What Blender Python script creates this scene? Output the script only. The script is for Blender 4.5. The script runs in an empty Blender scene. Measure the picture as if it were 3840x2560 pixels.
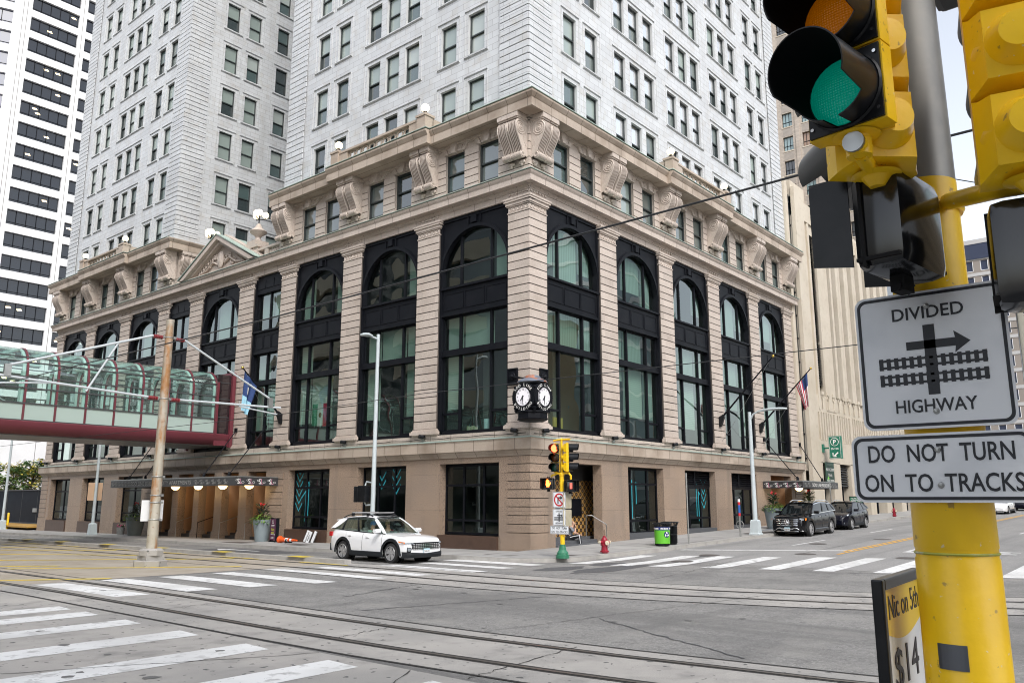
import bpy, bmesh, math, random
from mathutils import Vector, Matrix, Euler
R=math.radians; rnd=random.Random(7)
S=bpy.context.scene
COL=S.collection
# ------------------------------------------------------------------ camera, sky, sun, exposure
cd=bpy.data.cameras.new('camera'); cam=bpy.data.objects.new('camera',cd); COL.objects.link(cam); S.camera=cam
cd.sensor_width=36; cd.lens=36*3053.7/3840; cd.clip_start=.05; cd.clip_end=3000
def _cam():
    yaw,pit,rol=R(40.0894),R(11.0719),R(.0595)
    f=Vector((math.cos(yaw)*math.cos(pit),math.sin(yaw)*math.cos(pit),math.sin(pit)))
    r=f.cross(Vector((0,0,1))).normalized(); u=r.cross(f)
    r2=math.cos(rol)*r+math.sin(rol)*u; u2=-math.sin(rol)*r+math.cos(rol)*u
    m=Matrix((r2,u2,-f)).transposed().to_4x4(); m.translation=Vector((-27.2268,-21.908,2.0423)); return m
cam.matrix_world=_cam()
SUN_EL,SUN_AZ=46,-124          # azimuth of the direction towards the sun, degrees from +X
W=bpy.data.worlds.new("World"); S.world=W; W.use_nodes=True
nt=W.node_tree; bg=nt.nodes['Background']
sky=nt.nodes.new('ShaderNodeTexSky'); sky.sky_type='NISHITA'; sky.sun_disc=False
sky.sun_elevation=R(SUN_EL); sky.sun_rotation=R(90-SUN_AZ); sky.dust_density=2.5; sky.ozone_density=.6; sky.air_density=1
hs=nt.nodes.new('ShaderNodeHueSaturation'); hs.inputs['Saturation'].default_value=.35; hs.inputs['Value'].default_value=1.0
nt.links.new(sky.outputs[0],hs.inputs['Color']); nt.links.new(hs.outputs[0],bg.inputs[0]); bg.inputs[1].default_value=.15
sd=bpy.data.lights.new('sun','SUN'); sd.energy=.6; sd.angle=R(14); sd.color=(1,.97,.93)
sun=bpy.data.objects.new('sun',sd); COL.objects.link(sun)
_d=Vector((math.cos(R(SUN_AZ))*math.cos(R(SUN_EL)),math.sin(R(SUN_AZ))*math.cos(R(SUN_EL)),math.sin(R(SUN_EL))))
sun.rotation_euler=_d.to_track_quat('Z','Y').to_euler(); sun.location=(-10,-40,80)
S.view_settings.view_transform='Standard'; S.view_settings.look='None'; S.view_settings.exposure=1.15; S.view_settings.gamma=1
S.cycles.max_bounces=6; S.cycles.diffuse_bounces=3; S.cycles.glossy_bounces=3; S.cycles.transparent_max_bounces=8; S.cycles.caustics_reflective=False; S.cycles.caustics_refractive=False
S.cycles.use_denoising=True; S.cycles.pixel_filter_type='BLACKMAN_HARRIS'; S.cycles.filter_width=1.05
# ------------------------------------------------------------------ mesh helpers
def FL(u,d,z): return (-d,u,z)          # facade on 5th street: u along it, d outwards
def FR(u,d,z): return (u,-d,z)          # facade on the right-hand street
def FW(x,y,z): return (x,y,z)
class MB:
    def __init__(s): s.v=[]; s.f=[]; s.m=[]
    def poly(s,pts,m=0,F=FW):
        n=len(s.v); s.v+= [F(*p) for p in pts]; s.f.append(list(range(n,n+len(pts)))); s.m.append(m)
    def box(s,x0,x1,y0,y1,z0,z1,m=0,F=FW,skip=''):
        n=len(s.v); s.v+=[F(*p) for p in [(x0,y0,z0),(x1,y0,z0),(x1,y1,z0),(x0,y1,z0),(x0,y0,z1),(x1,y0,z1),(x1,y1,z1),(x0,y1,z1)]]
        for k,q in (('b',(0,3,2,1)),('t',(4,5,6,7)),('f',(0,1,5,4)),('r',(1,2,6,5)),('k',(2,3,7,6)),('l',(3,0,4,7))):
            if k in skip: continue
            s.f.append([n+i for i in q]); s.m.append(m)
    def prism(s,pts,a,b,ax='u',m=0,F=FW,cap=True):
        # profile pts (2D) extruded between a and b along the axis ax
        mp={'u':lambda p,t:(t,p[0],p[1]),'d':lambda p,t:(p[0],t,p[1]),'z':lambda p,t:(p[0],p[1],t)}[ax]
        n=len(s.v); k=len(pts)
        s.v+=[F(*mp(p,a)) for p in pts]+[F(*mp(p,b)) for p in pts]
        for i in range(k):
            j=(i+1)%k; s.f.append([n+i,n+j,n+k+j,n+k+i]); s.m.append(m)
        if cap:
            s.f.append([n+i for i in range(k)][::-1]); s.m.append(m); s.f.append([n+k+i for i in range(k)]); s.m.append(m)
    def rings(s,rs,m=0,closed=True,caps=True):
        # loft through rings of points (each a list of 3D tuples of equal length)
        n=len(s.v); k=len(rs[0])
        for r in rs: s.v+=[tuple(p) for p in r]
        for i in range(len(rs)-1):
            for j in range(k if closed else k-1):
                j2=(j+1)%k; s.f.append([n+i*k+j,n+i*k+j2,n+(i+1)*k+j2,n+(i+1)*k+j]); s.m.append(m)
        if caps and closed:
            s.f.append([n+j for j in range(k)][::-1]); s.m.append(m); s.f.append([n+(len(rs)-1)*k+j for j in range(k)]); s.m.append(m)
    def cyl(s,p0,p1,r0,r1=None,n=12,m=0,F=FW,caps=True):
        r1=r0 if r1 is None else r1; p0=Vector(p0); p1=Vector(p1); d=(p1-p0).normalized()
        a=d.orthogonal().normalized(); b=d.cross(a)
        c=[(math.cos(2*math.pi*i/n),math.sin(2*math.pi*i/n)) for i in range(n)]
        s.rings([[F(*(p0+r0*(x*a+y*b))) for x,y in c],[F(*(p1+r1*(x*a+y*b))) for x,y in c]],m,True,caps)
    def tube(s,pts,r,n=8,m=0,F=FW):
        pts=[Vector(p) for p in pts]; a=None; rs=[]
        for i,p in enumerate(pts):
            d=(pts[min(i+1,len(pts)-1)]-pts[max(i-1,0)]).normalized()
            a=d.orthogonal().normalized() if a is None else (a-a.dot(d)*d).normalized()
            b=d.cross(a); rr=r[i] if isinstance(r,(list,tuple)) else r
            rs.append([F(*(p+rr*(math.cos(2*math.pi*k/n)*a+math.sin(2*math.pi*k/n)*b))) for k in range(n)])
        s.rings(rs,m)
    def lathe(s,prof,c=(0,0,0),n=20,m=0,F=FW,ax='z',caps=True):
        rs=[]
        for r,z in prof:
            q=[]
            for k in range(n):
                x,y=r*math.cos(2*math.pi*k/n),r*math.sin(2*math.pi*k/n)
                p={'z':(x,y,z),'x':(z,x,y),'y':(x,z,y)}[ax]
                q.append(F(c[0]+p[0],c[1]+p[1],c[2]+p[2]))
            rs.append(q)
        s.rings(rs,m,True,caps)
    def sphere(s,c,r,m=0,nu=16,nv=10,F=FW,sc=(1,1,1)):
        s.rings([[F(c[0]+sc[0]*r*math.sin(math.pi*(i+.02)/(nv+.04))*math.cos(2*math.pi*k/nu),c[1]+sc[1]*r*math.sin(math.pi*(i+.02)/(nv+.04))*math.sin(2*math.pi*k/nu),c[2]+sc[2]*r*math.cos(math.pi*(i+.02)/(nv+.04))) for k in range(nu)] for i in range(nv+1)],m)
    def torus(s,c,R_,r,ax='z',n=20,k=6,m=0,F=FW):
        rs=[]
        for i in range(n+1):
            t=2*math.pi*i/n; q=[]
            for j in range(k):
                w=2*math.pi*j/k; rr=R_+r*math.cos(w); h=r*math.sin(w); x,y=rr*math.cos(t),rr*math.sin(t)
                p={'z':(x,y,h),'x':(h,x,y),'y':(x,h,y)}[ax]
                q.append(F(c[0]+p[0],c[1]+p[1],c[2]+p[2]))
            rs.append(q)
        s.rings(rs,m,True,False)
    def strip(s,a,b,m=0,F=FW):
        n=len(s.v); s.v+=[F(*p) for p in a]+[F(*p) for p in b]; k=len(a)
        for i in range(k-1): s.f.append([n+i,n+i+1,n+k+i+1,n+k+i]); s.m.append(m)
    def build(s,name,mats,parent=None,smooth=None,recalc=True,bevel=0):
        me=bpy.data.meshes.new(name); me.from_pydata(s.v,[],s.f)
        if not isinstance(mats,(list,tuple)): mats=[mats]
        for m in mats: me.materials.append(m)
        me.polygons.foreach_set('material_index',s.m)
        if recalc:
            bm=bmesh.new(); bm.from_mesh(me); bmesh.ops.recalc_face_normals(bm,faces=bm.faces)
            if bevel: bmesh.ops.bevel(bm,geom=[e for e in bm.edges if len(e.link_faces)==2 and e.calc_face_angle(0)>.6],offset=bevel,segments=2,affect='EDGES',profile=.6)
            bm.to_mesh(me); bm.free()
        uv=me.uv_layers.new(name='UVMap'); vs=me.vertices; dat=uv.data
        for p in me.polygons:
            nx,ny,nz=abs(p.normal.x),abs(p.normal.y),abs(p.normal.z)
            for li in p.loop_indices:
                c=vs[me.loops[li].vertex_index].co
                dat[li].uv=(c.x,c.y) if nz>.72 else ((c.y,c.z) if nx>ny else (c.x,c.z))
        if smooth is not None:
            me.polygons.foreach_set('use_smooth',[True]*len(me.polygons)); me.set_sharp_from_angle(angle=R(smooth))
        me.update(); o=bpy.data.objects.new(name,me); COL.objects.link(o)
        if parent: o.parent=parent
        return o
def empty(name,label,cat,loc=(0,0,0),rz=0,group=None):
    o=bpy.data.objects.new(name,None); COL.objects.link(o); o.location=loc; o.rotation_euler=(0,0,rz); o.empty_display_size=.2
    return tag(o,label,cat,group)
def tag(o,label=None,cat=None,group=None,kind=None):
    if label: o['label']=label
    if cat: o['category']=cat
    if group: o['group']=group
    if kind: o['kind']=kind
    return o
def copy_tree(o,parent=None):
    c=o.copy(); COL.objects.link(c)
    if parent: c.parent=parent
    for ch in [x for x in KIDS(o)]: copy_tree(ch,c)
    return c
def KIDS(o): return [x for x in bpy.data.objects if x.parent==o]
def text(s,h,mat,parent,M,w=None,ext=.003,name='lettering',align='CENTER',bold=0):
    # flat lettering mesh in the XY plane of M; h = height of its bounding box, w = its width
    cu=bpy.data.curves.new('t','FONT'); cu.body=s; cu.size=1; cu.align_x=align; cu.extrude=.001; cu.offset=bold; cu.space_line=.95; cu.resolution_u=3
    t=bpy.data.objects.new('t',cu); COL.objects.link(t)
    dg=bpy.context.evaluated_depsgraph_get(); me=bpy.data.meshes.new_from_object(t.evaluated_get(dg))
    bpy.data.objects.remove(t); bpy.data.curves.remove(cu)
    xs=[v.co.x for v in me.vertices]; ys=[v.co.y for v in me.vertices]
    x0,x1,y0,y1=min(xs),max(xs),min(ys),max(ys); k=h/(y1-y0); kx=w/(x1-x0) if w else k
    cx={'CENTER':(x0+x1)/2,'LEFT':x0,'RIGHT':x1}[align]
    me.transform(Matrix.Translation((0,0,0))@Matrix.Diagonal((kx,k,ext/.002,1))@Matrix.Translation((-cx,-(y0+y1)/2,0)))
    me.transform(M); me.materials.append(mat)
    o=bpy.data.objects.new(name,me); COL.objects.link(o)
    if parent: o.parent=parent
    return o
def MX(o,x,y):   # matrix from origin and the writing's right and up directions
    x=Vector(x).normalized(); y=Vector(y).normalized(); m=Matrix((x,y,x.cross(y))).transposed().to_4x4(); m.translation=Vector(o); return m
def skin(name,joints,edges,mat,parent=None,sub=2,root=0):
    # joints: list of (x,y,z,rx[,ry]); edges: pairs
    me=bpy.data.meshes.new(name); me.from_pydata([j[:3] for j in joints],edges,[])
    o=bpy.data.objects.new(name,me); COL.objects.link(o)
    o.modifiers.new('s','SKIN'); o.modifiers['s'].use_smooth_shade=True
    sv=me.skin_vertices[0].data
    for i,j in enumerate(joints): sv[i].radius=(j[3],j[4] if len(j)>4 else j[3]); sv[i].use_root=(i==root)
    ss=o.modifiers.new('b','SUBSURF'); ss.levels=sub; ss.render_levels=sub
    dg=bpy.context.evaluated_depsgraph_get(); m2=bpy.data.meshes.new_from_object(o.evaluated_get(dg))
    bpy.data.objects.remove(o); m2.materials.clear(); m2.materials.append(mat); m2.name=name
    o=bpy.data.objects.new(name,m2); COL.objects.link(o)
    if parent: o.parent=parent
    return o
# ------------------------------------------------------------------ materials
def mat(name,col,rough=.6,metal=0,spec=.5,noise=None,bump=0,bscale=30,emit=None,estr=0,coat=0,ior=None,alpha=None):
    m=bpy.data.materials.new(name); m.use_nodes=True; t=m.node_tree; b=t.nodes['Principled BSDF']
    b.inputs['Base Color'].default_value=(*col,1); b.inputs['Roughness'].default_value=rough; b.inputs['Metallic'].default_value=metal
    b.inputs['Specular IOR Level'].default_value=spec
    if coat: b.inputs['Coat Weight'].default_value=coat; b.inputs['Coat Roughness'].default_value=.04
    if ior: b.inputs['IOR'].default_value=ior
    if emit: b.inputs['Emission Color'].default_value=(*emit,1); b.inputs['Emission Strength'].default_value=estr
    tc=t.nodes.new('ShaderNodeTexCoord'); prev=None
    for (col2,scale,lo,hi,amt,det) in (noise or []):
        n=t.nodes.new('ShaderNodeTexNoise'); n.inputs['Detail'].default_value=det
        if isinstance(scale,tuple):
            n.inputs['Scale'].default_value=1; vm=t.nodes.new('ShaderNodeVectorMath'); vm.operation='MULTIPLY'; vm.inputs[1].default_value=scale; t.links.new(tc.outputs['Object'],vm.inputs[0]); t.links.new(vm.outputs[0],n.inputs['Vector'])
        else: n.inputs['Scale'].default_value=abs(scale); t.links.new(tc.outputs['Object'],n.inputs['Vector'])
        r=t.nodes.new('ShaderNodeMapRange'); r.inputs[1].default_value=lo; r.inputs[2].default_value=hi; r.inputs[3].default_value=0; r.inputs[4].default_value=amt
        t.links.new(n.outputs[0],r.inputs[0])
        x=t.nodes.new('ShaderNodeMix'); x.data_type='RGBA'; x.inputs[6].default_value=(*col,1); x.inputs[7].default_value=(*col2,1)
        if prev: t.links.new(prev,x.inputs[6])
        t.links.new(r.outputs[0],x.inputs[0]); prev=x.outputs[2]
    if prev: t.links.new(prev,b.inputs['Base Color'])
    if bump:
        n=t.nodes.new('ShaderNodeTexNoise'); n.inputs['Scale'].default_value=bscale; n.inputs['Detail'].default_value=3
        t.links.new(tc.outputs['Object'],n.inputs['Vector']); u=t.nodes.new('ShaderNodeBump'); u.inputs['Strength'].default_value=bump; u.inputs['Distance'].default_value=.05
        t.links.new(n.outputs[0],u.inputs['Height']); t.links.new(u.outputs[0],b.inputs['Normal'])
    m['b']=0
    return m
def jointed(name,col,bw,bh,mortar,msize,vary,noise=None,offs=.5,rough=.55,bump=.25,mcol_bias=0):
    # block or brick masonry laid out in metres by the box-projected UV map
    m=mat(name,col,rough,noise=noise); t=m.node_tree; b=t.nodes['Principled BSDF']
    uv=t.nodes.new('ShaderNodeUVMap'); uv.uv_map='UVMap'
    br=t.nodes.new('ShaderNodeTexBrick'); br.offset=offs; br.inputs['Scale'].default_value=1; br.inputs['Brick Width'].default_value=bw; br.inputs['Row Height'].default_value=bh
    br.inputs['Mortar Size'].default_value=msize; br.inputs['Mortar Smooth'].default_value=.1; br.inputs['Bias'].default_value=0
    br.inputs['Color1'].default_value=(*[c*(1-vary) for c in col],1); br.inputs['Color2'].default_value=(*[min(1,c*(1+vary)) for c in col],1); br.inputs['Mortar'].default_value=(*mortar,1)
    t.links.new(uv.outputs[0],br.inputs['Vector'])
    src=b.inputs['Base Color'].links[0].from_socket if b.inputs['Base Color'].is_linked else None
    if src:
        x=t.nodes.new('ShaderNodeMix'); x.data_type='RGBA'; x.blend_type='MULTIPLY'; x.inputs[0].default_value=1
        g=t.nodes.new('ShaderNodeMix'); g.data_type='RGBA'; g.blend_type='DIVIDE'; g.inputs[0].default_value=1; g.inputs[7].default_value=(*col,1)
        t.links.new(src,g.inputs[6]); t.links.new(br.outputs[0],x.inputs[6]); t.links.new(g.outputs[2],x.inputs[7]); t.links.new(x.outputs[2],b.inputs['Base Color'])
    else: t.links.new(br.outputs[0],b.inputs['Base Color'])
    if bump:
        iv=t.nodes.new('ShaderNodeMath'); iv.operation='SUBTRACT'; iv.inputs[0].default_value=1; t.links.new(br.outputs['Fac'],iv.inputs[1])
        u=t.nodes.new('ShaderNodeBump'); u.inputs['Strength'].default_value=bump; u.inputs['Distance'].default_value=.02
        t.links.new(iv.outputs[0],u.inputs['Height']); t.links.new(u.outputs[0],b.inputs['Normal'])
    return m
def glass(name,tint=(.75,.85,.82),f0=.08,wave=.0,wscale=.6,rough=.0,op=0,opc=(0,0,0)):
    # window glass: tinted see-through sheet plus mirror reflection that grows towards grazing angles
    m=bpy.data.materials.new(name); m.use_nodes=True; t=m.node_tree; t.nodes.clear()
    o=t.nodes.new('ShaderNodeOutputMaterial'); mx=t.nodes.new('ShaderNodeMixShader'); tr=t.nodes.new('ShaderNodeBsdfTransparent'); gl=t.nodes.new('ShaderNodeBsdfGlossy')
    tr.inputs[0].default_value=(*tint,1); gl.inputs['Roughness'].default_value=rough; gl.inputs['Color'].default_value=(.92,1,.98,1)
    lw=t.nodes.new('ShaderNodeLayerWeight'); lw.inputs['Blend'].default_value=.5
    pw=t.nodes.new('ShaderNodeMath'); pw.operation='POWER'; pw.inputs[1].default_value=4; t.links.new(lw.outputs['Facing'],pw.inputs[0])
    mr=t.nodes.new('ShaderNodeMapRange'); mr.inputs[3].default_value=f0; mr.inputs[4].default_value=1; t.links.new(pw.outputs[0],mr.inputs[0])
    t.links.new(mr.outputs[0],mx.inputs[0])
    base=tr.outputs[0]
    if op:
        df=t.nodes.new('ShaderNodeBsdfDiffuse'); df.inputs[0].default_value=(*opc,1); m2=t.nodes.new('ShaderNodeMixShader'); m2.inputs[0].default_value=op
        t.links.new(tr.outputs[0],m2.inputs[1]); t.links.new(df.outputs[0],m2.inputs[2]); base=m2.outputs[0]
    t.links.new(base,mx.inputs[1]); t.links.new(gl.outputs[0],mx.inputs[2]); t.links.new(mx.outputs[0],o.inputs[0])
    if wave:
        tc=t.nodes.new('ShaderNodeTexCoord'); n=t.nodes.new('ShaderNodeTexNoise'); n.inputs['Scale'].default_value=wscale; n.inputs['Detail'].default_value=1
        oi=t.nodes.new('ShaderNodeObjectInfo'); ad=t.nodes.new('ShaderNodeVectorMath'); t.links.new(tc.outputs['Object'],ad.inputs[0]); t.links.new(oi.outputs['Location'],ad.inputs[1])
        t.links.new(ad.outputs[0],n.inputs['Vector']); u=t.nodes.new('ShaderNodeBump'); u.inputs['Strength'].default_value=wave; u.inputs['Distance'].default_value=.1
        t.links.new(n.outputs[0],u.inputs['Height']); t.links.new(u.outputs[0],gl.inputs['Normal'])
    return m
G_BEIGE=mat('pink_beige_granite',(.55,.475,.415),.62,noise=[((.26,.21,.18),26,.5,.72,.8,5),((.43,.36,.305),.9,.45,.75,.6,3),((.62,.55,.49),7,.5,.75,.5,3)],bump=.12,bscale=60)
G_BEIGEJ=jointed('pink_beige_granite_courses',(.55,.475,.415),1.35,60,(.17,.13,.11),.014,.07,noise=[((.26,.21,.18),26,.5,.72,.8,5),((.40,.33,.28),.9,.42,.75,.7,3),((.62,.55,.49),7,.5,.75,.5,3)],rough=.62,bump=.15)
G_TANJ=jointed('weathered_tan_courses',(.47,.395,.325),1.2,60,(.16,.125,.10),.016,.08,noise=[((.26,.20,.15),.8,.45,.7,.8,4),((.30,.23,.17),30,.5,.75,.7,4)],rough=.62,bump=.15)
G_PIER=jointed('pink_beige_pier_blocks',(.55,.475,.415),1.7,.3832,(.50,.43,.37),.0,.09,noise=[((.26,.21,.18),26,.5,.72,.8,5),((.42,.35,.295),.8,.45,.72,.75,4),((.62,.55,.49),7,.5,.75,.5,3)],rough=.62,bump=0)
G_SHADE=mat('flute_shade_granite',(.26,.21,.175),.8)  # shade of the deep console flutes put into a darker granite colour
G_BROWN=jointed('brown_granite',(.36,.268,.198),1.83,1.62,(.20,.15,.115),.006,.07,rough=.5,bump=.1,noise=[((.10,.07,.055),24,.5,.66,.9,5),((.26,.205,.165),.5,.4,.7,.7,4),((.47,.36,.28),16,.52,.75,.6,4),((.20,.16,.13),(1.2,1.2,.12),.56,.72,.6,4)])
G_TAN=mat('weathered_tan_granite',(.47,.395,.325),.6,noise=[((.30,.23,.17),34,.5,.75,.7,4),((.33,.25,.18),.7,.45,.7,.7,3)],bump=.1,bscale=60)
TERRA=jointed('white_terracotta',(.565,.58,.59),.80,.335,(.32,.32,.325),.010,.05,noise=[((.46,.47,.48),.45,.42,.75,.75,5),((.48,.45,.40),1.8,.52,.8,.65,4),((.44,.44,.43),(1.1,1.1,.1),.55,.75,.6,4)],rough=.42,bump=.12)
TERRA_Q=mat('white_terracotta_trim',(.57,.58,.58),.42,noise=[((.52,.52,.51),.8,.45,.78,.5,4)])
GROOVE=mat('dark_joint_and_shade',(.09,.075,.065),.9)  # joint colour darkened to stand for shade in the rustication gaps
BLACK=mat('black_painted_metal',(.006,.007,.010),.5,spec=.16,noise=[((.016,.016,.019),2,.5,.8,.5,3)])
FRAME=mat('dark_green_grey_sash',(.028,.036,.036),.4)
COPPER=mat('verdigris_copper',(.36,.45,.40),.6,noise=[((.24,.30,.27),3,.45,.7,.6,3)])
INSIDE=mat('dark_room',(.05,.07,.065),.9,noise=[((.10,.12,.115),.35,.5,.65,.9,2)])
BLIND=mat('vertical_blinds',(.36,.43,.385),.8); BLIND2=mat('pale_blinds',(.50,.56,.50),.8)
def slats(m,sc,ax,amt):
    t=m.node_tree; b=t.nodes['Principled BSDF']; tc=t.nodes.new('ShaderNodeTexCoord'); w=t.nodes.new('ShaderNodeTexWave'); w.bands_direction=ax; w.inputs['Scale'].default_value=sc; w.inputs['Distortion'].default_value=.4
    t.links.new(tc.outputs['Object'],w.inputs['Vector']); x=t.nodes.new('ShaderNodeMix'); x.data_type='RGBA'; c=b.inputs['Base Color'].default_value
    x.inputs[6].default_value=c; x.inputs[7].default_value=(*[k*amt for k in c[:3]],1); t.links.new(w.outputs[0],x.inputs[0]); t.links.new(x.outputs[2],b.inputs['Base Color'])
slats(BLIND,2.2,'X',.72); slats(BLIND2,3,'Z',.8)
GL=glass('window_glass',(.66,.80,.75),.17,.22,.5); GLS=glass('shopfront_glass',(.42,.5,.48),.08,.04,.5); GLC=glass('car_glass',(.60,.68,.64),.06); GLB=glass('bridge_glass',(.82,.95,.91),.10,.02,.4,op=.07,opc=(.45,.62,.58))
def pane_mat(name,col,ior=2.5): return mat(name,col,.025,ior=ior,spec=.5,bump=.012,bscale=1.2)
PANES=[pane_mat('sash_pane_dark',(.02,.035,.035)),pane_mat('sash_pane_teal',(.06,.10,.095)),pane_mat('sash_pane_blind',(.27,.33,.30)),pane_mat('sash_pane_pale_blind',(.40,.45,.42)),pane_mat('sash_pane_grey',(.12,.15,.14)),mat('sash_pane_reflective',(.92,.94,.96),.02,.88,bump=.012,bscale=1.2)]
ROOF=mat('roof_membrane',(.22,.22,.21),.9)
STEEL=mat('galvanised_steel',(.42,.43,.42),.42,.85,noise=[((.30,.30,.29),8,.4,.7,.6,3)])
WPOLE=mat('pale_blue_grey_paint',(.50,.56,.58),.45); WHITE=mat('white_paint',(.78,.79,.80),.4); GREYM=mat('grey_metal',(.30,.32,.33),.5,.3)
YEL=mat('traffic_yellow_paint',(.90,.565,.010),.36,noise=[((.66,.39,.02),2.2,.48,.75,.6,5),((.30,.19,.05),19,.665,.71,.8,4),((.80,.70,.50),31,.70,.73,.7,3)],bump=.05,bscale=18)
BPLAS=mat('black_plastic',(.008,.009,.011),.3,spec=.3,noise=[((.03,.03,.033),5,.5,.8,.6,3)]); RUB=mat('rubber',(.012,.012,.013),.85,spec=.2); HOODIN=mat('matt_black_hood',(.004,.004,.005),.9,spec=.1); DGREY=mat('dark_grey',(.06,.062,.065),.6)
INK=mat('sign_ink',(.012,.014,.02),.5); REDINK=mat('red_sign_ink',(.55,.02,.03),.5); SIGNW=mat('sign_white_sheeting',(.86,.88,.91),.35,noise=[((.62,.65,.69),3,.5,.75,.6,3)]); TANBACK=mat('sign_back',(.42,.38,.28),.5,noise=[((.34,.30,.2),6,.5,.7,.6,3)])
MAROON=mat('maroon_painted_metal',(.15,.032,.045),.42,noise=[((.12,.02,.03),.8,.45,.75,.5,3)]); MINT=mat('mint_white_steel',(.50,.66,.62),.45); FROST=mat('frosted_panel',(.40,.50,.46),.35); SOFFIT=mat('bridge_soffit',(.16,.155,.15),.35,.4)
GLOBE=mat('lit_globe',(.9,.85,.7),.3,emit=(1,.82,.50),estr=.85); GLOBE_OFF=mat('unlit_globe',(.85,.78,.62),.25); WARM=mat('warm_lamp',(1,.8,.5),.4,emit=(1,.66,.28),estr=2.6)
GREEN=mat('green_base_paint',(.03,.17,.095),.4); CHROME=mat('chrome',(.75,.75,.76),.12,1); LEAF=[mat('leaf_dark',(.03,.075,.02),.6),mat('leaf_mid',(.07,.16,.03),.6),mat('leaf_lime',(.20,.36,.04),.6),mat('leaf_yellow',(.42,.34,.03),.6),mat('leaf_purple',(.045,.05,.04),.5)]; PETAL=mat('red_petals',(.62,.02,.03),.5); BARK=mat('bark',(.09,.065,.05),.9)
# ------------------------------------------------------------------ ground
def H(x,y): return -.18+.022*min(max(x,0),140)-.006*min(max(y,0),60)
ASPH=mat('worn_asphalt',(.245,.240,.230),.9,noise=[((.155,.152,.148),9,.46,.66,.75,8),((.36,.35,.335),26,.52,.66,.8,6),((.15,.148,.145),.28,.46,.68,.75,5),((.31,.30,.28),1.1,.5,.72,.6,4),((.135,.133,.13),(.9,.05,1),.50,.68,.6,3),((.14,.138,.135),(.35,.9,1),.56,.70,.5,4)],bump=.6,bscale=60)
CONC=mat('track_concrete',(.34,.325,.305),.85,noise=[((.20,.195,.185),2.2,.48,.70,.8,7),((.42,.40,.37),.6,.4,.65,.6,4),((.25,.245,.235),.25,.48,.62,.6,3),((.08,.08,.08),6.5,.66,.70,.9,2)],bump=.2,bscale=40)
CONC_T=mat('tan_stained_concrete',(.34,.30,.245),.85,noise=[((.24,.20,.15),1.2,.45,.72,.7,5),((.40,.36,.31),.5,.45,.7,.6,4)],bump=.15,bscale=40)
SIDE=jointed('sidewalk_concrete',(.33,.325,.315),1.5,1.5,(.17,.17,.165),.02,.07,noise=[((.24,.235,.225),1.2,.42,.7,.6,5),((.40,.39,.37),.4,.45,.7,.5,3)],offs=0,rough=.85,bump=.15)
SLATE=jointed('slate_sidewalk',(.17,.185,.205),1.2,1.2,(.10,.105,.11),.015,.08,noise=[((.22,.23,.24),1.2,.42,.7,.6,5)],offs=0,rough=.7,bump=.1)
KERB=mat('kerb_concrete',(.40,.385,.36),.85,noise=[((.26,.25,.235),2,.45,.72,.7,5)],bump=.15,bscale=40)
PAINT=mat('white_road_paint',(.70,.705,.70),.7,noise=[((.36,.355,.35),4,.56,.66,.85,8),((.52,.52,.51),.7,.42,.66,.75,5),((.30,.30,.29),14,.64,.70,.8,4)]); YPAINT=mat('yellow_road_paint',(.62,.47,.04),.75,noise=[((.38,.32,.16),6,.5,.7,.75,4)]); OPAINT=mat('orange_yellow_line',(.72,.38,.03),.75,noise=[((.4,.3,.18),5,.5,.7,.6,4)])
TAR=mat('fresh_asphalt_patch',(.085,.085,.088),.9,noise=[((.12,.12,.12),12,.45,.65,.7,4)],bump=.3,bscale=80); RAILM=mat('rail_steel',(.20,.185,.17),.4,.7); GROOVM=mat('rail_groove',(.035,.033,.031),.9); IRON=mat('cast_iron_cover',(.09,.08,.075),.7)
def sheet(name,pts,dz,m,parent=None,kind='structure'):
    # flat polygon laid on the street: cut where the street bends (x=0, y=0)
    bm=bmesh.new(); bm.faces.new([bm.verts.new((p[0],p[1],0)) for p in pts])
    for co,no in (((0,0,0),(1,0,0)),((0,0,0),(0,1,0)),((140,0,0),(1,0,0)),((0,60,0),(0,1,0))):
        bmesh.ops.bisect_plane(bm,geom=bm.verts[:]+bm.edges[:]+bm.faces[:],plane_co=co,plane_no=no)
    for v in bm.verts: v.co.z=H(v.co.x,v.co.y)+dz
    bmesh.ops.recalc_face_normals(bm,faces=bm.faces)
    me=bpy.data.meshes.new(name); bm.to_mesh(me); bm.free(); me.materials.append(m)
    uv=me.uv_layers.new(name='UVMap')
    for l in me.loops: c=me.vertices[l.vertex_index].co; uv.data[l.index].uv=(c.x,c.y)
    for p in me.polygons:
        if p.normal.z<0: p.flip()
    o=bpy.data.objects.new(name,me); COL.objects.link(o)
    if parent: o.parent=parent
    if kind: o['kind']=kind
    return o
def rect(x0,x1,y0,y1): return [(x0,y0),(x1,y0),(x1,y1),(x0,y1)]
def slab(name,pts,top,m,mk,kind='structure'):
    # raised kerbed slab that follows the street: top sheet plus kerb faces
    o=sheet(name,pts,top,m,kind=kind); me=o.data; bm=bmesh.new(); bm.from_mesh(me); be=[e for e in bm.edges if e.is_boundary]
    r=bmesh.ops.extrude_edge_only(bm,edges=be)
    for v in [g for g in r['geom'] if isinstance(g,bmesh.types.BMVert)]: v.co.z-=top+.05
    for f in bm.faces:
        f.normal_update()
        if abs(f.normal.z)<.5: f.material_index=1
    bm.to_mesh(me); bm.free(); me.materials.append(mk); return o
def E_(x,k,y0): return k*max(0,y0-x)**2
def trk(x,y): return x+(.018*max(0,-5-y)**2 if x>-13 else .008*max(0,-9-y)**2)
YS=[-45,-30,-22,-18,-15,-12,-9,-7,-5,0,10,30,60,120]
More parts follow.
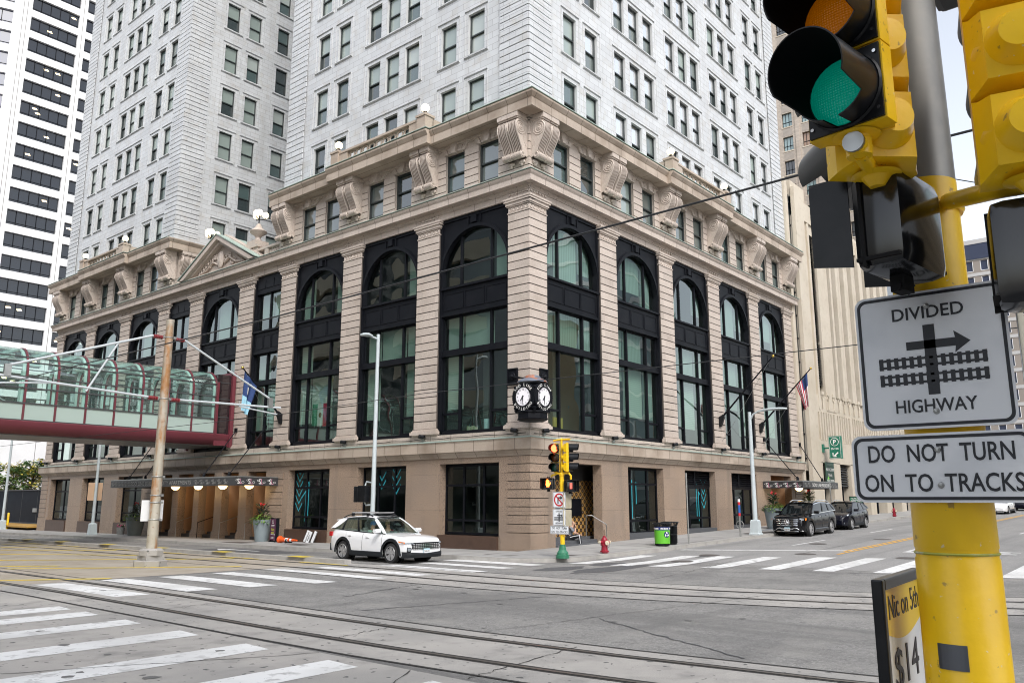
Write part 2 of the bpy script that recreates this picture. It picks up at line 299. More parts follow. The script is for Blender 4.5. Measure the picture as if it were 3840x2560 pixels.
def band(x0,x1,y0=-45,y1=120):
    ys=[y for y in YS if y0<y<y1]; ys=[y0]+ys+[y1]
    return [(trk(x0,max(y,-22)),y) for y in ys]+[(trk(x1,max(y,-22)),y) for y in reversed(ys)]
sheet('road',rect(-200,500,-200,400),0,ASPH)
sheet('track_slab',band(-11.2,-7.4),.004,CONC); sheet('track_slab',band(-19.2,-16.35),.004,CONC)
sheet('crossing_concrete',[(-60,-45),(-19.26,-45)]+[(-19.26,y) for y in (-20,0,3)]+[(-60,3)],.004,CONC)
sheet('tan_trackbed',[(-60,3.1),(-19.25,3.1),(-19.25,3.06),(-7.9,2.6),(-7.9,90),(-60,90)],.006,CONC_T)
sheet('road_concrete_apron',rect(.9,140,-21,-3.3),.004,mat('grey_road_concrete',(.27,.265,.26),.85,noise=[((.20,.20,.20),.5,.42,.7,.6,4),((.34,.335,.32),14,.45,.65,.6,5),((.17,.17,.168),(.05,.9,1),.5,.68,.6,3)],bump=.3,bscale=80))
for xr in (-9.95,-8.5,-18.4,-16.9):
    sheet('rail_groove',band(xr-.10,xr+.12),.010,GROOVM); sheet('rail',band(xr-.05,xr+.03),.016,RAILM)
for xr in (-11.2,-7.4,-19.2,-16.35):
    sheet('slab_joint',band(xr-.03,xr+.03),.010,GROOVM)
def wob(x0,y0,x1,y1,w,n=26,amp=.08):
    a=[];b=[]
    for i in range(n+1):
        t=i/n; x=x0+(x1-x0)*t; y=y0+(y1-y0)*t; o=rnd.uniform(-amp,amp)*.45; L=math.hypot(x1-x0,y1-y0); nx,ny=-(y1-y0)/L,(x1-x0)/L
        ww=w*rnd.uniform(.4,1.2)/2; a.append((x+nx*(o+ww),y+ny*(o+ww))); b.append((x+nx*(o-ww),y+ny*(o-ww)))
    return a+b[::-1]
for c in [(-16.2,-12,-7.5,-13.5),(-19.3,-11.5,-24,-9),(-24,-16,-19.3,-13.5),(-18.3,-10.6,-16.9,-10.4),(-19.2,-14.4,-16.4,-14.1),(-11.1,-3.6,-7.4,-3.9),(-11,-10.4,-6.5,-11),(-7,-9.5,2,-8),(-18.4,-5,-16.9,-4.7),(6,-9,40,-8.6),(9,-6,24,-6.1)]:
    sheet('pavement_crack',wob(*c,.022),.011,GROOVM)
# sidewalk round the building with its kerb
cx,cy,rc=-1.2,-1.0,2.45
arc=[(cx+rc*math.cos(R(a)),cy+rc*math.sin(R(a))) for a in range(180,271,10)]
SW=[(-3.6,70)]+arc+[(.5,-3.35),(4,-3.75),(7,-3.6),(12,-3.6),(140,-3.6),(140,3),(31,3),(31,.0),(0,.0),(0,51.8),(3,51.8),(3,70)]
slab('sidewalk',SW,.15,SIDE,KERB)
sheet('slate_paving',[(.3,-.02),(31,-.02),(31,-2.0),(9,-2.0),(2.5,-2.6),(-1.3,-2.6),(-1.6,-1.2),(-.4,-.02)],.156,SLATE)
sheet('kerb_top',[(-3.6,70)]+arc+[(.5,-3.35),(4,-3.75),(7,-3.6),(140,-3.6),(140,-3.4),(7,-3.4),(4,-3.53),(.5,-3.13)]+[(cx+(rc-.2)*math.cos(R(a)),cy+(rc-.2)*math.sin(R(a))) for a in range(270,179,-10)]+[(-3.4,70)],.156,KERB)
slab('median_kerb',[(-7.85,2.3),(-7.55,2.3),(-7.45,70),(-7.85,70)],.14,KERB,KERB)
slab('far_sidewalk',[(-40,128),(40,128),(40,140),(-40,140)],.15,SIDE,KERB)
slab('near_sidewalk',[(-29.5,-24.5),(-21.2,-24.5),(-19.5,-21.0),(-19.4,-19.4),(-24,-18.9),(-29.5,-19.4)],.18,SIDE,KERB)
slab('near_sidewalk',[(-60,-60),(-29.5,-60),(-29.5,-19.4),(-60,-19.4)],.18,SIDE,KERB)
slab('across_sidewalk',[(-2,-60),(140,-60),(140,-21.2),(0,-21.2)],.15,SIDE,KERB)
for k,y in enumerate((34.2,32,27.2,21.6,16.2,10.7,5.2)):
    sheet('kerb_paint',rect(-7.95,-7.4,y-.55,y+.55),.149,PAINT if y>33.5 else YPAINT)
    sheet('kerb_line',rect(-8.35,-8.2,y-3.6,y-.8),.012,YPAINT)
# zebra bars across 5th street, then across the right-hand street, near and far
ZB=[]
for x0,x1,ya,yb in ((-18,-17.2,-1.95,2.6),(-16.35,-15.5,-2.12,2.6),(-14.7,-13.9,-2.4,2.3),(-13.0,-12.3,-2.9,2.2),(-11.2,-10.6,-3.1,2.2),(-9.6,-9.0,-3.3,1.6),(-7.6,-6.95,-3.75,.6),(-5.95,-5.3,-3.6,.7),(-4.35,-3.55,-3.5,.68)): ZB.append([(x0,ya),(x1,ya-.1),(x1-.1,yb),(x0-.05,yb+.1)])
for y in (-3.15,-4.45,-6.2,-8.25,-10.3,-12.4,-14.5): ZB.append([(-24.6,y-.38),(-19.6,y-.36),(-19.55,y+.36),(-24.6,y+.38)])
for y,xa,xb in ((-4.15,-2.35,2.6),(-5.75,-2.1,3.2),(-7.0,-1.6,3.7),(-8.65,-.95,4.3),(-10.4,-.25,5.3),(-12.05,.2,5.8),(-13.8,.6,6.1),(-15.5,.9,6.4),(-17.2,1.2,6.8),(-18.9,1.4,7.1)): ZB.append([(xa,y-.32),(xb,y-.34),(xb-.15,y+.33),(xa-.2,y+.32)])
for q in ZB: sheet('zebra_bar',q,.008,PAINT)
sheet('stop_line',[(5.6,-3.9),(5.95,-3.9),(9,-10.2),(8.6,-10.2)],.008,PAINT)
sheet('centre_line',[(6.7,-10.36),(140,-10.36),(140,-10.24),(6.7,-10.24)],.012,OPAINT); sheet('centre_line',[(8.2,-10.12),(140,-10.12),(140,-10.0),(8.2,-10.0)],.012,OPAINT)
for x in (10.5,22,34,46,58): sheet('lane_dash',[(x,-7.05),(x+4.2,-7.05),(x+4.2,-6.92),(x,-6.92)],.012,PAINT)
for x in (12,24,36,48): sheet('lane_dash',[(x,-14.05),(x+3,-14.05),(x+3,-13.92),(x,-13.92)],.012,PAINT)
# bus-lane letters and turn arrow painted on the far lanes
sheet('lane_letter',[(9,-12.1),(11.2,-12.1),(11.2,-12.3),(9.4,-12.3),(9.4,-13.1),(9,-13.1)],.012,PAINT)
for q in (rect(9.6,9.9,-16,-14.9),rect(10.6,10.9,-16,-14.9),rect(9.6,10.9,-14.9,-14.7),rect(10.2,10.45,-15.7,-14.9)): sheet('lane_letter',q,.012,PAINT)
sheet('turn_arrow',[(-5.2,12.0),(-5.0,12.0),(-5.0,14.6),(-4.5,14.4),(-5.1,15.6),(-5.7,14.4),(-5.2,14.6)],.012,PAINT)
# yellow hatching of the trackway
for a,b in (((-18.2,4.85),(-15.9,2.95)),((-16.4,9.6),(-10.9,4.1)),((-14.9,14.7),(-11,10.6)),((-11,10.4),(-8.7,8.2)),((-13.4,19.4),(-9.7,13.2)),((-12.1,23.2),(-8.8,18.2)),((-11.1,26.2),(-8.6,21.7)),((-9.9,29.8),(-8.4,26.7)),((-18.5,13.5),(-14.7,9.6)),((-18,19),(-14.8,14.8))):
    w=.11; sheet('hatch_line',[(a[0]-w,a[1]-w),(a[0]+w,a[1]+w),(b[0]+w,b[1]+w),(b[0]-w,b[1]-w)],.012,YPAINT)
for (x,y,a,b) in ((-4.6,-5.0,1.3,.55),(-3.6,-6.3,2.2,.6),(-1.9,-5.1,1.0,.5),(3.5,-6.2,.8,.25)):
    sheet('asphalt_patch',[(x+a*math.cos(t*.4)*rnd.uniform(.8,1.1),y+b*math.sin(t*.4)*rnd.uniform(.8,1.1)) for t in range(16)],.007,TAR)
sheet('asphalt_patch',rect(-6.4,-4.3,9.5,16),.007,TAR)
for c in [(-15.8,-8.2,-11.3,-9.6),(-13.6,-12.6,-15.6,-16.5),(-6.8,-6.2,-3.2,-8.2),(-3.2,-8.2,.6,-14),(-14.5,-6.0,-11.4,-5.2)]: sheet('tar_seal',wob(*c,.05,30,.10),.0085,TAR)
r9=random.Random(21)
STN=mat('oil_stain',(.13,.128,.125),.7)
for k in range(26):
    x,y=r9.choice([(r9.uniform(-16,-11.5),r9.uniform(-15,-3)),(r9.uniform(-24,-19.6),r9.uniform(-15,-2)),(r9.uniform(-18.2,-16.6),r9.uniform(-16,2))]); a=r9.uniform(.03,.11); sheet('road_stain',[(x+a*math.cos(t*.7)*r9.uniform(.6,1.3),y+a*math.sin(t*.7)*r9.uniform(.6,1.3)) for t in range(9)],.0092,STN)
for (x,y) in ((.8,-6.6),(3.8,-6.2),(6.2,-9.2),(6.3,-13),(12,-7.6),(16.5,-9.2)):
    sheet('manhole_cover',[(x+.42*math.cos(t*.3927),y+.42*math.sin(t*.3927)) for t in range(16)],.013,IRON)
for x0,x1,y0,y1 in ((-1.3,.2,-2.8,-2.2),(8,10.5,-3.2,-2.2),(-2.6,-1.5,-1.1,.3),(-2.5,-1.6,12.4,14),(15.6,18,-3.2,-2.2),(-2.9,-1.9,17,19)):
    sheet('pavement_grate',rect(x0,x1,y0,y1),.160,IRON)
# ================================================================== the corner office building
B=empty('office_building','pale terracotta high-rise on a pink granite arcaded base, clock on its corner','building')
LX,LY,CH=30.55,51.68,.02
def wall(mb,F,u0,u1,z0,z1,holes,dep,d=0,m=0,mr=None):
    mr=m if mr is None else mr
    us=sorted({u0,u1,*[h[0] for h in holes],*[h[1] for h in holes]}); zs=sorted({z0,z1,*[h[2] for h in holes],*[h[3] for h in holes]})
    us=[u for u in us if u0<=u<=u1]; zs=[z for z in zs if z0<=z<=z1]
    for a,b in zip(us,us[1:]):
        run=None
        for c,e in zip(zs,zs[1:]):
            um,zm=(a+b)/2,(c+e)/2
            if any(h[0]<um<h[1] and h[2]<zm<h[3] for h in holes):
                if run: mb.poly([(a,d,run[0]),(b,d,run[0]),(b,d,run[1]),(a,d,run[1])],m,F); run=None
            else: run=(run[0],e) if run else (c,e)
        if run: mb.poly([(a,d,run[0]),(b,d,run[0]),(b,d,run[1]),(a,d,run[1])],m,F)
    for a,b,c,e in holes:
        c=max(c,z0); e=min(e,z1)
        for q in ([(a,c),(a,e)],[(b,c),(b,e)],[(a,c),(b,c)],[(a,e),(b,e)]):
            (p,s),(p2,s2)=q; mb.poly([(p,d,s),(p2,d,s2),(p2,d-dep,s2),(p,d-dep,s)],mr,F)
def rust(mb,F,u0,u1,z0,z1,pitch,d=.035,gap=.035,m=0):
    n=max(1,round((z1-z0)/pitch)); p=(z1-z0)/n
    for i in range(n): mb.box(u0,u1,-.02,d,z0+i*p+gap/2,z0+(i+1)*p-gap/2,m,F)
SYM=lambda L:L+[(LY-b,LY-a) for a,b in reversed(L)]
L_ARCH=SYM([(1.26,5.72),(7.25,11.66),(13.2,17.6)]); L_MID=(23.6,28.08); L_NAR=[(19.05,21.98),(29.7,32.63)]
L_BAYS=sorted(L_ARCH+[L_MID]+L_NAR)
R_BAYS=[(1.28+5.87*i,5.66+5.87*i) for i in range(5)]
facades=[(FL,L_BAYS,LY),(FR,R_BAYS,LX)]
# ---- ground storey
mb=MB()
L_SHOP=SYM([(1.75,5.4),(7.7,11.34),(13.65,17.3)])
ENT=[(19.5,21.4),(22.2,24.1),(24.9,26.75),(27.4,29.3),(30.1,32.15)]
wall(mb,FL,0,LY,-1,3.97,[(a,b,.5,3.72) for a,b in L_SHOP]+[(a,b,-1.0,3.72) for a,b in ENT],.5)
R_SHOP=[(1.75,5.4),(7.74,11.2),(13.57,17.2),(19.35,22.95),(25.2,28.65)]
wall(mb,FR,0,LX,-1,3.97,[(a,b,-1+1.0*0,3.72) for a,b in R_SHOP],.5)
for F,L in ((FL,LY),(FR,LX)):
    rust(mb,F,-.031,1.26,.72,3.97,.37); rust(mb,F,L-1.26,L,.72,3.97,.37)
    mb.box(-.046,1.66,-.02,.05,-1,.70,0,F); mb.box(L-1.66,L+.04,-.02,.05,-1,.70,0,F)
rust(mb,FL,17.8,19.05,.72,3.6,.37); rust(mb,FL,32.65,33.9,.72,3.6,.37)
for a,b in ((5.48,7.62),(11.42,13.57),(17.36,19.3),(32.4,34.3),(38.1,40.26),(44.0,46.2)): mb.box(a,b,-.02,.05,-1,.55,0,FL)
for a,b in ((5.5,7.6),(11.3,13.4),(17.3,19.2),(23.05,25.1)): mb.box(a,b,-.02,.05,-1,.62+.022*a,0,FR)
for a,b in ((21.4,22.2),(24.1,24.9),(26.75,27.4),(29.3,30.1)):   # entrance piers with bases and necks
    mb.box(a-.06,b+.06,-.55,.06,-1,.16,0,FL); mb.box(a-.03,b+.03,-.52,.03,.16,.26,0,FL); mb.box(a-.05,b+.05,-.55,.08,3.45,3.72,0,FL)
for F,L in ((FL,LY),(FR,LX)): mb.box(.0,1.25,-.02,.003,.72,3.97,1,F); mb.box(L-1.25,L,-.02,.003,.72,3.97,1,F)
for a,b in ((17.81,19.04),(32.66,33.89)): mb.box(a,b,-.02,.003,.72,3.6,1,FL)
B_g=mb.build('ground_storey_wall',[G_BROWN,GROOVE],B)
# ledge, base course, frieze, mid cornice and main cornice: profiles swept along both fronts with a mitred corner
def sweep(prof,oL,oR,name,mats,mi=0,u_end=(LY,LX),bump=None):
    mb=MB(); n=len(prof)
    ringsL=[[FL(LY+ (p[0] if oL else 0),p[0],p[1]) for p in prof],[(-p[0],-p[0],p[1]) for p in prof],[FR(LX+(p[0] if oR else 0),p[0],p[1]) for p in prof]]
    mb.rings(ringsL); return mb
def swept(name,prof,m,cap=None,mcap=None,out=True):
    mb=sweep(prof,out,out,name,None)
    if cap: mb2=sweep(cap,out,out,name,None); n=len(mb.v); mb.v+=mb2.v; mb.f+=[[i+n for i in f] for f in mb2.f]; mb.m+=[1]*len(mb2.f)
    return mb.build(name,[m,mcap or m],B)
swept('belt_ledge',[(-.5,3.97),(.07,3.97),(.09,4.02),(.20,4.14),(.22,4.22),(.30,4.22),(.30,4.62),(.33,4.70),(-.5,4.70)],G_TANJ,[(-.2,4.704),(.35,4.704),(.35,4.735),(0.0,4.80),(-.2,4.80)],COPPER)
swept('base_course',[(-.5,4.79),(0,4.79),(0,5.07),(-.5,5.07)],G_BEIGEJ)
swept('frieze',[(-.5,15.68),(.0,15.68),(.0,15.98),(.03,15.98),(.03,16.04),(.10,16.10),(.12,16.18),(.42,16.18),(.42,16.44),(.48,16.52),(.53,16.62),(-.5,16.66)],G_BEIGEJ,[(-.2,16.664),(.55,16.664),(.55,16.69),(-.2,16.74)],COPPER)
COR=[(-.5,19.47),(.84,19.47),(.84,19.84),(.80,19.86),(.80,19.90),(.84,19.94),(.95,20.10),(.96,20.18),(-.5,20.24)]
def seg(name,prof,F,u0,u1,m,ends=True):
    mb=MB(); mb.rings([[F(u0,p[0],p[1]) for p in prof],[F(u1,p[0],p[1]) for p in prof]]); return mb.build(name,m,B)
mbc=MB()
mbc.rings([[FL(19.55,p[0],p[1]) for p in COR],[(-p[0],-p[0],p[1]) for p in COR],[FR(LX+p[0],p[0],p[1]) for p in COR]])
FC=lambda u,d,z:(u,32.9-d,z)        # court side of the rear wing
mbc.rings([[FL(LY+p[0],p[0],p[1]) for p in COR],[(-p[0],32.55-p[0],p[1]) for p in COR],[(7,32.55-p[0],p[1]) for p in COR]])
for F,a,b in ((FL,5.64,13.7),(FR,11.35,19.2),(FL,LY-13.7,LY-5.64)):
    mbc.rings([[F(a,p[0]+.24,p[1]+.012) for p in COR],[F(b,p[0]+.24,p[1]+.012) for p in COR]])
mbc.build('main_cornice',G_TANJ,B)
mb=MB()
for F,a,b,e in ((FL,-.96,19.6,0),(FR,-.96,LX+.9,0),(FL,32,LY+.96,0)): mb=MB(); mb.box(a,b,-.3,.97,20.245+(.002 if F is FR else 0),20.275+(.002 if F is FR else 0),0,F); mb.build('cornice_flashing',COPPER,B)
for F,a,b in ((FL,5.62,13.72),(FR,11.33,19.22),(FL,LY-13.72,LY-5.62)): mb=MB(); mb.box(a,b,.3,1.215,20.262,20.292,0,F); mb.build('cornice_flashing',COPPER,B)
# ---- giant order piers
def pier(F,a,b,corner=0):
    mb=MB()
    e=.004 if corner else 0
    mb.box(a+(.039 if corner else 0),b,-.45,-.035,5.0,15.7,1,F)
    rust(mb,F,a+e,b,5.40,14.98,.384,d=0,gap=.045)
    for z0,z1,d in ((5.07,5.13,.06),(5.13,5.27,.14),(5.27,5.33,.09),(5.33,5.40,.04)): mb.box(a-d+e,b+d,-.3,d,z0,z1,0,F)
    for z0,z1,d in ((14.98,15.03,.03),(15.03,15.30,-.005),(15.30,15.36,.05),(15.36,15.50,.09),(15.50,15.60,.15),(15.60,15.68,.18)): mb.box(a-d+e,b+d,-.3,d,z0,z1,0,F)
    u=a+.14
    while u<b-.1: mb.torus((u,.0,15.165),.085,.022,'y',10,4,0,F); u+=.24
    for k in range(6):
        uu=a+.12+k*(b-a-.24)/5
        if k not in (): mb.box(uu-.06,uu+.06,-.02,.05,15.86,15.95,0,F)
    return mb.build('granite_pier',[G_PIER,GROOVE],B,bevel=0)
for F,bays,L in facades:
    pier(F,0,bays[0][0],1)
    for (a,b),(c,d) in zip(bays,bays[1:]): pier(F,b,c)
    pier(F,bays[-1][1],L)
# ---- black metal bays
def bay(F,a,b,arch=True,lights=3,seed=0):
    rr=random.Random(seed); w=b-a; c=(a+b)/2
    e=MB(); f=e; D=-.12
    # spandrels and jambs
    f.box(a,a+.14,-.45,-.10,5.0,15.68,0,F); f.box(b-.14,b,-.45,-.10,5.0,15.68,0,F)
    f.box(a,b,-.45,-.16,10.86,12.10,0,F); f.box(a,b,-.45,-.06,12.10,12.20,0,F); f.box(a,b,-.45,-.11,10.78,10.90,0,F)
    for k in range(3):
        u0=a+.2+k*(w-.4)/3; u1=u0+(w-.4)/3-.06
        for q in ((u0,u1,11.86,11.90),(u0,u1,11.06,11.10)): f.box(q[0],q[1],-.18,-.135,q[2],q[3],0,F)
        for q in (u0,u1-.04): f.box(q,q+.04,-.18,-.135,11.10,11.86,0,F)
    f.box(a,b,-.45,-.2,5.04,5.24,0,F); f.box(a,b,-.45,-.17,8.86,9.12,0,F); f.box(a,b,-.45,-.13,8.82,8.87,0,F)
    o1=.28 if arch else .22; m1=[a+w*o1,b-w*o1] if lights==3 else [c]
    for u in m1: f.box(u-.05,u+.05,-.42,-.26,5.2,10.8,0,F)
    for u0,u1 in ([(a+.14,m1[0]),(m1[1],b-.14)] if lights==3 else [(a+.14,c),(c,b-.14)]):
        f.box(u0,u1,-.42,-.28,6.02,6.12,0,F)
        if lights==3: f.box(u0+.03,u1-.03,-.36,-.27,5.24,5.32,0,F)
    for u in [a+.14,b-.2]: f.box(u,u+.06,-.42,-.28,5.2,10.8,0,F)
    f.box(a,b,-.42,-.3,10.70,10.79,0,F)
    if arch:
        r=w/2-.13; zc=14.93-r; N=24; CL=lambda L:[(min(max(u,a+.004),b-.004),z) for u,z in L]
        A=[(c-r*math.cos(math.pi*i/N),zc+r*math.sin(math.pi*i/N)) for i in range(N+1)]
        A=[(c-r,12.2)]+A+[(c+r,12.2)]
        top=[]
        for (u,z) in A:   # panel between arch and rectangular head
            top.append((u,z))
        out=[(a,12.2)]+[(a+(b-a)*i/N,15.68) for i in range(N+1)]+[(b,12.2)]
        f.strip([(u,-.16,z) for u,z in A],[(u,-.16,z) for u,z in out],0,F)
        f.strip([(u,-.16,z) for u,z in A],[(u,-.42,z) for u,z in A],0,F)
        for r0,r1,d in ((0,.07,-.30),(.02,.17,-.08),(.17,.21,-.12)):
            P0=CL([(c-(r+r0)*math.cos(math.pi*i/N),zc+(r+r0)*math.sin(math.pi*i/N)) for i in range(N+1)]); P1=CL([(c-(r+r1)*math.cos(math.pi*i/N),zc+(r+r1)*math.sin(math.pi*i/N)) for i in range(N+1)])
            f.strip([(u,d,z) for u,z in P0],[(u,d,z) for u,z in P1],0,F); f.strip([(u,d,z) for u,z in P0],[(u,-.42,z) for u,z in P0],0,F); f.strip([(u,d,z) for u,z in P1],[(u,-.16,z) for u,z in P1],0,F)
        f.box(c-.17,c+.17,-.16,-.04,zc+r+.24,zc+r+.60,0,F); f.box(c-.42,c-.36,-.16,-.10,zc+r+.18,15.62,0,F); f.box(c+.36,c+.42,-.16,-.10,zc+r+.18,15.62,0,F)
        f.box(a,b,-.16,-.10,15.52,15.68,0,F)
        for u in m1: f.box(u-.05,u+.05,-.42,-.28,12.2,zc+math.sqrt(max(0,r*r-(u-c)**2)),0,F)
        f.box(c-r,c+r,-.42,-.3,12.2,12.3,0,F)
    else:
        f.box(a,b,-.45,-.16,14.55,15.68,0,F)
        for k in range(3): u0=a+.15+k*(w-.3)/3; f.box(u0,u0+(w-.3)/3-.08,-.16,-.13,14.85,15.4,0,F)
        for u in m1: f.box(u-.05,u+.05,-.42,-.28,12.2,14.6,0,F)
        for u in [a+.14,b-.2]: f.box(u,u+.06,-.42,-.28,12.2,14.6,0,F)
    o=f.build('arched_window' if arch else 'tall_window',BLACK,B)
    g=MB(); g.poly([(a,-.36,5.2),(b,-.36,5.2),(b,-.36,10.8),(a,-.36,10.8)],0,F)
    if arch:
        for u0,u1 in zip([c-r]+m1,m1+[c+r]):
            g.poly([(u0,-.36,12.2),(u1,-.36,12.2)]+[(u1+(u0-u1)*t/8,-.36,zc+math.sqrt(max(0,r*r-(u1+(u0-u1)*t/8-c)**2))) for t in range(9)],0,F)
    else: g.poly([(a,-.36,12.2),(b,-.36,12.2),(b,-.36,14.6),(a,-.36,14.6)],0,F)
    g.build('pane',GL,o)
    bl=MB(); lt=[(a+.2,m1[0]-.05)]+([(m1[0]+.05,m1[1]-.05)] if lights==3 else [])+[(m1[-1]+.05,b-.2)]
    for u0,u1 in lt:
        if rr.random()<.78: bl.box(u0,u1,-.62,-.6,6.1+rr.choice([0,.2,1.6,2]),8.86,rr.choice([0,0,1]),F)
        if rr.random()<.72: bl.box(u0,u1,-.62,-.6,9.1,10.8,rr.choice([0,0,1]),F)
        if rr.random()<.72: bl.box(u0,u1,-.62,-.6,12.2+rr.choice([0,0,.8]),14.8,0,F)
    if bl.v: bl.build('blind',[BLIND,BLIND2],o)
    return o
for i,(F,bays,L) in enumerate(facades):
    for k,(a,b) in enumerate(bays):
        nar=(a,b) in L_NAR; bay(F,a,b,not nar,2 if nar else 3,i*20+k)
# floors and dark rooms behind the big windows
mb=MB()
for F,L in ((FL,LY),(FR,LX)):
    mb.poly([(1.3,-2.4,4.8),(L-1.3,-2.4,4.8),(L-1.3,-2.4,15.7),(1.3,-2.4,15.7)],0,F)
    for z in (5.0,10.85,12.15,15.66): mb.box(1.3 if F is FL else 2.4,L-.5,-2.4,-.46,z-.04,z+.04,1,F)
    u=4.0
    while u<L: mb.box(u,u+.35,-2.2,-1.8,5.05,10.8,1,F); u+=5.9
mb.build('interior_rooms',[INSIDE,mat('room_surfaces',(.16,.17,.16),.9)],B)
# ---- attic storey with consoles
A_WIN={id(FL):[],id(FR):[]}
attL=[]; 
for a,b in L_ARCH: c=(a+b)/2+.08; attL+=[(c-1.1-.64,c-1.1+.64),(c+1.1-.64,c+1.1+.64)]
attR=[]
for a,b in R_BAYS: c=(a+b)/2+.08; attR+=[(c-1.1-.64,c-1.1+.64),(c+1.1-.64,c+1.1+.64)]
mb=MB()
hl=[(a,b,17.0,18.98) for a,b in attL]; hr=[(a,b,17.0,18.98) for a,b in attR]
for F,hs_,lo,hi in ((FL,hl,0,19.35),(FR,hr,0,LX),(FL,hl,32.6,LY)):
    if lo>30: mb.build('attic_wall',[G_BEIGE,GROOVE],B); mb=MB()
    wall(mb,F,lo,hi,16.7,19.5,[h for h in hs_ if lo<h[0]<hi],.32)
    ee=[lo-.026]+[q for h in sorted(hs_) if lo<h[0]<hi for q in (h[0],h[1])]+[hi]
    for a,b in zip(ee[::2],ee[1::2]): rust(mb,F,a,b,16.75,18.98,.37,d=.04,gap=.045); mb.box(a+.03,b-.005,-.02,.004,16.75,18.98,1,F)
    for h in hs_:
        if lo<h[0]<hi:
            c=(h[0]+h[1])/2
            mb.prism([(c-.13,18.95),(c+.13,18.95),(c+.24,19.47),(c-.24,19.47)],-.05,.22,'z',0,lambda x,y,z,F=F:F(x,z,y))
            for s in (-1,1):
                mb.prism([(c+s*.17,19.0),(c+s*.40,19.0),(c+s*.62,19.44),(c+s*.30,19.44)],-.05,.10,'z',0,lambda x,y,z,F=F:F(x,z,y)); mb.prism([(c+s*.44,19.0),(c+s*.68,19.0),(c+s*.98,19.44),(c+s*.67,19.44)],-.05,.10,'z',0,lambda x,y,z,F=F:F(x,z,y))
    mb.box(lo-.156,hi,-.02,.16,19.36,19.465,0,F); mb.box(lo-.076,hi,-.02,.08,19.28,19.36,0,F)
wall(mb,FC,0,12,16.7,20.2,[(1.6,2.9,17,18.98),(3.7,5.0,17,18.98),(7.2,8.5,17,18.98)],.32,d=.35)
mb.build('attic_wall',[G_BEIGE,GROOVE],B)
def console(F,c,w=.53,gap=.20,one=False,d0=0):
    mb=MB()
    for s in ((0,) if one else (-1,1)):
        u0=c+s*(w+gap)/2-w/2; u1=u0+w
        prof=[(.56,19.17),(.74,19.12),(.84,18.98),(.86,18.80),(.81,18.58),(.70,18.34),(.57,18.12),(.46,17.92),(.38,17.72),(.36,17.56)]
        ng=5; cu=[(0,0)]
        for k in range(1,ng+1): q=w*k/(ng+1); cu+=[(q-.022,0),(q-.014,-.05),(q+.014,-.05),(q+.022,0)]
        cu.append((w,0))
        for k,((ua,da),(ub,db)) in enumerate(zip(cu,cu[1:])): mb.strip([(u0+ua,d0+p[0]+da,p[1]) for p in prof],[(u0+ub,d0+p[0]+db,p[1]) for p in prof],1 if da<0 or db<0 else 0,F)
        side=[(d0-.1,19.17)]+[(d0+p[0],p[1]) for p in prof]+[(d0-.1,17.40)]
        for u in (u0,u1): mb.poly([(u,p[0],p[1]) for p in side],0,F)
        for u,sg in ((u0,-1),(u1,1)):
            for rr,t in ((.32,.03),(.22,.05),(.10,.07)): mb.torus((u,d0+.52,18.78),rr,.035,'x',20,5,0,F)
            mb.sphere((u,d0+.52,18.78),.06,0,8,6,F)
            mb.torus((u,d0+.36,17.53),.10,.035,'x',14,5,0,F)
            for k in range(4): mb.tube([(u,d0+.30-.03*k,18.42-.06*k),(u,d0+.26-.05*k,18.15-.05*k),(u,d0+.10,17.98-.04*k)],.025,4,0,F)
        for k in range(7): mb.cyl((u0+w*k/7+.006,d0+.36,17.53),(u0+w*(k+1)/7-.006,d0+.36,17.53),.17-.01*(k%2),None,14,0,F)
        for k,(du,dz,r) in enumerate(((0,17.30,.12),(-.10,17.30,.09),(.10,17.30,.09),(0,17.18,.08))): mb.sphere((c+s*(w+gap)/2+du,d0+.10,dz),r,0,8,6,F)
        mb.box(u0-.05,u1+.05,d0-.1,d0+.82,19.24,19.47,0,F); mb.box(u0-.02,u1+.02,d0-.1,d0+.76,19.17,19.24,0,F)
    return mb.build('console_bracket',[G_BEIGE,G_SHADE],B,smooth=35)
cl=[6.5,12.43,18.65]; 
for c in cl+[LY-c for c in cl]: console(FL,c)
console(FL,.64,.52,.08); console(FR,.64,.52,.08); console(FL,LY-.7,.55,.08)
for i in range(4): console(FR,6.43+5.87*i)
console(FR,LX-.72,.55,.08); console(FC,.85,.55,.08,d0=.35)
# ---- roof of the base, court roof
mb=MB(); mb.box(.1,LX-.1,.1,LY-.1,16.55,16.66,0); mb.build('base_roof',ROOF,B)
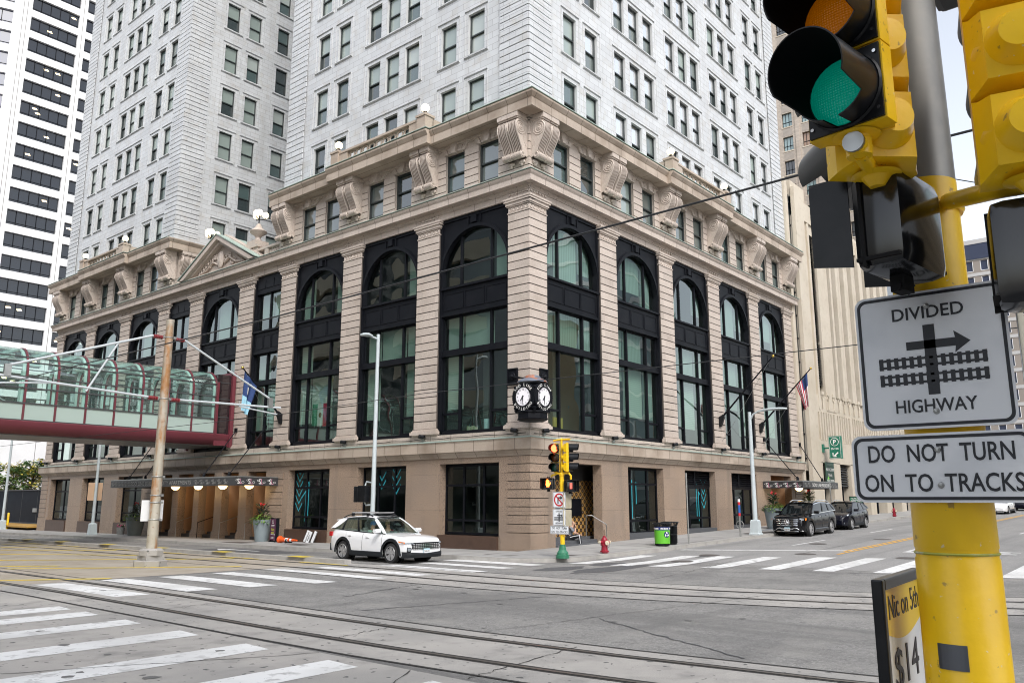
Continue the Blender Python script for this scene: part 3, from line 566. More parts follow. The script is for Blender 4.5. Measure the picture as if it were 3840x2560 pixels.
# ---- terracotta tower: two wings with a light court between
ROWS=[22.70+3.64*i for i in range(11)]; WH=2.2; TOP=62
TL=[3.48,5.42,8.22,9.80,11.38,14.18,16.12]; TFL=[LY-c for c in TL]
TR=[3.48,5.39,8.18,9.76,11.34,13.98,15.55,17.12,19.78,21.36,22.94,25.72,27.62]
TC=[3.5,5.45,8.1,9.95,13]
HW=.55
def towr(F,u0,u1,cents,d,quL=True,quR=True,rows=ROWS,z0=20.2):
    mb=MB(); holes=[(c-HW,c+HW,z-WH,z) for c in cents for z in rows]
    wall(mb,F,u0,u1,z0,TOP,holes,.28,d,0,1)
    for q,(a,b) in ((quL,(u0-.046,u0+1.72)),(quR,(u1-1.72,u1))):
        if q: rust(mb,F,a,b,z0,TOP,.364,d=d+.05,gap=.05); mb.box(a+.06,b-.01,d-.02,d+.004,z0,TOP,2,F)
    # moulded surrounds: pairs and triples share one
    grp=[]; 
    for c in sorted(cents):
        if grp and c-grp[-1][-1]<1.75: grp[-1].append(c)
        else: grp.append([c])
    for z in rows:
        for g in grp:
            a,b=g[0]-HW,g[-1]+HW
            for (p,q,r,t2_,t) in ((a-.24,b+.24,z+.20,z+.25,.04),(a-.24,a-.205,z-WH-.12,z+.20,.02),(b+.205,b+.24,z-WH-.12,z+.20,.02),(a-.26,b+.26,z-WH-.19,z-WH-.12,.06)): mb.box(p,q,d-.03,d+t,r,t2_,1,F,'k')
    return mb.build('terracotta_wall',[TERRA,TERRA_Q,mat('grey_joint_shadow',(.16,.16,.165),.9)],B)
DT=-.12
F1=FL
towr(FL,.12,19.4,TL,DT); towr(FL,32.95,LY-.1,TFL,DT); towr(FR,.12,LX,TR,DT)
FC2=lambda u,d,z:(u,32.95-d,z)
towr(FC2,.12,16,TC,0,True,False)
FB=lambda u,d,z:(u,19.4+d,z); FE=lambda u,d,z:(LX+d-.1,u,z); FK=lambda u,d,z:(u,LY-.1+d,z)
mb=MB()
for F,a,b in ((FB,.12,16),(FE,.12,LY-.1),(FK,.12,LX-.1)): mb.poly([(a,0,16.6),(b,0,16.6),(b,0,TOP),(a,0,TOP)],0,F)
mb.poly([(16,19.4,16.6),(16,32.95,16.6),(16,32.95,TOP),(16,19.4,TOP)]); 
mb.box(.15,16,.15,19.35,TOP-.3,TOP-.1); mb.box(.15,16,33,LY-.15,TOP-.3,TOP-.1); mb.box(16,LX-.15,.15,LY-.15,TOP-.3,TOP-.1)
mb.build('rear_wall',TERRA,B)
# sash windows: one mesh each, panes as their own pieces
def sash_frame():
    mb=MB(); h=WH
    for a,b,c,e in ((-HW,-HW+.075,0,h),(HW-.075,HW,0,h),(-HW,HW,0,.09),(-HW,HW,h-.07,h),(-HW,HW,h*.46,h*.46+.07)): mb.box(a,b,.15,.26,c,e)
    return mb
FRM=sash_frame().build('sash_window',FRAME); FRM_ME=FRM.data; bpy.data.objects.remove(FRM)
PANE_ME=[]
for up,lo in ((0,0),(1,0),(2,0),(2,2),(3,3),(1,1),(4,0),(3,1),(4,4),(5,4),(5,0),(5,5),(2,1)):
    mb=MB(); mb.poly([(-HW,.215,WH*.47),(HW,.215,WH*.47),(HW,.215,WH),(-HW,.215,WH)],0); mb.poly([(-HW,.245,0),(HW,.245,0),(HW,.245,WH*.5),(-HW,.245,WH*.5)],1)
    o=mb.build('pane',[PANES[up],PANES[lo]],recalc=False); PANE_ME.append(o.data); bpy.data.objects.remove(o)
ROT={0:Matrix.Rotation(-math.pi/2,4,'Z'),1:Matrix.Identity(4)}
spots=[]
for c in TL:
    for z in ROWS: spots.append(('L',c,z))
for c in TFL:
    for z in ROWS: spots.append(('L',c,z))
for c in TR:
    for z in ROWS: spots.append(('R',c,z))
for c in TC[:4]:
    for z in ROWS: spots.append(('C',c,z))
cpos=Vector((-27.2,-21.9,2.04)); vis=[]
def wpos(s):
    k,c,z=s
    return {'L':Vector((.12,c,z-WH)),'R':Vector((c,.12,z-WH)),'C':Vector((c,32.95,z-WH))}[k]
def score(s):
    p=wpos(s)+Vector((0,0,1)); v=p-cpos; n={'L':Vector((-1,0,0)),'R':Vector((0,-1,0)),'C':Vector((0,-1,0))}[s[0]]
    el=math.degrees(math.atan2(v.z,v.xy.length)); q=cam.matrix_world.inverted()@p
    inside=q.z<0 and abs(q.x/q.z)<1.92/3.0537*1.02 and (q.y/-q.z)<1.28/3.0537*1.05
    return (-v.normalized().dot(n))/v.length_squared if inside else 0
spots=sorted(spots,key=score,reverse=True)
big=spots[:100]; rest=spots[100:]
rw=random.Random(5)
def pick(s):
    if s[0]=='R': return rw.choice([9,9,9,10,9,11,6,3] if s[1]>6.5 else [3,7,2,9,1])
    if s[0]=='C': return rw.choice([1,3,3,2,2,7,7,0])
    return rw.choice([0,12,1,2,3,3,5,7,8,3,2,4])
for s in big:
    o=bpy.data.objects.new('sash_window',FRM_ME); COL.objects.link(o); o.parent=B
    o.matrix_local=Matrix.Translation(wpos(s))@(ROT[0] if s[0]=='L' else ROT[1])
    p=bpy.data.objects.new('pane',PANE_ME[pick(s)]); COL.objects.link(p); p.parent=o
mb=MB()
fb=sash_frame(); 
for s in rest:
    M=Matrix.Translation(wpos(s))@(ROT[0] if s[0]=='L' else ROT[1]); n=len(mb.v)
    mb.v+=[tuple(M@Vector(v)) for v in fb.v]; mb.f+=[[i+n for i in f] for f in fb.f]; mb.m+=[0]*len(fb.f)
    k=rw.choice([1,2,3,4,5] if s[0]!='R' else [6,6,6,6,2,3]); k2=rw.choice([1,k] if s[0]!='R' else [5,6,1]); T=lambda q:[tuple(M@Vector(v)) for v in q]
    mb.poly(T([(-HW,.215,WH*.47),(HW,.215,WH*.47),(HW,.215,WH),(-HW,.215,WH)]),k); mb.poly(T([(-HW,.245,0),(HW,.245,0),(HW,.245,WH*.5),(-HW,.245,WH*.5)]),k2)
tag(mb.build('sash_windows',[FRAME]+PANES,B,recalc=False),kind='stuff')
# attic windows
def attic_mesh(w,h):
    mb=MB()
    for a,b,c,e in ((-w,-w+.08,0,h),(w-.08,w,0,h),(-w,w,0,.1),(-w,w,h-.08,h),(-w,w,h*.46,h*.46+.07)): mb.box(a,b,.10,.25,c,e)
    o=mb.build('attic_window',FRAME); me=o.data; bpy.data.objects.remove(o)
    ps=[]
    for k in (0,1,5,4,2):
        mb=MB(); mb.poly([(-w,.21,0),(w,.21,0),(w,.21,h),(-w,.21,h)]); o=mb.build('pane',PANES[min(k,4)],recalc=False); ps.append(o.data); bpy.data.objects.remove(o)
    return me,ps
AM,AP=attic_mesh(.64,1.98)
for k,lst in (('L',attL),('R',attR),('C',[(1.6,2.9),(3.7,5.0)])):
    for a,b in lst:
        o=bpy.data.objects.new('attic_window',AM); COL.objects.link(o); o.parent=B; c=(a+b)/2
        o.matrix_local=Matrix.Translation({'L':(0,c,17),'R':(c,0,17),'C':(c,32.55,17)}[k])@(ROT[0] if k=='L' else ROT[1])
        p=bpy.data.objects.new('pane',rw.choice(AP)); COL.objects.link(p); p.parent=o
# ---- parapets over the projecting cornice
def parapet(F,a,b):
    mb=MB(); d0,d1=.72,1.02
    for u in (a,b-.62): mb.box(u,u+.62,.55,1.12,20.29,20.98,0,F); mb.box(u-.05,u+.67,.5,1.17,20.98,21.10,0,F); mb.box(u+.14,u+.48,.68,1.0,21.10,21.2,0,F)
    mb.box(a+.62,a+1.3,d0,d1,20.29,20.9,0,F); mb.box(b-1.3,b-.62,d0,d1,20.29,20.9,0,F)
    mb.box(a+.6,b-.6,d0-.04,d1+.04,20.86,20.98,0,F); mb.box(a+.6,b-.6,d0-.04,d1+.04,20.29,20.40,0,F)
    n=9
    for k in range(n): mb.torus((a+1.3+.27+k*(b-a-2.6-.54)/(n-1),.87,20.63),.205,.05,'y',16,6,0,F)
    mb.box(a,a+.3,-.9,.6,20.29,20.95,0,F); mb.box(b-.3,b,-.9,.6,20.29,20.95,0,F)
    return mb.build('pierced_parapet',G_TAN,B)
parapet(FL,5.75,13.3); parapet(FR,11.5,18.9); parapet(FL,LY-13.3,LY-5.75)
# ---- centre: balustrade, urn pedestals, pediment
mb=MB()
mb.box(19.4,32.4,-.5,-.2,16.72,16.95,0,FL); mb.box(19.4,32.4,-.55,-.15,17.48,17.62,0,FL)
for a,b in ((19.35,19.75),(21.0,21.35),(30.3,30.65),(31.95,32.4)): mb.box(a,b,-.53,-.17,16.95,17.5,0,FL)
def balus(u): mb.lathe([(.05,0),(.07,.05),(.05,.1),(.10,.25),(.09,.32),(.045,.46),(.07,.5),(.07,.53)],(0,0,0),8,0,lambda x,y,z,u=u:FL(u+x,-.35+y,16.95+z))
for k in range(6): balus(19.95+k*.19); balus(30.8+k*.19)
mb.build('balustrade',G_BEIGE,B,smooth=40)
def urnped(c):
    mb=MB(); mb.box(c-.85,c+.85,-1.35,-.1,16.7,17.75,0,FL); mb.box(c-.95,c+.95,-1.45,0,17.75,17.92,0,FL)
    mb.box(c-.62,c+.62,-1.2,-.05,17.92,18.12,0,FL); mb.box(c-.5,c+.5,-1.1,-.15,18.12,18.32,0,FL); return mb.build('urn_pedestal',G_BEIGE,B)
urnped(22.9); urnped(28.78)
mb=MB(); PC=25.84; FZ=lambda x,y,z:FL(x,z,y)
mb.prism([(PC-4.5,16.76),(PC+4.5,16.76),(PC+4.5,17.0),(PC,19.35),(PC-4.5,17.0)],-.5,.05,'z',0,FZ)
for s in (-1,1):
    mb.prism([(PC+s*4.55,16.74),(PC+s*4.0,16.74),(PC,18.86),(PC,19.17)],0,.62,'z',0,FZ); mb.prism([(PC+s*3.95,16.76),(PC+s*3.6,16.76),(PC,18.62),(PC,18.84)],0,.38,'z',0,FZ)
    mb.prism([(PC+s*4.65,16.80),(PC,19.19),(PC,19.25),(PC+s*4.65,16.86)],-1.5,.68,'z',1,FZ)
mb.box(PC-4.4,PC+4.4,0,.42,16.70,16.80,0,FL)
mb.build('pediment',[G_BEIGE,COPPER],B)
mb=MB(); mb.sphere((PC,.16,17.55),.42,0,16,10,FL,(.62,.4,1.35)); mb.torus((PC,.2,17.55),.3,.06,'y',20,6,0,lambda x,y,z:FL(PC+(x-PC),y,17.55+(z-17.55)*1.6))
rr=random.Random(3)
for s in (-1,1):
    for k in range(9):
        u=.45+k*.27; zt=16.95+max(.05,(2.0-u*.62))*rr.uniform(.25,.8); mb.torus((PC+s*u,.12,zt),rr.uniform(.09,.16),.045,'y',12,5,0,FL); mb.sphere((PC+s*(u+.1),.12,zt-.16),.09,0,8,6,FL)
    mb.tube([(PC+s*.4,.14,17.3),(PC+s*1.0,.16,17.55),(PC+s*1.7,.14,17.15),(PC+s*2.6,.12,17.0)],.07,6,0,FL)
mb.build('pediment_carving',G_BEIGE,B,smooth=60)
# ---- shop windows
def shop(F,a,b,z0,z1,lights,door=False,louver=False,tr=2.9):
    mb=MB(); D0,D1=-.50,-.40
    if louver: z1w=2.85
    else: z1w=z1
    us=[a]+lights+[b]
    for u in us: w=.07 if u in (a,b) else .05; mb.box(u-w,u+w,D0,D1,z0,z1w,0,F)
    for z in (z0+.04,z1w-.06,tr,z0+.62): mb.box(a,b,D0,D1+.005,z-.05,z+.05,0,F)
    if louver:
        mb.box(a,b,D0-.1,D0-.02,z1w,z1,0,F)
        for k in range(6): zz=z1w+.06+k*(z1-z1w-.1)/6; mb.prism([(-.5,zz),(-.40,zz-.03),(-.38,zz),(-.48,zz+.1)],a,b,'u',0,F)
        for u in (a,(a+b)/2,b): mb.box(u-.05,u+.05,D0,D1+.03,z1w,z1,0,F)
    o=mb.build('shop_window',BLACK,B)
    g=MB(); g.poly([(a,-.45,z0),(b,-.45,z0),(b,-.45,z1w),(a,-.45,z1w)],0,F); g.build('pane',GLS,o)
    r=MB(); r.poly([(a-.1,-2.6,-.5),(b+.1,-2.6,-.5),(b+.1,-2.6,3.9),(a-.1,-2.6,3.9)],0,F)
    for u in (a-.1,b+.1): r.poly([(u,-2.6,-.5),(u,-.5,-.5),(u,-.5,3.9),(u,-2.6,3.9)],0,F)
    r.box(a,b,-2.6,-.52,z0-.1,z0-.02,0,F); r.box(a,b,-2.6,-.52,3.8,3.9,0,F)
    r.build('shop_interior',mat('shop_dark',(.05,.055,.05),.9,noise=[((.16,.17,.15),.5,.5,.65,.8,2)]),o)
    return o
for a,b in L_SHOP: shop(FL,a,b,.56,3.70,[a+(b-a)*.34,a+(b-a)*.68] if a<20 else [a+(b-a)*.5],tr=2.75)
shop(FR,7.74,11.2,.45,3.70,[8.6,10.2],True); shop(FR,13.57,17.2,.5,3.70,[14.7,16.1],True,True); shop(FR,19.35,22.95,.6,3.70,[20.5,21.8],True,True)
SILLM=mat('brown_metal_sill',(.085,.05,.035),.45,noise=[((.06,.035,.025),3,.45,.7,.6,3)])
for a,b in L_SHOP: mb=MB(); mb.box(a+.02,b+.02,-.46,.10,-1,.52,0,FL); mb.build('sill_box',SILLM,B)
STEPM=mat('dark_slate_step',(.085,.09,.098),.5)
for a,b in R_SHOP[1:4]: mb=MB(); mb.box(a,b,-.6,-.02,-1,.40+.012*a,0,FR); mb.build('door_step',STEPM,B)
# turquoise chevrons stuck on the shop glass
TURQ=mat('turquoise_vinyl',(.03,.36,.44),.5)
def chev(F,a,z0,n,w=.62,h=.42,pitch=.40,bars=True,flip=False):
    mb=MB()
    for k in range(n):
        z=z0+k*pitch
        for s in (-1,1): mb.poly([(a,-.437,z),(a,-.437,z+.10),(a+s*w/2,-.437,z+h+.10),(a+s*w/2,-.437,z+h)],0,F)
    if bars:
        for k,(du,zb,zt) in enumerate(((-.62,.95,2.6),(-.86,1.2,3.1))):
            mb.box(a+du-.03,a+du+.03,-.44,-.434,zb,zt,0,F); mb.poly([(a+du+.03,-.437,zt),(a+du+.03,-.437,zt-.1),(a+du+.35,-.437,zt-.42),(a+du+.35,-.437,zt-.32)],0,F)
    mb.build('chevron_decal',TURQ,B)
chev(FL,16.85,1.45,6); chev(FL,8.85,2.35,3,bars=False); chev(FL,9.95,2.6,2,bars=False); chev(FR,16.5,1.6,4,bars=True)
mb=MB()
for u,zb,zt in ((8.35,.95,3.3),(8.75,1.2,3.1),(9.15,1.9,3.0)): mb.box(u-.03,u+.03,-.44,-.434,zb,zt,0,FR)
for k in range(6): mb.poly([(7.85,-.437,1.5+.35*k),(7.85,-.437,1.6+.35*k),(8.25,-.437,2.0+.35*k),(8.25,-.437,1.9+.35*k)],0,FR)
mb.build('chevron_decal',TURQ,B)
# ---- corner doorway with patterned wall
PATT=bpy.data.materials.new('disc_pattern_tile'); PATT.use_nodes=True
def _patt():
    t=PATT.node_tree; b=t.nodes['Principled BSDF']; uv=t.nodes.new('ShaderNodeUVMap'); uv.uv_map='UVMap'; b.inputs['Roughness'].default_value=.4
    def vm(op,v=None,src=None):
        n=t.nodes.new('ShaderNodeVectorMath'); n.operation=op
        if src is not None: t.links.new(src,n.inputs[0])
        if v is not None: n.inputs[1].default_value=v
        return n
    rot=t.nodes.new('ShaderNodeVectorRotate'); rot.rotation_type='Z_AXIS'; rot.inputs['Angle'].default_value=R(45); t.links.new(uv.outputs[0],rot.inputs['Vector'])
    sc=vm('SCALE',src=rot.outputs[0]); sc.inputs['Scale'].default_value=4.2
    fr=vm('FRACTION',src=sc.outputs[0]); sb=vm('SUBTRACT',(.5,.5,0),fr.outputs[0]); ml=vm('MULTIPLY',(1,1,0),sb.outputs[0]); ln=vm('LENGTH',src=ml.outputs[0])
    cr=t.nodes.new('ShaderNodeValToRGB'); cr.color_ramp.interpolation='CONSTANT'; e=cr.color_ramp.elements
    e[0].position=0; e[0].color=(.75,.72,.65,1); e[1].position=.07; e[1].color=(.035,.016,.010,1)
    for p,c in ((.16,(.17,.09,.05,1)),(.19,(.035,.016,.010,1)),(.40,(.50,.29,.09,1)),(.66,(.7,.68,.6,1))): q=e.new(p); q.color=c
    t.links.new(ln.outputs['Value'],cr.inputs[0]); t.links.new(cr.outputs[0],b.inputs['Base Color'])
_patt()
mb=MB(); mb.box(1.4,7.0,-1.42,-1.35,.2,3.02,0,FR); mb.build('patterned_wall',PATT,B)
mb=MB(); mb.box(1.3,9,-2.6,-.5,3.72,3.9,0,FR); mb.box(1.3,7.0,-1.34,-1.30,3.02,3.72,0,FR); mb.box(1.3,1.4,-2,-.5,-.5,3.9,0,FR); mb.box(7.0,7.1,-2,-.5,-.5,3.9,0,FR); mb.box(1.4,7.0,-2.0,-.8,.28,.40,0,FR); mb.box(2.6,5.5,-1.33,-1.25,1.35,2.15,1,FR); mb.build('doorway_recess',[mat('doorway_dark',(.03,.028,.026),.7),BLACK],B)
mb=MB()
for z,d in ((.16,.12),(.30,-.30),(.42,-.72)): mb.box(1.76,5.39,-1.34,d,-.4,z,0,FR)
mb.build('doorway_steps',mat('slate_steps',(.10,.105,.115),.55,noise=[((.15,.155,.16),2,.45,.7,.6,4)]),B)
# ---- 5th street entrance: lit passages behind the colonnade
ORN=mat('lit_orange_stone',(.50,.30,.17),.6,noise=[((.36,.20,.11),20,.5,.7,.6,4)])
mb=MB()
mb.poly([(19.3,-3.2,-.5),(32.4,-3.2,-.5),(32.4,-3.2,3.9),(19.3,-3.2,3.9)],1,FL)
mb.box(19.3,32.4,-3.2,-.5,3.70,3.8,1,FL)
for u in (19.45,21.45,24.15,26.8,29.35,32.2):
    mb.box(u-.05,u+.62,-1.7,-.5,-.5,3.7,0,FL); mb.box(u+.1,u+.62,-3.1,-1.7,-.5,3.7,1,FL)
for z,d in ((-.02,-.35),(.14,-.72),(.30,-1.1),(.45,-1.5)): mb.box(19.4,32.2,-3.2,d,-.6,z,2,FL)
for a,b in ENT:
    c=(a+b)/2+.35
    mb.box(c-.65,c-.60,-3.1,-3.0,.45,3.4,3,FL); mb.box(c+.60,c+.65,-3.1,-3.0,.45,3.4,3,FL); mb.box(c-.02,c+.02,-3.1,-3.0,.45,2.8,3,FL); mb.box(c-.65,c+.65,-3.1,-3.0,2.75,2.82,3,FL)
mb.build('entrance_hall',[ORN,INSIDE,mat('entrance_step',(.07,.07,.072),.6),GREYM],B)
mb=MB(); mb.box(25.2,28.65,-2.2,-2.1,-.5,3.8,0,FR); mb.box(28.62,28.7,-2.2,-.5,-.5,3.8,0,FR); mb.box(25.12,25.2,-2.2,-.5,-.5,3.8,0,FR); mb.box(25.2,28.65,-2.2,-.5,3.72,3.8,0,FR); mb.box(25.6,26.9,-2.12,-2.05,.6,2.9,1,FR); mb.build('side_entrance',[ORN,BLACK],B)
# soot and uplights
def uplight(F,u,d,z):
    mb=MB(); mb.box(u-.07,u+.07,d,d+.1,z-.02,z+.12,1,F); mb.cyl((u-.12,d+.12,z+.16),(u+.14,d+.20,z+.20),.085,.10,10,0,F); mb.build('floodlight',[BPLAS,STEEL],B)
for u in (.75,6.5,12.4,18.3,33.4,39.3,45.2,51.0): uplight(FL,u,0,4.86)
for u in (.9,6.4,12.3,18.15,24.0,29.9): uplight(FR,u,0,4.86)
def cable(F,us,d,z):
    mb=MB(); pts=[]
    u=us[0]
    while u<us[1]: pts.append((u,d+rnd.uniform(-.02,.02),z+rnd.uniform(-.015,.03))); u+=.45
    mb.tube(pts,.016,5,0,F); mb.build('floodlight_cable',RUB,B)
cable(FL,(.2,18.6),.05,4.90); cable(FR,(.2,30),.05,4.90); cable(FL,(33,51),.05,4.90)
# flag of Mexico-style tricolour hung behind a window, books and a folder on sills
mb=MB()
for k,(a,b) in enumerate(((15.62,16.1),(15.12,15.62),(14.62,15.12))): mb.box(a,b,-.52,-.50,6.15-.04*k,7.35,k,FL)
mb.sphere((15.37,-.498,6.72),.14,3,12,8,FL,(1,.05,1))
mb.build('window_flag',[mat('flag_green',(.02,.20,.10),.7),mat('flag_white',(.62,.62,.58),.7),mat('flag_red',(.5,.03,.05),.7),mat('flag_emblem',(.16,.12,.05),.8)],B)
mb=MB(); mb.box(2.2,2.9,-.46,-.40,5.30,5.78,0,FR); mb.build('sill_folder',mat('yellow_folder',(.45,.34,.09),.7),B)
mb=MB()
for k in range(6): mb.box(3.6+k*.10,3.68+k*.10,-.62,-.5,5.26,5.40+.03*(k%3),k%2,FL)
mb.cyl((2.95,-.55,5.26),(2.95,-.55,5.72),.15,None,14,2,FL); mb.build('sill_books',[mat('books_cream',(.55,.52,.38),.8),mat('books_green',(.35,.4,.25),.8),mat('books_pale_blue',(.5,.65,.68),.6)],B)
# ================================================================== surrounding blocks
def part(mb,name,m,parent,**k): return mb.build(name,m,parent,**k)
# white marble office tower across the cross street, far left
OW=empty('office_tower','white marble office tower with dark ribbon windows beyond the left end of the corner building','building')
MARB=mat('white_marble',(.78,.78,.78),.5,noise=[((.66,.66,.66),.35,.4,.7,.5,3),((.70,.69,.68),4,.5,.7,.4,4)])
OGL=[mat('office_glass_dark',(.008,.012,.020),.04,ior=1.6,bump=.12,bscale=.5),mat('office_glass_blue',(.05,.06,.10),.05,ior=2.2,bump=.03,bscale=.5)]
OLIT=mat('ceiling_light_panel',(1,.85,.6),.5,emit=(1,.75,.42),estr=.9)
y0=122; FO=lambda u,d,z:(u,y0-d,z)
ZR=[14.2+3.83*i for i in range(22)]; holes=[]
mbw=MB(); mbg=MB(); cols_=[(16.2,23.8),(25.0,29.5),(31,38.5)]
hs_=[(a,b,z-2.55,z) for a,b in cols_ for z in ZR]
wall(mbw,FO,14.4,52,0,102,hs_,.5)
A0=Vector((14.4,y0)); AD=Vector((-.93,.37)).normalized(); AN=Vector((-AD.y,AD.x))*-1
if AN.y>0: AN=-AN
FA=lambda u,d,z:((A0+AD*u+AN*d).x,(A0+AD*u+AN*d).y,z)
ha=[(a,b,z-2.55,z) for a,b in ((.9,7.4),(8.6,15)) for z in ZR]
wall(mbw,FA,0,40,0,102,ha,.5)
for u in (14.9,15.5,24.4,30.2): mbw.box(u-.03,u+.03,-.02,.015,0,102,1,FO)
part(mbw,'marble_wall',[MARB,GROOVE],OW)
rr=random.Random(11); nfr=0
for F,L in ((FO,hs_),(FA,ha)):
    for a,b,c,e in L:
        if nfr>=88: break
        vis_=(F is FA and a<1) or (F is FO and a<26)
        if not vis_: continue
        g=MB(); g.poly([(a,-.45,c),(b,-.45,c),(b,-.45,e),(a,-.45,e)],1 if F is FA else 0,F)
        n=max(2,round((b-a)/1.5))
        for k in range(1,n): u=a+(b-a)*k/n; g.box(u-.05,u+.05,-.45,-.38,c,e,2,F)
        g.box(a,b,-.45,-.38,c+.45,c+.53,2,F)
        for k in range(3):
            if rr.random()<.22: u=rr.uniform(a+.4,b-1.2); z=e-rr.uniform(.5,1.3); g.poly([(u,-.43,z),(u+.7,-.43,z+.1),(u+.9,-.43,z-.22),(u+.15,-.43,z-.28)],3,F)
        g.build('ribbon_window',OGL+[BLACK,OLIT],OW); nfr+=1
g=MB(); g.poly([(14.4,-.47,0),(52,-.47,0),(52,-.47,101),(14.4,-.47,101)],0,FO); g.poly([(0,-.47,0),(40,-.47,0),(40,-.47,101),(0,-.47,101)],0,FA); tag(part(g,'window_backing',OGL,OW),kind='stuff')
# pale limestone block beside the right-hand front
LS=empty('limestone_building','cream limestone building with tall fluted piers and louvre strips right of the pink arcade','building')
LIME=mat('cream_limestone',(.56,.50,.41),.75,noise=[((.45,.39,.30),.5,.4,.7,.65,4),((.38,.32,.24),2.5,.55,.8,.5,4)],bump=.06,bscale=30)
DGL=mat('dark_strip_glass',(.02,.025,.03),.05,ior=1.9,bump=.05,bscale=.6)
mb=MB(); 
mb.box(LX+.05,31.1,-.15,20,-1,26.2,0,FR if False else (lambda x,y,z:(x,y,z)))
mb.box(31.5,34.35,-.25,30,4.2,26.2,0); mb.box(31.42,33.2,-.55,-.25,-1,25.6,0); mb.box(34.0,34.36,-.42,-.25,8.8,24.2,0)
mb.box(35.6,37.75,-.42,30,8.8,24.6,0)
for k in range(8):
    u=38.4+k*2.05; mb.box(u,u+.42,-.42,30,9.9,23.4,0); mb.box(u+1.05,u+1.6,-.55,30,9.9,24.6,0)
mb.box(31.5,62,-.38,30,8.6,9.9,0); mb.box(31.5,62,-.45,30,23.4,24.9,0); mb.box(34.3,35.65,-.30,30,22.6,24.4,0)
for k in range(8):   # ribbed panel band
    u=33.9+k*3.55
    for j in range(6): mb.box(u+j*.52,u+j*.52+.26,-.42,-.1,6.5,8.65,0)
    mb.box(u+3.15,u+3.6,-.46,-.1,6.3,8.65,0)
mb.box(33.2,62,-.2,30,6.5,8.7,1)
mb.box(33.2,62,-.40,30,4.85,6.5,0)
for a,b in ((33.2,33.9),(36.0,37.65),(40.1,41.5),(44.5,46),(49,50.5),(53.5,55),(58,62)): mb.box(a,b,-.40,30,-1,4.9,0)
for k in range(10):   # small carved tassels under the top
    u=34.5+k*1.2; mb.box(u,u+.5,-.5,-.4,9.95,10.2,0); mb.torus((u+.25,-.45,9.75),.18,.035,'y',12,4); mb.cyl((u+.25,-.45,9.6),(u+.25,-.45,8.9),.03,.06,6)
part(mb,'stone_front',[LIME,mat('dark_limestone_recess',(.33,.29,.23),.8)],LS)
mb=MB(); mb.box(30.95,31.55,-.1,20,4.9,25,0)
for k in range(12): mb.box(30.95,31.55,-.14,-.1,5+k*1.75,5.12+k*1.75,1)
mb.box(37.5,62,-.1,20,9.9,23.5,0)
for k in range(9):
    for z in (12.2,14.5,16.8,19.1,21.4): mb.box(37.7,62,-.16,-.1,z,z+.1,1)
part(mb,'strip_window',[DGL,BLACK],LS)
mb=MB()
for z0_,z1_ in ((10.7,14.0),(14.3,23.0)):
    z=z0_
    while z<z1_: mb.prism([(-.30,z),(-.12,z+.12),(-.10,z+.14),(-.28,z+.02)],34.4,35.58,'u',0,lambda u,d,z:(u,d,z)); z+=.2
mb.box(34.36,35.6,-.08,20,10.6,23.2,1)
for k in range(9): mb.prism([(-.2,3.2+k*.19),(-.02,3.32+k*.19),(0,3.34+k*.19),(-.18,3.22+k*.19)],37.7,40.05,'u',0,lambda u,d,z:(u,d,z))
part(mb,'louvre_strip',[DGREY,RUB],LS)
mb=MB()
for a,b in ((33.9,36.0),(37.65,40.1),(41.5,44.5),(46,49),(50.5,53.5),(55,58)): mb.box(a,b,.3,20,-1,4.9,0); mb.box(a,a+.06,-.1,.3,.8,4.9,1); mb.box((a+b)/2-.04,(a+b)/2+.04,-.1,.3,.8,4.9,1); mb.box(a,b,-.05,.3,3.05,3.2,1)
part(mb,'ground_opening',[DGL,BLACK],LS)
# tan brick tower behind it
BT=empty('brick_tower','tall tan brick tower with dark paned windows rising behind the cream limestone building','building')
BRK=jointed('tan_brick',(.46,.40,.34),.62,.2,(.36,.32,.28),.012,.10,noise=[((.36,.31,.26),.6,.42,.7,.6,4)],rough=.85)
FT=lambda u,d,z:(75-d,u,z)
cols_=[15.6-2.62*k for k in range(0,4)]; ZT=[19.5+3.41*i for i in range(20)]
mb=MB(); hh=[(c-.68,c+.68,z-2.0,z) for c in cols_ for z in ZT]; wall(mb,FT,6.2,36,0,95,hh,.35)
for k,c in enumerate(cols_): mb.box(c-1.36-.28,c-1.36+.28,-.02,.12,0,95,0,FT); 
for z in ZT:
    for c in cols_: mb.box(c-.75,c+.75,-.05,.06,z-2.14,z-2.0,1,FT); mb.box(c-.66,c+.66,-.03,.015,z+.15,z+1.1,2,FT)
for y in (6.2,36): mb.poly([(0,y,0),(0,y,95),(15,y,95),(15,y,0)],0,lambda a,b,c:(75+a,b,c))
part(mb,'brick_wall',[BRK,LIME,mat('grey_spandrel_brick',(.36,.32,.28),.85,noise=[((.28,.25,.22),2,.4,.7,.6,4)])],BT)
rr=random.Random(2); cnt=0
BGL=[mat('tower_pane_warm',(.32,.20,.13),.1,ior=1.8),mat('tower_pane_dark',(.05,.055,.06),.05,ior=1.9,bump=.05,bscale=1),mat('tower_pane_sky',(.25,.35,.36),.1,ior=1.9)]
for c in cols_[:7]:
    for z in ZT[4:15]:
        g=MB(); k=rr.choice([0,1,1,0,1,2])
        g.poly([(c-.68,-.3,z-2),(c+.68,-.3,z-2),(c+.68,-.3,z),(c-.68,-.3,z)],k,FT)
        for u in (-.66,-.22,.22,.62): g.box(c+u,c+u+.04,-.3,-.24,z-2,z,3,FT)
        for q in (2,1.3,.04): g.box(c-.68,c+.68,-.3,-.24,z-q,z-q+.05,3,FT)
        g.build('paned_window',BGL+[BLACK],BT)
g=MB(); g.poly([(6.2,-.34,0),(36,-.34,0),(36,-.34,94),(6.2,-.34,94)],1,FT); part(g,'window_backing',BGL,BT)
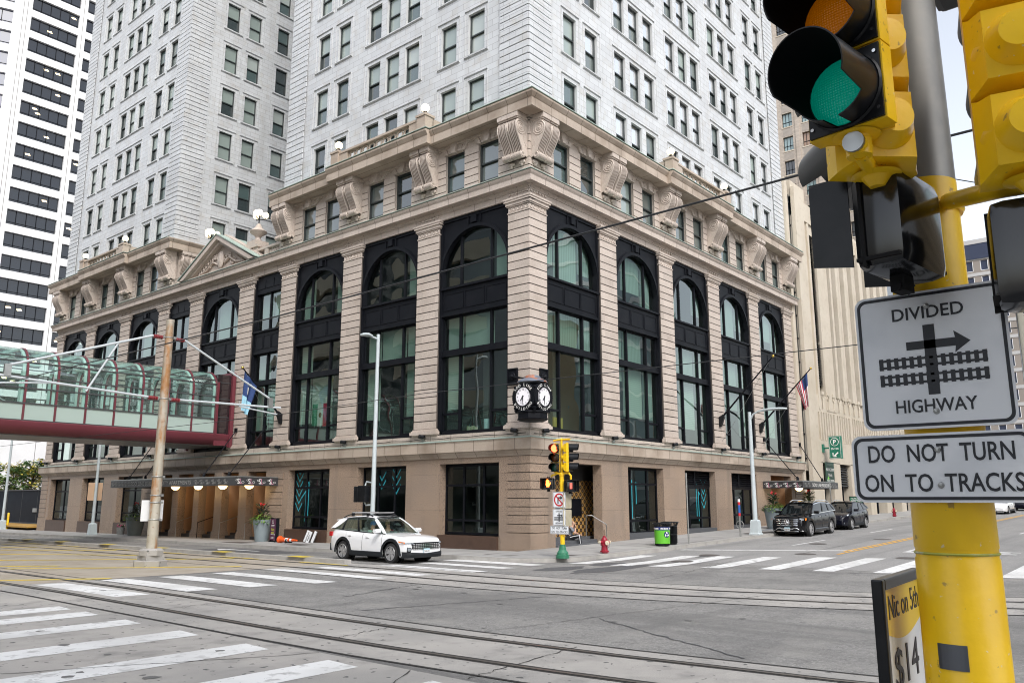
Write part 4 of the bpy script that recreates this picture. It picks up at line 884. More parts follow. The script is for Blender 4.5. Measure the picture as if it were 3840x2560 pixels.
mb=MB(); mb.box(75.2,90,6.4,35.8,94.5,94.9); part(mb,'flat_roof',ROOF,BT)
# grey-brown slab block far down the street
GB=empty('slab_block','distant grey brown slab block with white framed windows seen between pole and yellow signal back','building')
FG=lambda u,d,z:(170-d,u,z)
mb=MB(); cols_=[24-2.9*k for k in range(14)]; hh=[(c-.75,c+.75,z-2.3,z) for c in cols_ for z in [7+3.6*i for i in range(14)]]
wall(mb,FG,-16,32,0,58.6,hh,.3); mb.box(-16,32,-.02,.3,54.2,57.6,2,FG); mb.box(-16,32,-.02,.4,57.6,58.6,1,FG)
for z in [7+3.6*i for i in range(14)]: mb.box(-16,32,-.02,.10,z+.2,z+.9,1,FG)
part(mb,'slab_wall',[mat('grey_brown_brick',(.27,.235,.205),.85),mat('grey_concrete',(.45,.44,.43),.8),OGL[1]],GB)
g=MB(); g.poly([(-16,-.25,0),(32,-.25,0),(32,-.25,58),(-16,-.25,58)],0,FG)
for c in cols_:
    for z in [7+3.6*i for i in range(14)]: g.box(c-.75,c-.65,-.2,.02,z-2.3,z,1,FG); g.box(c+.65,c+.75,-.2,.02,z-2.3,z,1,FG); g.box(c-.75,c+.75,-.2,.02,z-2.3,z-2.2,1,FG)
part(g,'window_band',[OGL[1],WHITE],GB); mb=MB(); mb.box(170.1,190,-16,32,58.3,58.5); part(mb,'flat_roof',ROOF,GB)
# blocks on the camera's side of the two streets: they stand in the windows' reflections
AB=empty('curved_band_building','beige office block with wavy balcony bands, mirrored in the arcade windows','building')
mb=MB(); mb.box(-60,-33.5,2,70,0,34,1)
for k in range(8):
    z=3.5+k*4.0; pts=[(-33.4+ .9*math.sin(y*.35)+.6,y) for y in [2+q*1.0 for q in range(69)]]+[(-34,70),(-34,2)]
    mb.prism(pts,z,z+1.7,'z',0)
part(mb,'banded_front',[mat('beige_precast',(.50,.44,.35),.8),DGL],AB)
AC=empty('street_corner_block','ochre stone block with punched windows, mirrored in the right-hand arcade windows','building')
mb=MB(); FM=lambda u,d,z:(u,-40+d,z)
hh=[(3+3.2*k,4.5+3.2*k,z-2.1,z) for k in range(16) for z in [6+3.7*i for i in range(5)]]
wall(mb,FM,0,60,0,25,hh,.3); mb.box(0,60,-60,-40.4,0,25,1); mb.box(0,60,-.2,.5,24.2,25,0,FM)
part(mb,'punched_front',[mat('ochre_stone',(.42,.33,.21),.8),DGL],AC)
AD_=empty('glass_tower','pale blue glass tower mirrored in the far arcade windows','building')
mb=MB(); mb.box(66,90,-75,-42,0,44,0)
for k in range(12): mb.box(65.8,90.2,-75.2,-41.8,3.6*k,3.6*k+.5,1)
part(mb,'curtain_wall',[mat('pale_blue_curtain_wall',(.35,.47,.50),.15,ior=1.8),WHITE],AD_)
AE=empty('tall_stone_block','tall grey stone block further up 5th street, mirrored in the tower windows','building')
mb=MB(); FQ=lambda u,d,z:(-36+d,u,z); hh=[(-60+3*k,-58.4+3*k,z-2.2,z) for k in range(12) for z in [5+3.8*i for i in range(6)]]
wall(mb,FQ,-62,-24,0,28,hh,.3); mb.box(-60,-36.4,-62,-24,0,28,1); part(mb,'punched_front',[mat('grey_stone',(.36,.35,.33),.8),DGL],AE)
# ================================================================== skyway bridge
SK=empty('skyway_bridge','glazed maroon skyway bridge with curved glass shoulders crossing the street into the facade','bridge')
Y0,Y1=23.4,28.3; XB=-40
def hoop(x,w,mb,m,off=0):
    # arch rib following the near wall, curved shoulder and roof
    P=[]
    for s,yy in ((1,Y0),(-1,Y1)):
        a=[(yy,5.95),(yy,8.55)]+[(yy+s*(1-math.cos(t))*1.15,8.55+1.25*math.sin(t)) for t in [R(q) for q in (15,30,45,60,75,90)]]
        P.append(a)
    pts=P[0]+P[1][::-1]; o=[(p[0],p[1]) for p in pts]; c=(Y0+Y1)/2
    def sh(p,k): return (p[0]+(k if p[0]>c else -k)*(1 if p[1]<9.0 else .3), p[1]+(k if p[1]>8.9 else 0))
    mb.strip([(x-w,*sh(p,.07+off)) for p in o],[(x+w,*sh(p,.07+off)) for p in o],m)
    mb.strip([(x-w,*sh(p,-.10)) for p in o],[(x+w,*sh(p,-.10)) for p in o],m)
    for xx in (x-w,x+w): mb.strip([(xx,*sh(p,.07+off)) for p in o],[(xx,*sh(p,-.10)) for p in o],m)
ribs=[-1.2-1.505*k for k in range(26)]
for x in ribs: mb=MB(); hoop(x,.05,mb,0,-.03); part(mb,'maroon_rib',MAROON,SK)
mb=MB()
for x in ribs: hoop(x-.14,.07,mb,0,-.1)
part(mb,'mint_inner_frame',MINT,SK)
mb=MB(); aa=[(Y0,6.9),(Y0,8.55)]+[(Y0+(1-math.cos(t))*1.15,8.55+1.25*math.sin(t)) for t in [R(q) for q in (15,30,45,60,75,90)]]
bb=[(Y1-(p[0]-Y0),p[1]) for p in aa]
mb.strip([(XB,*p) for p in aa],[(-1.2,*p) for p in aa]); mb.strip([(XB,*p) for p in bb],[(-1.2,*p) for p in bb]); mb.poly([(XB,*aa[-1]),(-1.2,*aa[-1]),(-1.2,*bb[-1]),(XB,*bb[-1])])
part(mb,'glazing',GLB,SK,smooth=40,recalc=False)
mb=MB(); mb.box(XB,-1.2,Y0+.01,Y0+.03,6.0,6.86); mb.box(XB,-1.2,Y1-.03,Y1-.01,6.0,6.86); part(mb,'frosted_panel',FROST,SK)
mb=MB()
for z in (6.02,6.88,7.65,8.22,8.98,9.25):
    yy=Y0 if z<8.6 else Y0+(1-math.cos(math.asin(min(1,(z-8.55)/1.25))))*1.15
    for y in (yy,Y1-(yy-Y0)): mb.box(XB,-1.2,y-.05,y+.03,z-.03,z+.03)
part(mb,'glazing_bar',DGREY,SK)
mb=MB(); mb.box(XB,-.1,Y0+.15,Y1-.15,5.85,5.98,1)
N=10; g=[(Y0-.05,6.0)]+[(Y0-.12+ (1-math.cos(t))*.55,5.95-.62*math.sin(t)) for t in [math.pi/2*k/N for k in range(N+1)]]
g2=[(Y1-(p[0]-Y0),p[1]) for p in g]
for q in (g,g2): mb.strip([(XB,*p) for p in q],[(-.05,*p) for p in q],0)
mb.box(XB,-.05,g[-1][0],g2[-1][0],5.28,5.36,2)
part(mb,'maroon_girder',[MAROON,mat('bridge_floor',(.3,.3,.28),.8),SOFFIT],SK,smooth=40)
mb=MB(); mb.box(-1.15,.02,Y0+.05,Y1-.05,5.95,9.6,1); 
for y in (Y0-.08,Y1+.08): mb.box(-.28,-.06,y-.09,y+.09,5.2,9.75,0); mb.box(-1.27,-1.12,y-.07,y+.07,5.9,9.1,0)
mb.box(-.28,-.06,Y0-.1,Y1+.1,9.6,9.8,0); mb.box(-1.2,-.1,Y0-.02,Y0+.05,5.3,5.95,0)
for z in (7.0,8.1,9.1): mb.box(-1.15,-.1,Y0+.03,Y0+.05,z,z+.04,2)
part(mb,'bridge_collar',[MAROON,mat('collar_dark_glass',(.03,.02,.022),.06,ior=1.7),DGREY],SK)
mb=MB()
for k in range(12):
    x=-2-k*3; mb.tube([(x,Y0+1.3,9.3),(x-1.4,Y0+3.5,9.5)],.05,6); mb.box(x-1.2,x-1.0,Y0+1.2,Y1-1.2,9.35,9.5)
    mb.box(x-.6,x+.6,Y0+2,Y0+2.5,9.1,9.2)
part(mb,'roof_brace',MINT,SK)
# ================================================================== overhead line poles and arms
RUST=mat('rust_streaked_steel',(.46,.42,.34),.5,.3,noise=[((.40,.19,.065),(3.5,3.5,.75),.47,.60,.95,4),((.58,.56,.50),3,.45,.7,.5,4),((.22,.09,.03),7,.6,.75,.7,4)],bump=.08,bscale=20)
INSUL=mat('insulator_red',(.22,.03,.035),.4)
def ocs(x,y,label,h=8.85,armR=True,plate=True):
    t=empty('catenary_pole',label,'pole',(x,y,H(x,y)),0,'overhead line poles between the tracks')
    mb=MB(); mb.lathe([(.19,0),(.19,.5),(.14,h-.1),(.15,h-.06),(.15,h)],n=20); part(mb,'pole',RUST,t,smooth=40)
    mb=MB(); mb.lathe([(.58,0),(.58,.2),(.55,.22)],n=8); mb.box(-.33,.33,-.33,.33,.22,.38); mb.lathe([(.42,.38),(.42,.55),(.34,.62)],n=8); part(mb,'footing',CONC,t,bevel=.0)
    mb=MB(); z0=-H(x,y)
    def arm(s,xe,zu,zl,zle,strut=True):
        mb.tube([(s*.6,0,zu),(s*xe,0,zle+.32)],.042,8); mb.tube([(s*.6,0,zl),(s*(xe+.5),0,zle)],.042,8)
        for z in (zu,zl):
            mb.tube([(s*.14,0,z),(s*.25,0,z-.02)],.03,6,1)
            for k in range(5): mb.cyl((s*(.26+.07*k),0,z-.02),(s*(.30+.07*k),0,z-.02),.075,None,10,2)
            mb.tube([(s*.25,0,z-.02),(s*.62,0,z)],.04,6,2)
        if strut: mb.tube([(s*1.8,0,zu-.42),(s*2.75,0,zl-.02)],.035,6)
        mb.tube([(s*(xe-1.4),0,zle-.1),(s*(xe+.35),0,zle-.28)],.028,6); mb.tube([(s*(xe-1.4),0,zle-.1),(s*(xe-1.4),0,zle+.12)],.02,6,1)
        mb.box(s*xe-.1,s*xe+.1,-.06,.06,zle-.02,zle+.36,1)
    arm(-1,5.2,7.95+z0,5.7+z0,5.95+z0); arm(1,4.45,7.95+z0,5.7+z0,5.78+z0,False)
    part(mb,'cantilever_arm',[mat('pale_arm_paint',(.50,.54,.56),.45),STEEL,INSUL],t,smooth=40)
    for z in (7.95+z0,5.68+z0,3.1,2.45,2.2,1.6): mb=MB(); mb.torus((0,0,z),.175-.005*z*.8 if z>4 else .185,.022,'z',20,5); mb.box(.10,.20,-.16,-.10,z-.04,z+.04); part(mb,'clamp_band',STEEL,t)
    if plate: mb=MB(); mb.box(-.40,.40,.185,.20,1.55,2.28); part(mb,'blank_plate',WHITE,t)
    return t
ocs(-12.78,6.85,'rust streaked steel catenary pole with a blank white plate strapped at head height')
t=ocs(-13.1,27.6,'grey catenary pole at the left edge behind the rusty one, arms under the skyway',8.9,plate=False)
WIRE=mat('bare_cable',(.045,.047,.05),.5,.5)
def wire(name,label,pts,r,grp='overhead wires above the tracks'):
    mb=MB(); mb.tube(pts,r,6); o=part(mb,name,WIRE,None); tag(o,label,'wire',grp); return o
wire('trolley_wire','thick dark overhead cable slanting across the arcade above the near track',[(-17.6,-60,6.0),(-17.65,-19,6.02),(-17.6,-7,5.85),(-17.75,6.85,5.78),(-17.6,27,5.7),(-17.6,90,5.6)],.015)
wire('trolley_wire','thin overhead contact wire passing in front of the corner clock',[(-6.9,-40,5.5),(-8.6,-16.5,5.47),(-9.2,-3,5.42),(-8.3,6.85,5.42),(-9.0,27,5.3),(-9.2,90,5.2)],.011)
wire('span_wire','thin span wire above the right-hand street ending behind the traffic signal',[(-17.62,-19.0,6.08),(-10.5,-20.2,7.5),(0,-22,9.2)],.008)
# ================================================================== things fixed to the building
def zup(x,y,b=.15): return H(x,y)+b
# corner clock
CK=empty('corner_clock','black four-sided street clock lettered SOO LINE BUILDING on the corner pier','clock',(-.72,-.72,6.27))
mb=MB()
def octo(r,z): return [(r*math.cos(R(22.5+45*k)),r*math.sin(R(22.5+45*k)),z) for k in range(8)]
mb.rings([octo(.50,-.98),octo(.66,-.92),octo(.68,-.88),octo(.64,-.86),octo(.64,-.66),octo(.70,-.63),octo(.70,-.58),octo(.52,-.50),octo(.52,.50),octo(.62,.58),octo(.60,.66)])
for a in (0,90,180,270):
    ca,sa=math.cos(R(a)),math.sin(R(a)); mb.cyl((ca*.3,sa*.3,0),(ca*.60,sa*.60,0),.60,.60,36); 
    for k in range(40): t=2*math.pi*k/40; mb.sphere((ca*.60-sa*.585*math.cos(t),sa*.60+ca*.585*math.cos(t),.585*math.sin(t)),.025,0,6,4)
for a in (45,135,225,315):
    ca,sa=math.cos(R(a)),math.sin(R(a)); c=(ca*.60,sa*.60)
    for k in range(5): mb.cyl((c[0]-sa*(k-2)*.05,c[1]+ca*(k-2)*.05,-.42),(c[0]-sa*(k-2)*.05,c[1]+ca*(k-2)*.05,.42),.03,None,6)
    for z in (-.45,.42): mb.box(c[0]-.13,c[0]+.13,c[1]-.13,c[1]+.13,z-.05,z+.05)
    mb.tube([(c[0],c[1],-.5),(ca*.72,sa*.72,-.56),(ca*.66,sa*.66,-.62)],.06,6)
mb.box(.35,.72,.35,.72,-.8,.6)
part(mb,'clock_case',BLACK,CK,smooth=40)
mb=MB(); mb.lathe([(.66,.64),(.62,.70),(.45,.80),(.36,.82),(.34,.90),(.2,.96),(.03,.99)],n=16); part(mb,'copper_roof',mat('blue_grey_roof_rust',(.13,.15,.19),.5,noise=[((.36,.13,.06),2.2,.52,.6,1,4),((.2,.22,.26),6,.5,.7,.5,3)]),CK,smooth=30)
DIAL=mat('clock_dial',(.72,.70,.74),.4,emit=(1,.97,1),estr=.12); IVORY=mat('white_lettering',(.85,.85,.82),.5)
for a in (180,270):
    d=part(MB(),'clock_face',DIAL,CK) if 0 else None
    ca,sa=math.cos(R(a)),math.sin(R(a)); rt=Vector((-sa,ca,0)); n=Vector((ca,sa,0)); o=n*.615
    mb=MB(); mb.cyl(tuple(o-n*.01),tuple(o+n*.006),.385,None,40)
    fc=part(mb,'clock_face',DIAL,CK); mb=MB()
    ring=[]; N=40
    for rr_,dd in ((.385,.05),(.43,.05)): ring.append([tuple(o+n*dd+rt*rr_*math.cos(2*math.pi*k/N)+Vector((0,0,rr_*math.sin(2*math.pi*k/N)))) for k in range(N)])
    mb.rings(ring,0,True,False); part(mb,'bezel',BLACK,fc)
    for k in range(12):
        t=R(90-30*(k+1)); p=o+n*.012+rt*.305*math.cos(t)+Vector((0,0,.305*math.sin(t))); text(str(k+1),.075,INK,fc,MX(p,rt,(0,0,1)),name='numeral')
    mb=MB()
    for k in range(60): t=2*math.pi*k/60; p=o+n*.012+rt*.362*math.cos(t)+Vector((0,0,.362*math.sin(t))); mb.box(p.x-.004,p.x+.004,p.y-.004,p.y+.004,p.z-.004,p.z+.004)
    part(mb,'minute_dots',INK,fc)
    for ang,L_,w in ((R(90-217),.21,.03),(R(90-186),.31,.022)):
        mb=MB(); u=rt*math.cos(ang)+Vector((0,0,math.sin(ang))); v=n.cross(u); q=o+n*.03
        mb.rings([[tuple(q-u*.05+v*w),tuple(q-u*.05-v*w),tuple(q+u*L_-v*w*.6),tuple(q+u*L_+v*w*.6)],[tuple(q-u*.05+v*w+n*.01),tuple(q-u*.05-v*w+n*.01),tuple(q+u*L_-v*w*.6+n*.01),tuple(q+u*L_+v*w*.6+n*.01)]]); part(mb,'clock_hand',INK,fc)
    for s_,cen,st in (('SOO LINE',90,-15.5),('BUILDING',-90,15.5)):
        for k,ch in enumerate(s_):
            if ch==' ': continue
            t=R(cen+(k-3.5)*st); p=o+n*.012+rt*.505*math.cos(t)+Vector((0,0,.505*math.sin(t))); up=(rt*math.cos(t)+Vector((0,0,math.sin(t))))*(1 if cen>0 else -1)
            text(ch,.115,IVORY,CK,MX(p,up.cross(n),up) if 0 else MX(p,(up.cross(n)).normalized(),up),name='lettering',bold=.01)
for F,u in ((FL,.93),(FR,.93)):
    mb=MB(); G2=lambda a,b,c,F=F:tuple(Vector(F(a,b,c))-Vector((-.72,-.72,6.27)))
    mb.box(u-.23,u+.23,.0,.05,7.10,7.72,0,G2); mb.box(u-.28,u+.28,0,.09,7.72,7.78,0,G2); mb.box(u-.28,u+.28,0,.09,7.04,7.10,0,G2)
    for q in (u-.28,u+.22): mb.box(q,q+.06,0,.09,7.1,7.72,0,G2)
    mb.torus((u,.08,7.42),.13,.05,'y',14,6,0,G2); mb.sphere((u,.1,7.42),.1,0,10,8,G2)
    mb.tube([G2(u,.1,7.42),(-.1 if F is FL else .12,.12 if F is FL else -.1,.80)],.035,6); part(mb,'wall_bracket',BLACK,CK)
# globe lamps on parapets
def globe(x,y,z,label,r=.24,lit=True):
    r=.22; t=empty('globe_lamp',label,'lamp',(x,y,z),0,'globe lamps on the parapets'); mb=MB(); mb.sphere((0,0,.12+r),r,0,20,12); part(mb,'globe',GLOBE if lit else GLOBE_OFF,t,smooth=180)
    mb=MB(); mb.lathe([(.14,0),(.14,.05),(.07,.08),(.10,.14)],n=12); part(mb,'lamp_base',BLACK,t)
globe(-.84,6.06,21.2,'lit white globe lamp on the left front parapet, end nearest the corner'); globe(-.84,12.99,21.2,'lit white globe lamp on the left front parapet, end nearer the pediment')
globe(11.81,-.84,21.2,'globe lamp on the right front parapet, end nearest the corner',lit=True); globe(18.59,-.84,21.2,'globe lamp on the right front parapet, end behind the overhead cable')
globe(-.84,LY-6.06,21.2,'small lit globe lamp on the rear wing parapet, far left end'); globe(-.84,LY-12.99,21.2,'small lit globe lamp on the rear wing parapet, end near the carved corner brackets')
def urn(y,label):
    t=empty('urn_lamp',label,'lamp',(.62,y,18.32),0,'stone urn lamps beside the pediment'); mb=MB(); mb.lathe([(.32,0),(.34,.06),(.2,.14),(.16,.3),(.24,.42),(.52,.62),(.56,.70),(.53,.74),(.40,.82),(.22,.98),(.12,1.2),(.05,1.25)],n=24); part(mb,'stone_urn',G_BEIGE,t,smooth=30)
    mb=MB(); mb.cyl((0,0,1.2),(0,0,1.8),.035)
    for k in range(3): a=R(90+120*k); mb.tube([(0,0,1.55),(.3*math.cos(a),.3*math.sin(a),1.55),(.38*math.cos(a),.38*math.sin(a),1.66)],.028,6)
    part(mb,'lamp_stem',BLACK,t)
    mb=MB(); mb.sphere((0,0,2.02),.21,0,16,10); part(mb,'globe',GLOBE,t,smooth=180)
    for k in range(3): a=R(90+120*k); mb=MB(); mb.sphere((.38*math.cos(a),.38*math.sin(a),1.86),.21,0,16,10); part(mb,'globe',GLOBE,t,smooth=180)
urn(22.9,'stone urn carrying lit globe lamps right of the pediment'); urn(28.78,'stone urn carrying lit globe lamps peeking over the pediment')
# flagpoles and flags
def flagpole(F,u,z0,L_,rise,label,cat='flagpole'):
    t=empty('flagpole',label,cat,F(u,0,z0),0,'flagpoles angled out from the arcade'); o=Vector(F(u,0,z0)); f=lambda a,b,c:tuple(Vector(F(u+a,b,z0+c))-o)
    mb=MB(); e=(0,.2+L_,rise); mb.tube([f(0,.2,.12),f(*e)],[.06,.035],8); part(mb,'pole',BLACK,t)
    mb=MB(); mb.sphere(f(0,.2+L_+.04,rise+.05),.08,0,12,8); part(mb,'gold_ball',mat('gilded',(.7,.5,.12),.25,.9),t,smooth=180)
    mb=MB(); mb.prism([(0,-.45),(.12,-.45),(.34,.12),(.28,.28),(0,.12)],-.09,.09,'u',0,f); part(mb,'wall_bracket',BPLAS,t)
    mb=MB(); mb.tube([f(0,.2+L_*.95,rise*.95),f(0,.7,-.6),f(0,.12,-1.3)],.008,4); part(mb,'halyard',STEEL,t)
flagpole(FL,18.3,6.8,2.45,2.45,'black flagpole carrying the blue star flag beside the skyway'); flagpole(FR,18.1,6.85,3.3,3.4,'bare black flagpole with gold ball on the right front'); flagpole(FR,23.9,6.85,3.35,3.4,'black flagpole carrying the striped national flag on the right front')
def hang(name,label,o,dirv,w,h,colf,nu=14,nv=10):
    # cloth hanging from a slanting pole in folds: u runs along the pole, v down
    o=Vector(o); d=Vector(dirv).normalized(); n=Vector((d.y,-d.x,0)).normalized(); mb=MB(); P=[]
    for j in range(nv+1):
        row=[]
        for i in range(nu+1):
            u=i/nu; v=j/nv; k=.10*math.sin(u*11+v*1.5)*(.25+v)
            p=o-d*(u*w*(1-.62*v))+Vector((0,0,-v*h))+n*k; row.append(tuple(p))
        P.append(row)
    for j in range(nv):
        for i in range(nu): mb.poly([P[j][i],P[j][i+1],P[j+1][i+1],P[j+1][i]],colf(i/nu,j/nv,i,j))
    return mb
FB_,FLB,FWH,FRD=mat('flag_navy',(.02,.05,.16),.8),mat('flag_light_blue',(.30,.55,.68),.8),mat('flag_cloth_white',(.70,.69,.68),.8),mat('flag_cloth_red',(.48,.03,.06),.8)
mb=hang('flag','',(-2.55,18.3,9.15),(-.7,0,.7),1.15,2.2,lambda u,v,i,j:2 if (.25<v<.42 and .3<u<.5) else (0 if v<.55 else 1))
o=part(mb,'flag',[FB_,FLB,FWH],None,smooth=60); tag(o,'navy and pale blue flag with white star hanging from the pole by the skyway','flag')
mb=hang('flag','',(23.9,-3.35,10.0),(0,-.7,.7),1.1,2.0,lambda u,v,i,j:0 if (v<.35 and u<.5) else (2 if i%2 else 1),nu=14)
o=part(mb,'flag',[FB_,FWH,FRD],None,smooth=60); tag(o,'red and white striped flag with blue canton hanging on the right front','flag')
# canopies
CANB=mat('canopy_charcoal',(.045,.045,.048),.4); PINK=mat('pink_letter',(.62,.26,.36),.5)
def logo(t,o,rt,h=.26,dim=False):
    a=mat('dim_letter',(.28,.28,.27),.5) if dim else IVORY; b=a if dim else PINK; rt=Vector(rt); n=rt.cross(Vector((0,0,1)))
    text('S',h,a,t,MX(Vector(o)-rt*.10,rt,(0,0,1)),w=h*.5); text('L',h*1.05,b,t,MX(Vector(o)+rt*.05,rt,(0,0,1)),w=h*.5)
    mb=MB(); c=Vector(o)
    for dx,dz,r_ in ((-.20,.05,.05),(.17,-.05,.06),(-.06,-.10,.045)):
        q=[tuple(c+n*-.0+rt*(dx+r_*1.3*math.cos(2*math.pi*k/14))+Vector((0,0,dz+r_*.8*math.sin(2*math.pi*k/14)))) for k in range(15)]; mb.tube(q,.008,4)
    part(mb,'logo_swirl',a,t)
C1=empty('entrance_canopy','long charcoal entrance canopy with pale lettering hung on rods on the left front','canopy')
def canopy(t,F,u0,u1,dep,z0,z1,rods,rodz):
    mb=MB(); mb.box(u0,u1,dep-.06,dep,z0,z1,0,F); mb.box(u0,u0+.06,0,dep-.06,z0,z1,0,F); mb.box(u1-.06,u1,0,dep-.06,z0,z1,0,F); mb.box(u0+.06,u1-.06,0,dep-.06,z0+.18,z0+.26,0,F)
    mb.box(u0+.1,u1-.1,.0,dep-.14,z1+.02,z1+.07,1,F); mb.box(u0-.02,u1+.02,dep-.10,dep+.01,z1+.004,z1+.045,1,F); mb.box(u0-.02,u0+.10,0,dep-.10,z1+.004,z1+.05,1,F); part(mb,'canopy_box',[CANB,STEEL],t)
    for u,du in rods:
        mb=MB(); mb.tube([F(u+du,.03,rodz),F(u,dep*.72,z1+.2)],.028,6); mb.box(u+du-.09,u+du+.09,0,.12,rodz-.12,rodz+.12,0,F); mb.lathe([(.09,0),(.08,.2),(.04,.3)],F(u,dep*.72,z1+.04),10); part(mb,'tie_rod',BLACK,t)
canopy(C1,FL,18.25,33.1,2.7,2.86,3.30,((20.2,-.4),(22.9,0),(30,.6),(32.2,.4)),6.25)
for k in range(4): logo(C1,(-.45-.66*k,18.235,3.09),(1,0,0),.27)
text('SOO LINE BUILDING CITY APARTMENTS',.22,mat('dim_canopy_letter',(.36,.36,.35),.5),C1,MX((-2.715,26.6,3.08),(0,-1,0),(0,0,1)),w=7.4)
for k in range(6): logo(C1,(-2.72,22.3-.62*k,3.09),(0,-1,0),.25,True); logo(C1,(-2.72,32.7-.45*k,3.09),(0,-1,0),.22,True)
C2=empty('entrance_canopy','short charcoal canopy lettered SOO LINE BUILDING on the right front above the parked cars','canopy')
canopy(C2,FR,23.9,30.3,2.6,2.86,3.26,((25.0,-.6),(29.4,1.2)),6.0)
for k in range(4): logo(C2,(23.885,-.38-.62*k,3.07),(0,-1,0),.27)
text('SOO LINE BUILDING',.22,IVORY,C2,MX((27.2,-2.615,3.07),(1,0,0),(0,0,1)),w=3.4)
for u in (24.4,24.95,29.3,29.8): logo(C2,(u,-2.62,3.07),(1,0,0),.22,True)
def dome(x,y,z,label,grp):
    t=empty('dome_lamp',label,'lamp',(x,y,z),0,grp); mb=MB(); mb.lathe([(.26,0),(.25,-.06),(.2,-.14),(.12,-.2),(.02,-.22)],n=18); part(mb,'dome',WARM,t,smooth=60); mb=MB(); mb.lathe([(.28,.06),(.28,0),(.2,.005)],n=18); part(mb,'lamp_rim',BLACK,t)
    l=bpy.data.lights.new('dome_light','POINT'); l.energy=8; l.color=(1,.62,.28); l.shadow_soft_size=.22; lo=bpy.data.objects.new('dome_light',l); COL.objects.link(lo); lo.parent=t; lo.location=(0,0,-.5)
for k,(y,w) in enumerate(((20.2,'first from its lettered end, before the right-hand passage'),(23.0,'second from its lettered end'),(25.8,'third from its lettered end, over the middle steps'),(28.6,'fourth from its lettered end, nearest the rusty pole'))): dome(-.62,y,2.92,'glowing dome lamp under the long canopy, '+w,'dome lamps under the long canopy')
dome(26.6,-1.3,2.92,'glowing dome lamp under the short right-hand canopy',None)
# handrails
HR=mat('bright_handrail',(.55,.55,.54),.28,.9)
for k,y in enumerate((20.5,23.2,25.7,28.3)):
    mb=MB(); z=zup(-.6,y); mb.tube([(-.55,y,z),(-.55,y,z+.92),(1.3,y,z+1.5),(1.5,y,z+1.5)],.024,6); o=part(mb,'handrail',HR if k!=2 else BLACK,None); tag(o,['steel handrail rising into the passage beside the right planter','steel handrail rising into the passage with the glass door','black handrail rising into the second passage from the left','steel handrail rising into the leftmost lit passage'][k],'handrail','handrails of the entrance steps')
mb=MB(); mb.tube([(4.85,.55,.42),(4.85,.55,1.38),(5.1,.4,1.38),(5.3,-.28,.98),(5.3,-.28,.10)],.024,6); tag(part(mb,'handrail',HR,None),'bent steel handrail on the corner doorway steps','handrail','handrails of the entrance steps')
# ================================================================== street furniture
def planter(x,y,label,h=1.15,rt=.58,rb=.38,seed=1,dark=False):
    z=zup(x,y); t=empty('planter',label,'planter',(x,y,z),0,'tall grey tapered planters'); mb=MB(); mb.lathe([(rb,0),(rb+.02,.05),(rt,h),(rt-.06,h),(rt-.08,h-.12)],n=28); part(mb,'pot',mat('planter_grey',(.15,.17,.165) if dark else (.25,.30,.32),.6,noise=[((.18,.22,.24),1.5,.4,.7,.7,4)]),t,smooth=50)
    r=random.Random(seed); mb=MB()
    def leaf(p,d,L_,w,m):
        d=Vector(d).normalized(); s=d.cross(Vector((0,0,1))); s=s.normalized() if s.length>.05 else Vector((1,0,0)); p=Vector(p); q=p+d*L_*.5+Vector((0,0,.04*L_)); e=p+d*L_-Vector((0,0,.18*L_)); mb.poly([tuple(p),tuple(q+s*w),tuple(e),tuple(q-s*w)],m)
    for k in range(520):
        a=r.uniform(0,6.283); rr_=rt*math.sqrt(r.random())*1.18; zz_=h+r.uniform(-.22 if rr_>rt*.9 else -.02,.30*(1.25-rr_/rt)+.06); leaf((rr_*math.cos(a),rr_*math.sin(a),zz_),(math.cos(a)+r.uniform(-.8,.8),math.sin(a)+r.uniform(-.8,.8),r.uniform(-.6,.7)),r.uniform(.07,.15),r.uniform(.02,.045),r.choice([0,1,1,2,2]) if math.cos(a+2)>-.2 else r.choice([0,0,1]))
    for k in range(70):
        a=r.uniform(0,6.283); rr_=r.uniform(0,.22); leaf((rr_*math.cos(a),rr_*math.sin(a),h+r.uniform(.2,.75)),(math.cos(a),math.sin(a),r.uniform(.1,1.4)),r.uniform(.22,.42),r.uniform(.03,.06),r.choice([0,4,4]))
    part(mb,'foliage',LEAF,t,recalc=False); mb=MB()
    for k in range(3):
        a=r.uniform(0,6.283); p=(.12*math.cos(a),.12*math.sin(a),h+r.uniform(.75,.95)); mb.tube([(p[0]*.3,p[1]*.3,h),p],.012,4,1)
        for j in range(7): mb.sphere((p[0]+r.uniform(-.05,.05),p[1]+r.uniform(-.05,.05),p[2]+r.uniform(-.05,.06)),.03,0,6,4)
    part(mb,'red_flower',[PETAL,LEAF[0]],t)
planter(-.95,18.15,'grey planter with red cannas beside the lease board',1.16,.52,.34,1); planter(-.95,32.9,'dark grey planter of cannas left of the rusty pole',1.2,.62,.40,2,True)
planter(21.3,-1.75,'blue grey planter of greenery behind the front black car',1.2,.62,.44,3); planter(26.9,-1.75,'planter of dark canna leaves standing behind the front black car roof',1.25,.6,.42,4)
mb=MB()
for y in (35.65,36.1): 
    t=empty('flower_bucket','slim metal bucket of pink flowers on the pavement left of the dark planter, '+('nearer' if y<36 else 'further')+' one','bucket',(-.5,y,zup(-.5,y)),0,'flower buckets'); mb=MB(); mb.lathe([(.13,0),(.17,.48),(.15,.48)],n=14); part(mb,'bucket',STEEL,t); mb=MB()
    for k in range(16): mb.sphere((rnd.uniform(-.16,.16),rnd.uniform(-.16,.16),.52+rnd.uniform(0,.14)),.06,k%2,6,4)
    part(mb,'blooms',[mat('pink_blooms',(.45,.12,.2),.6),LEAF[0]],t)
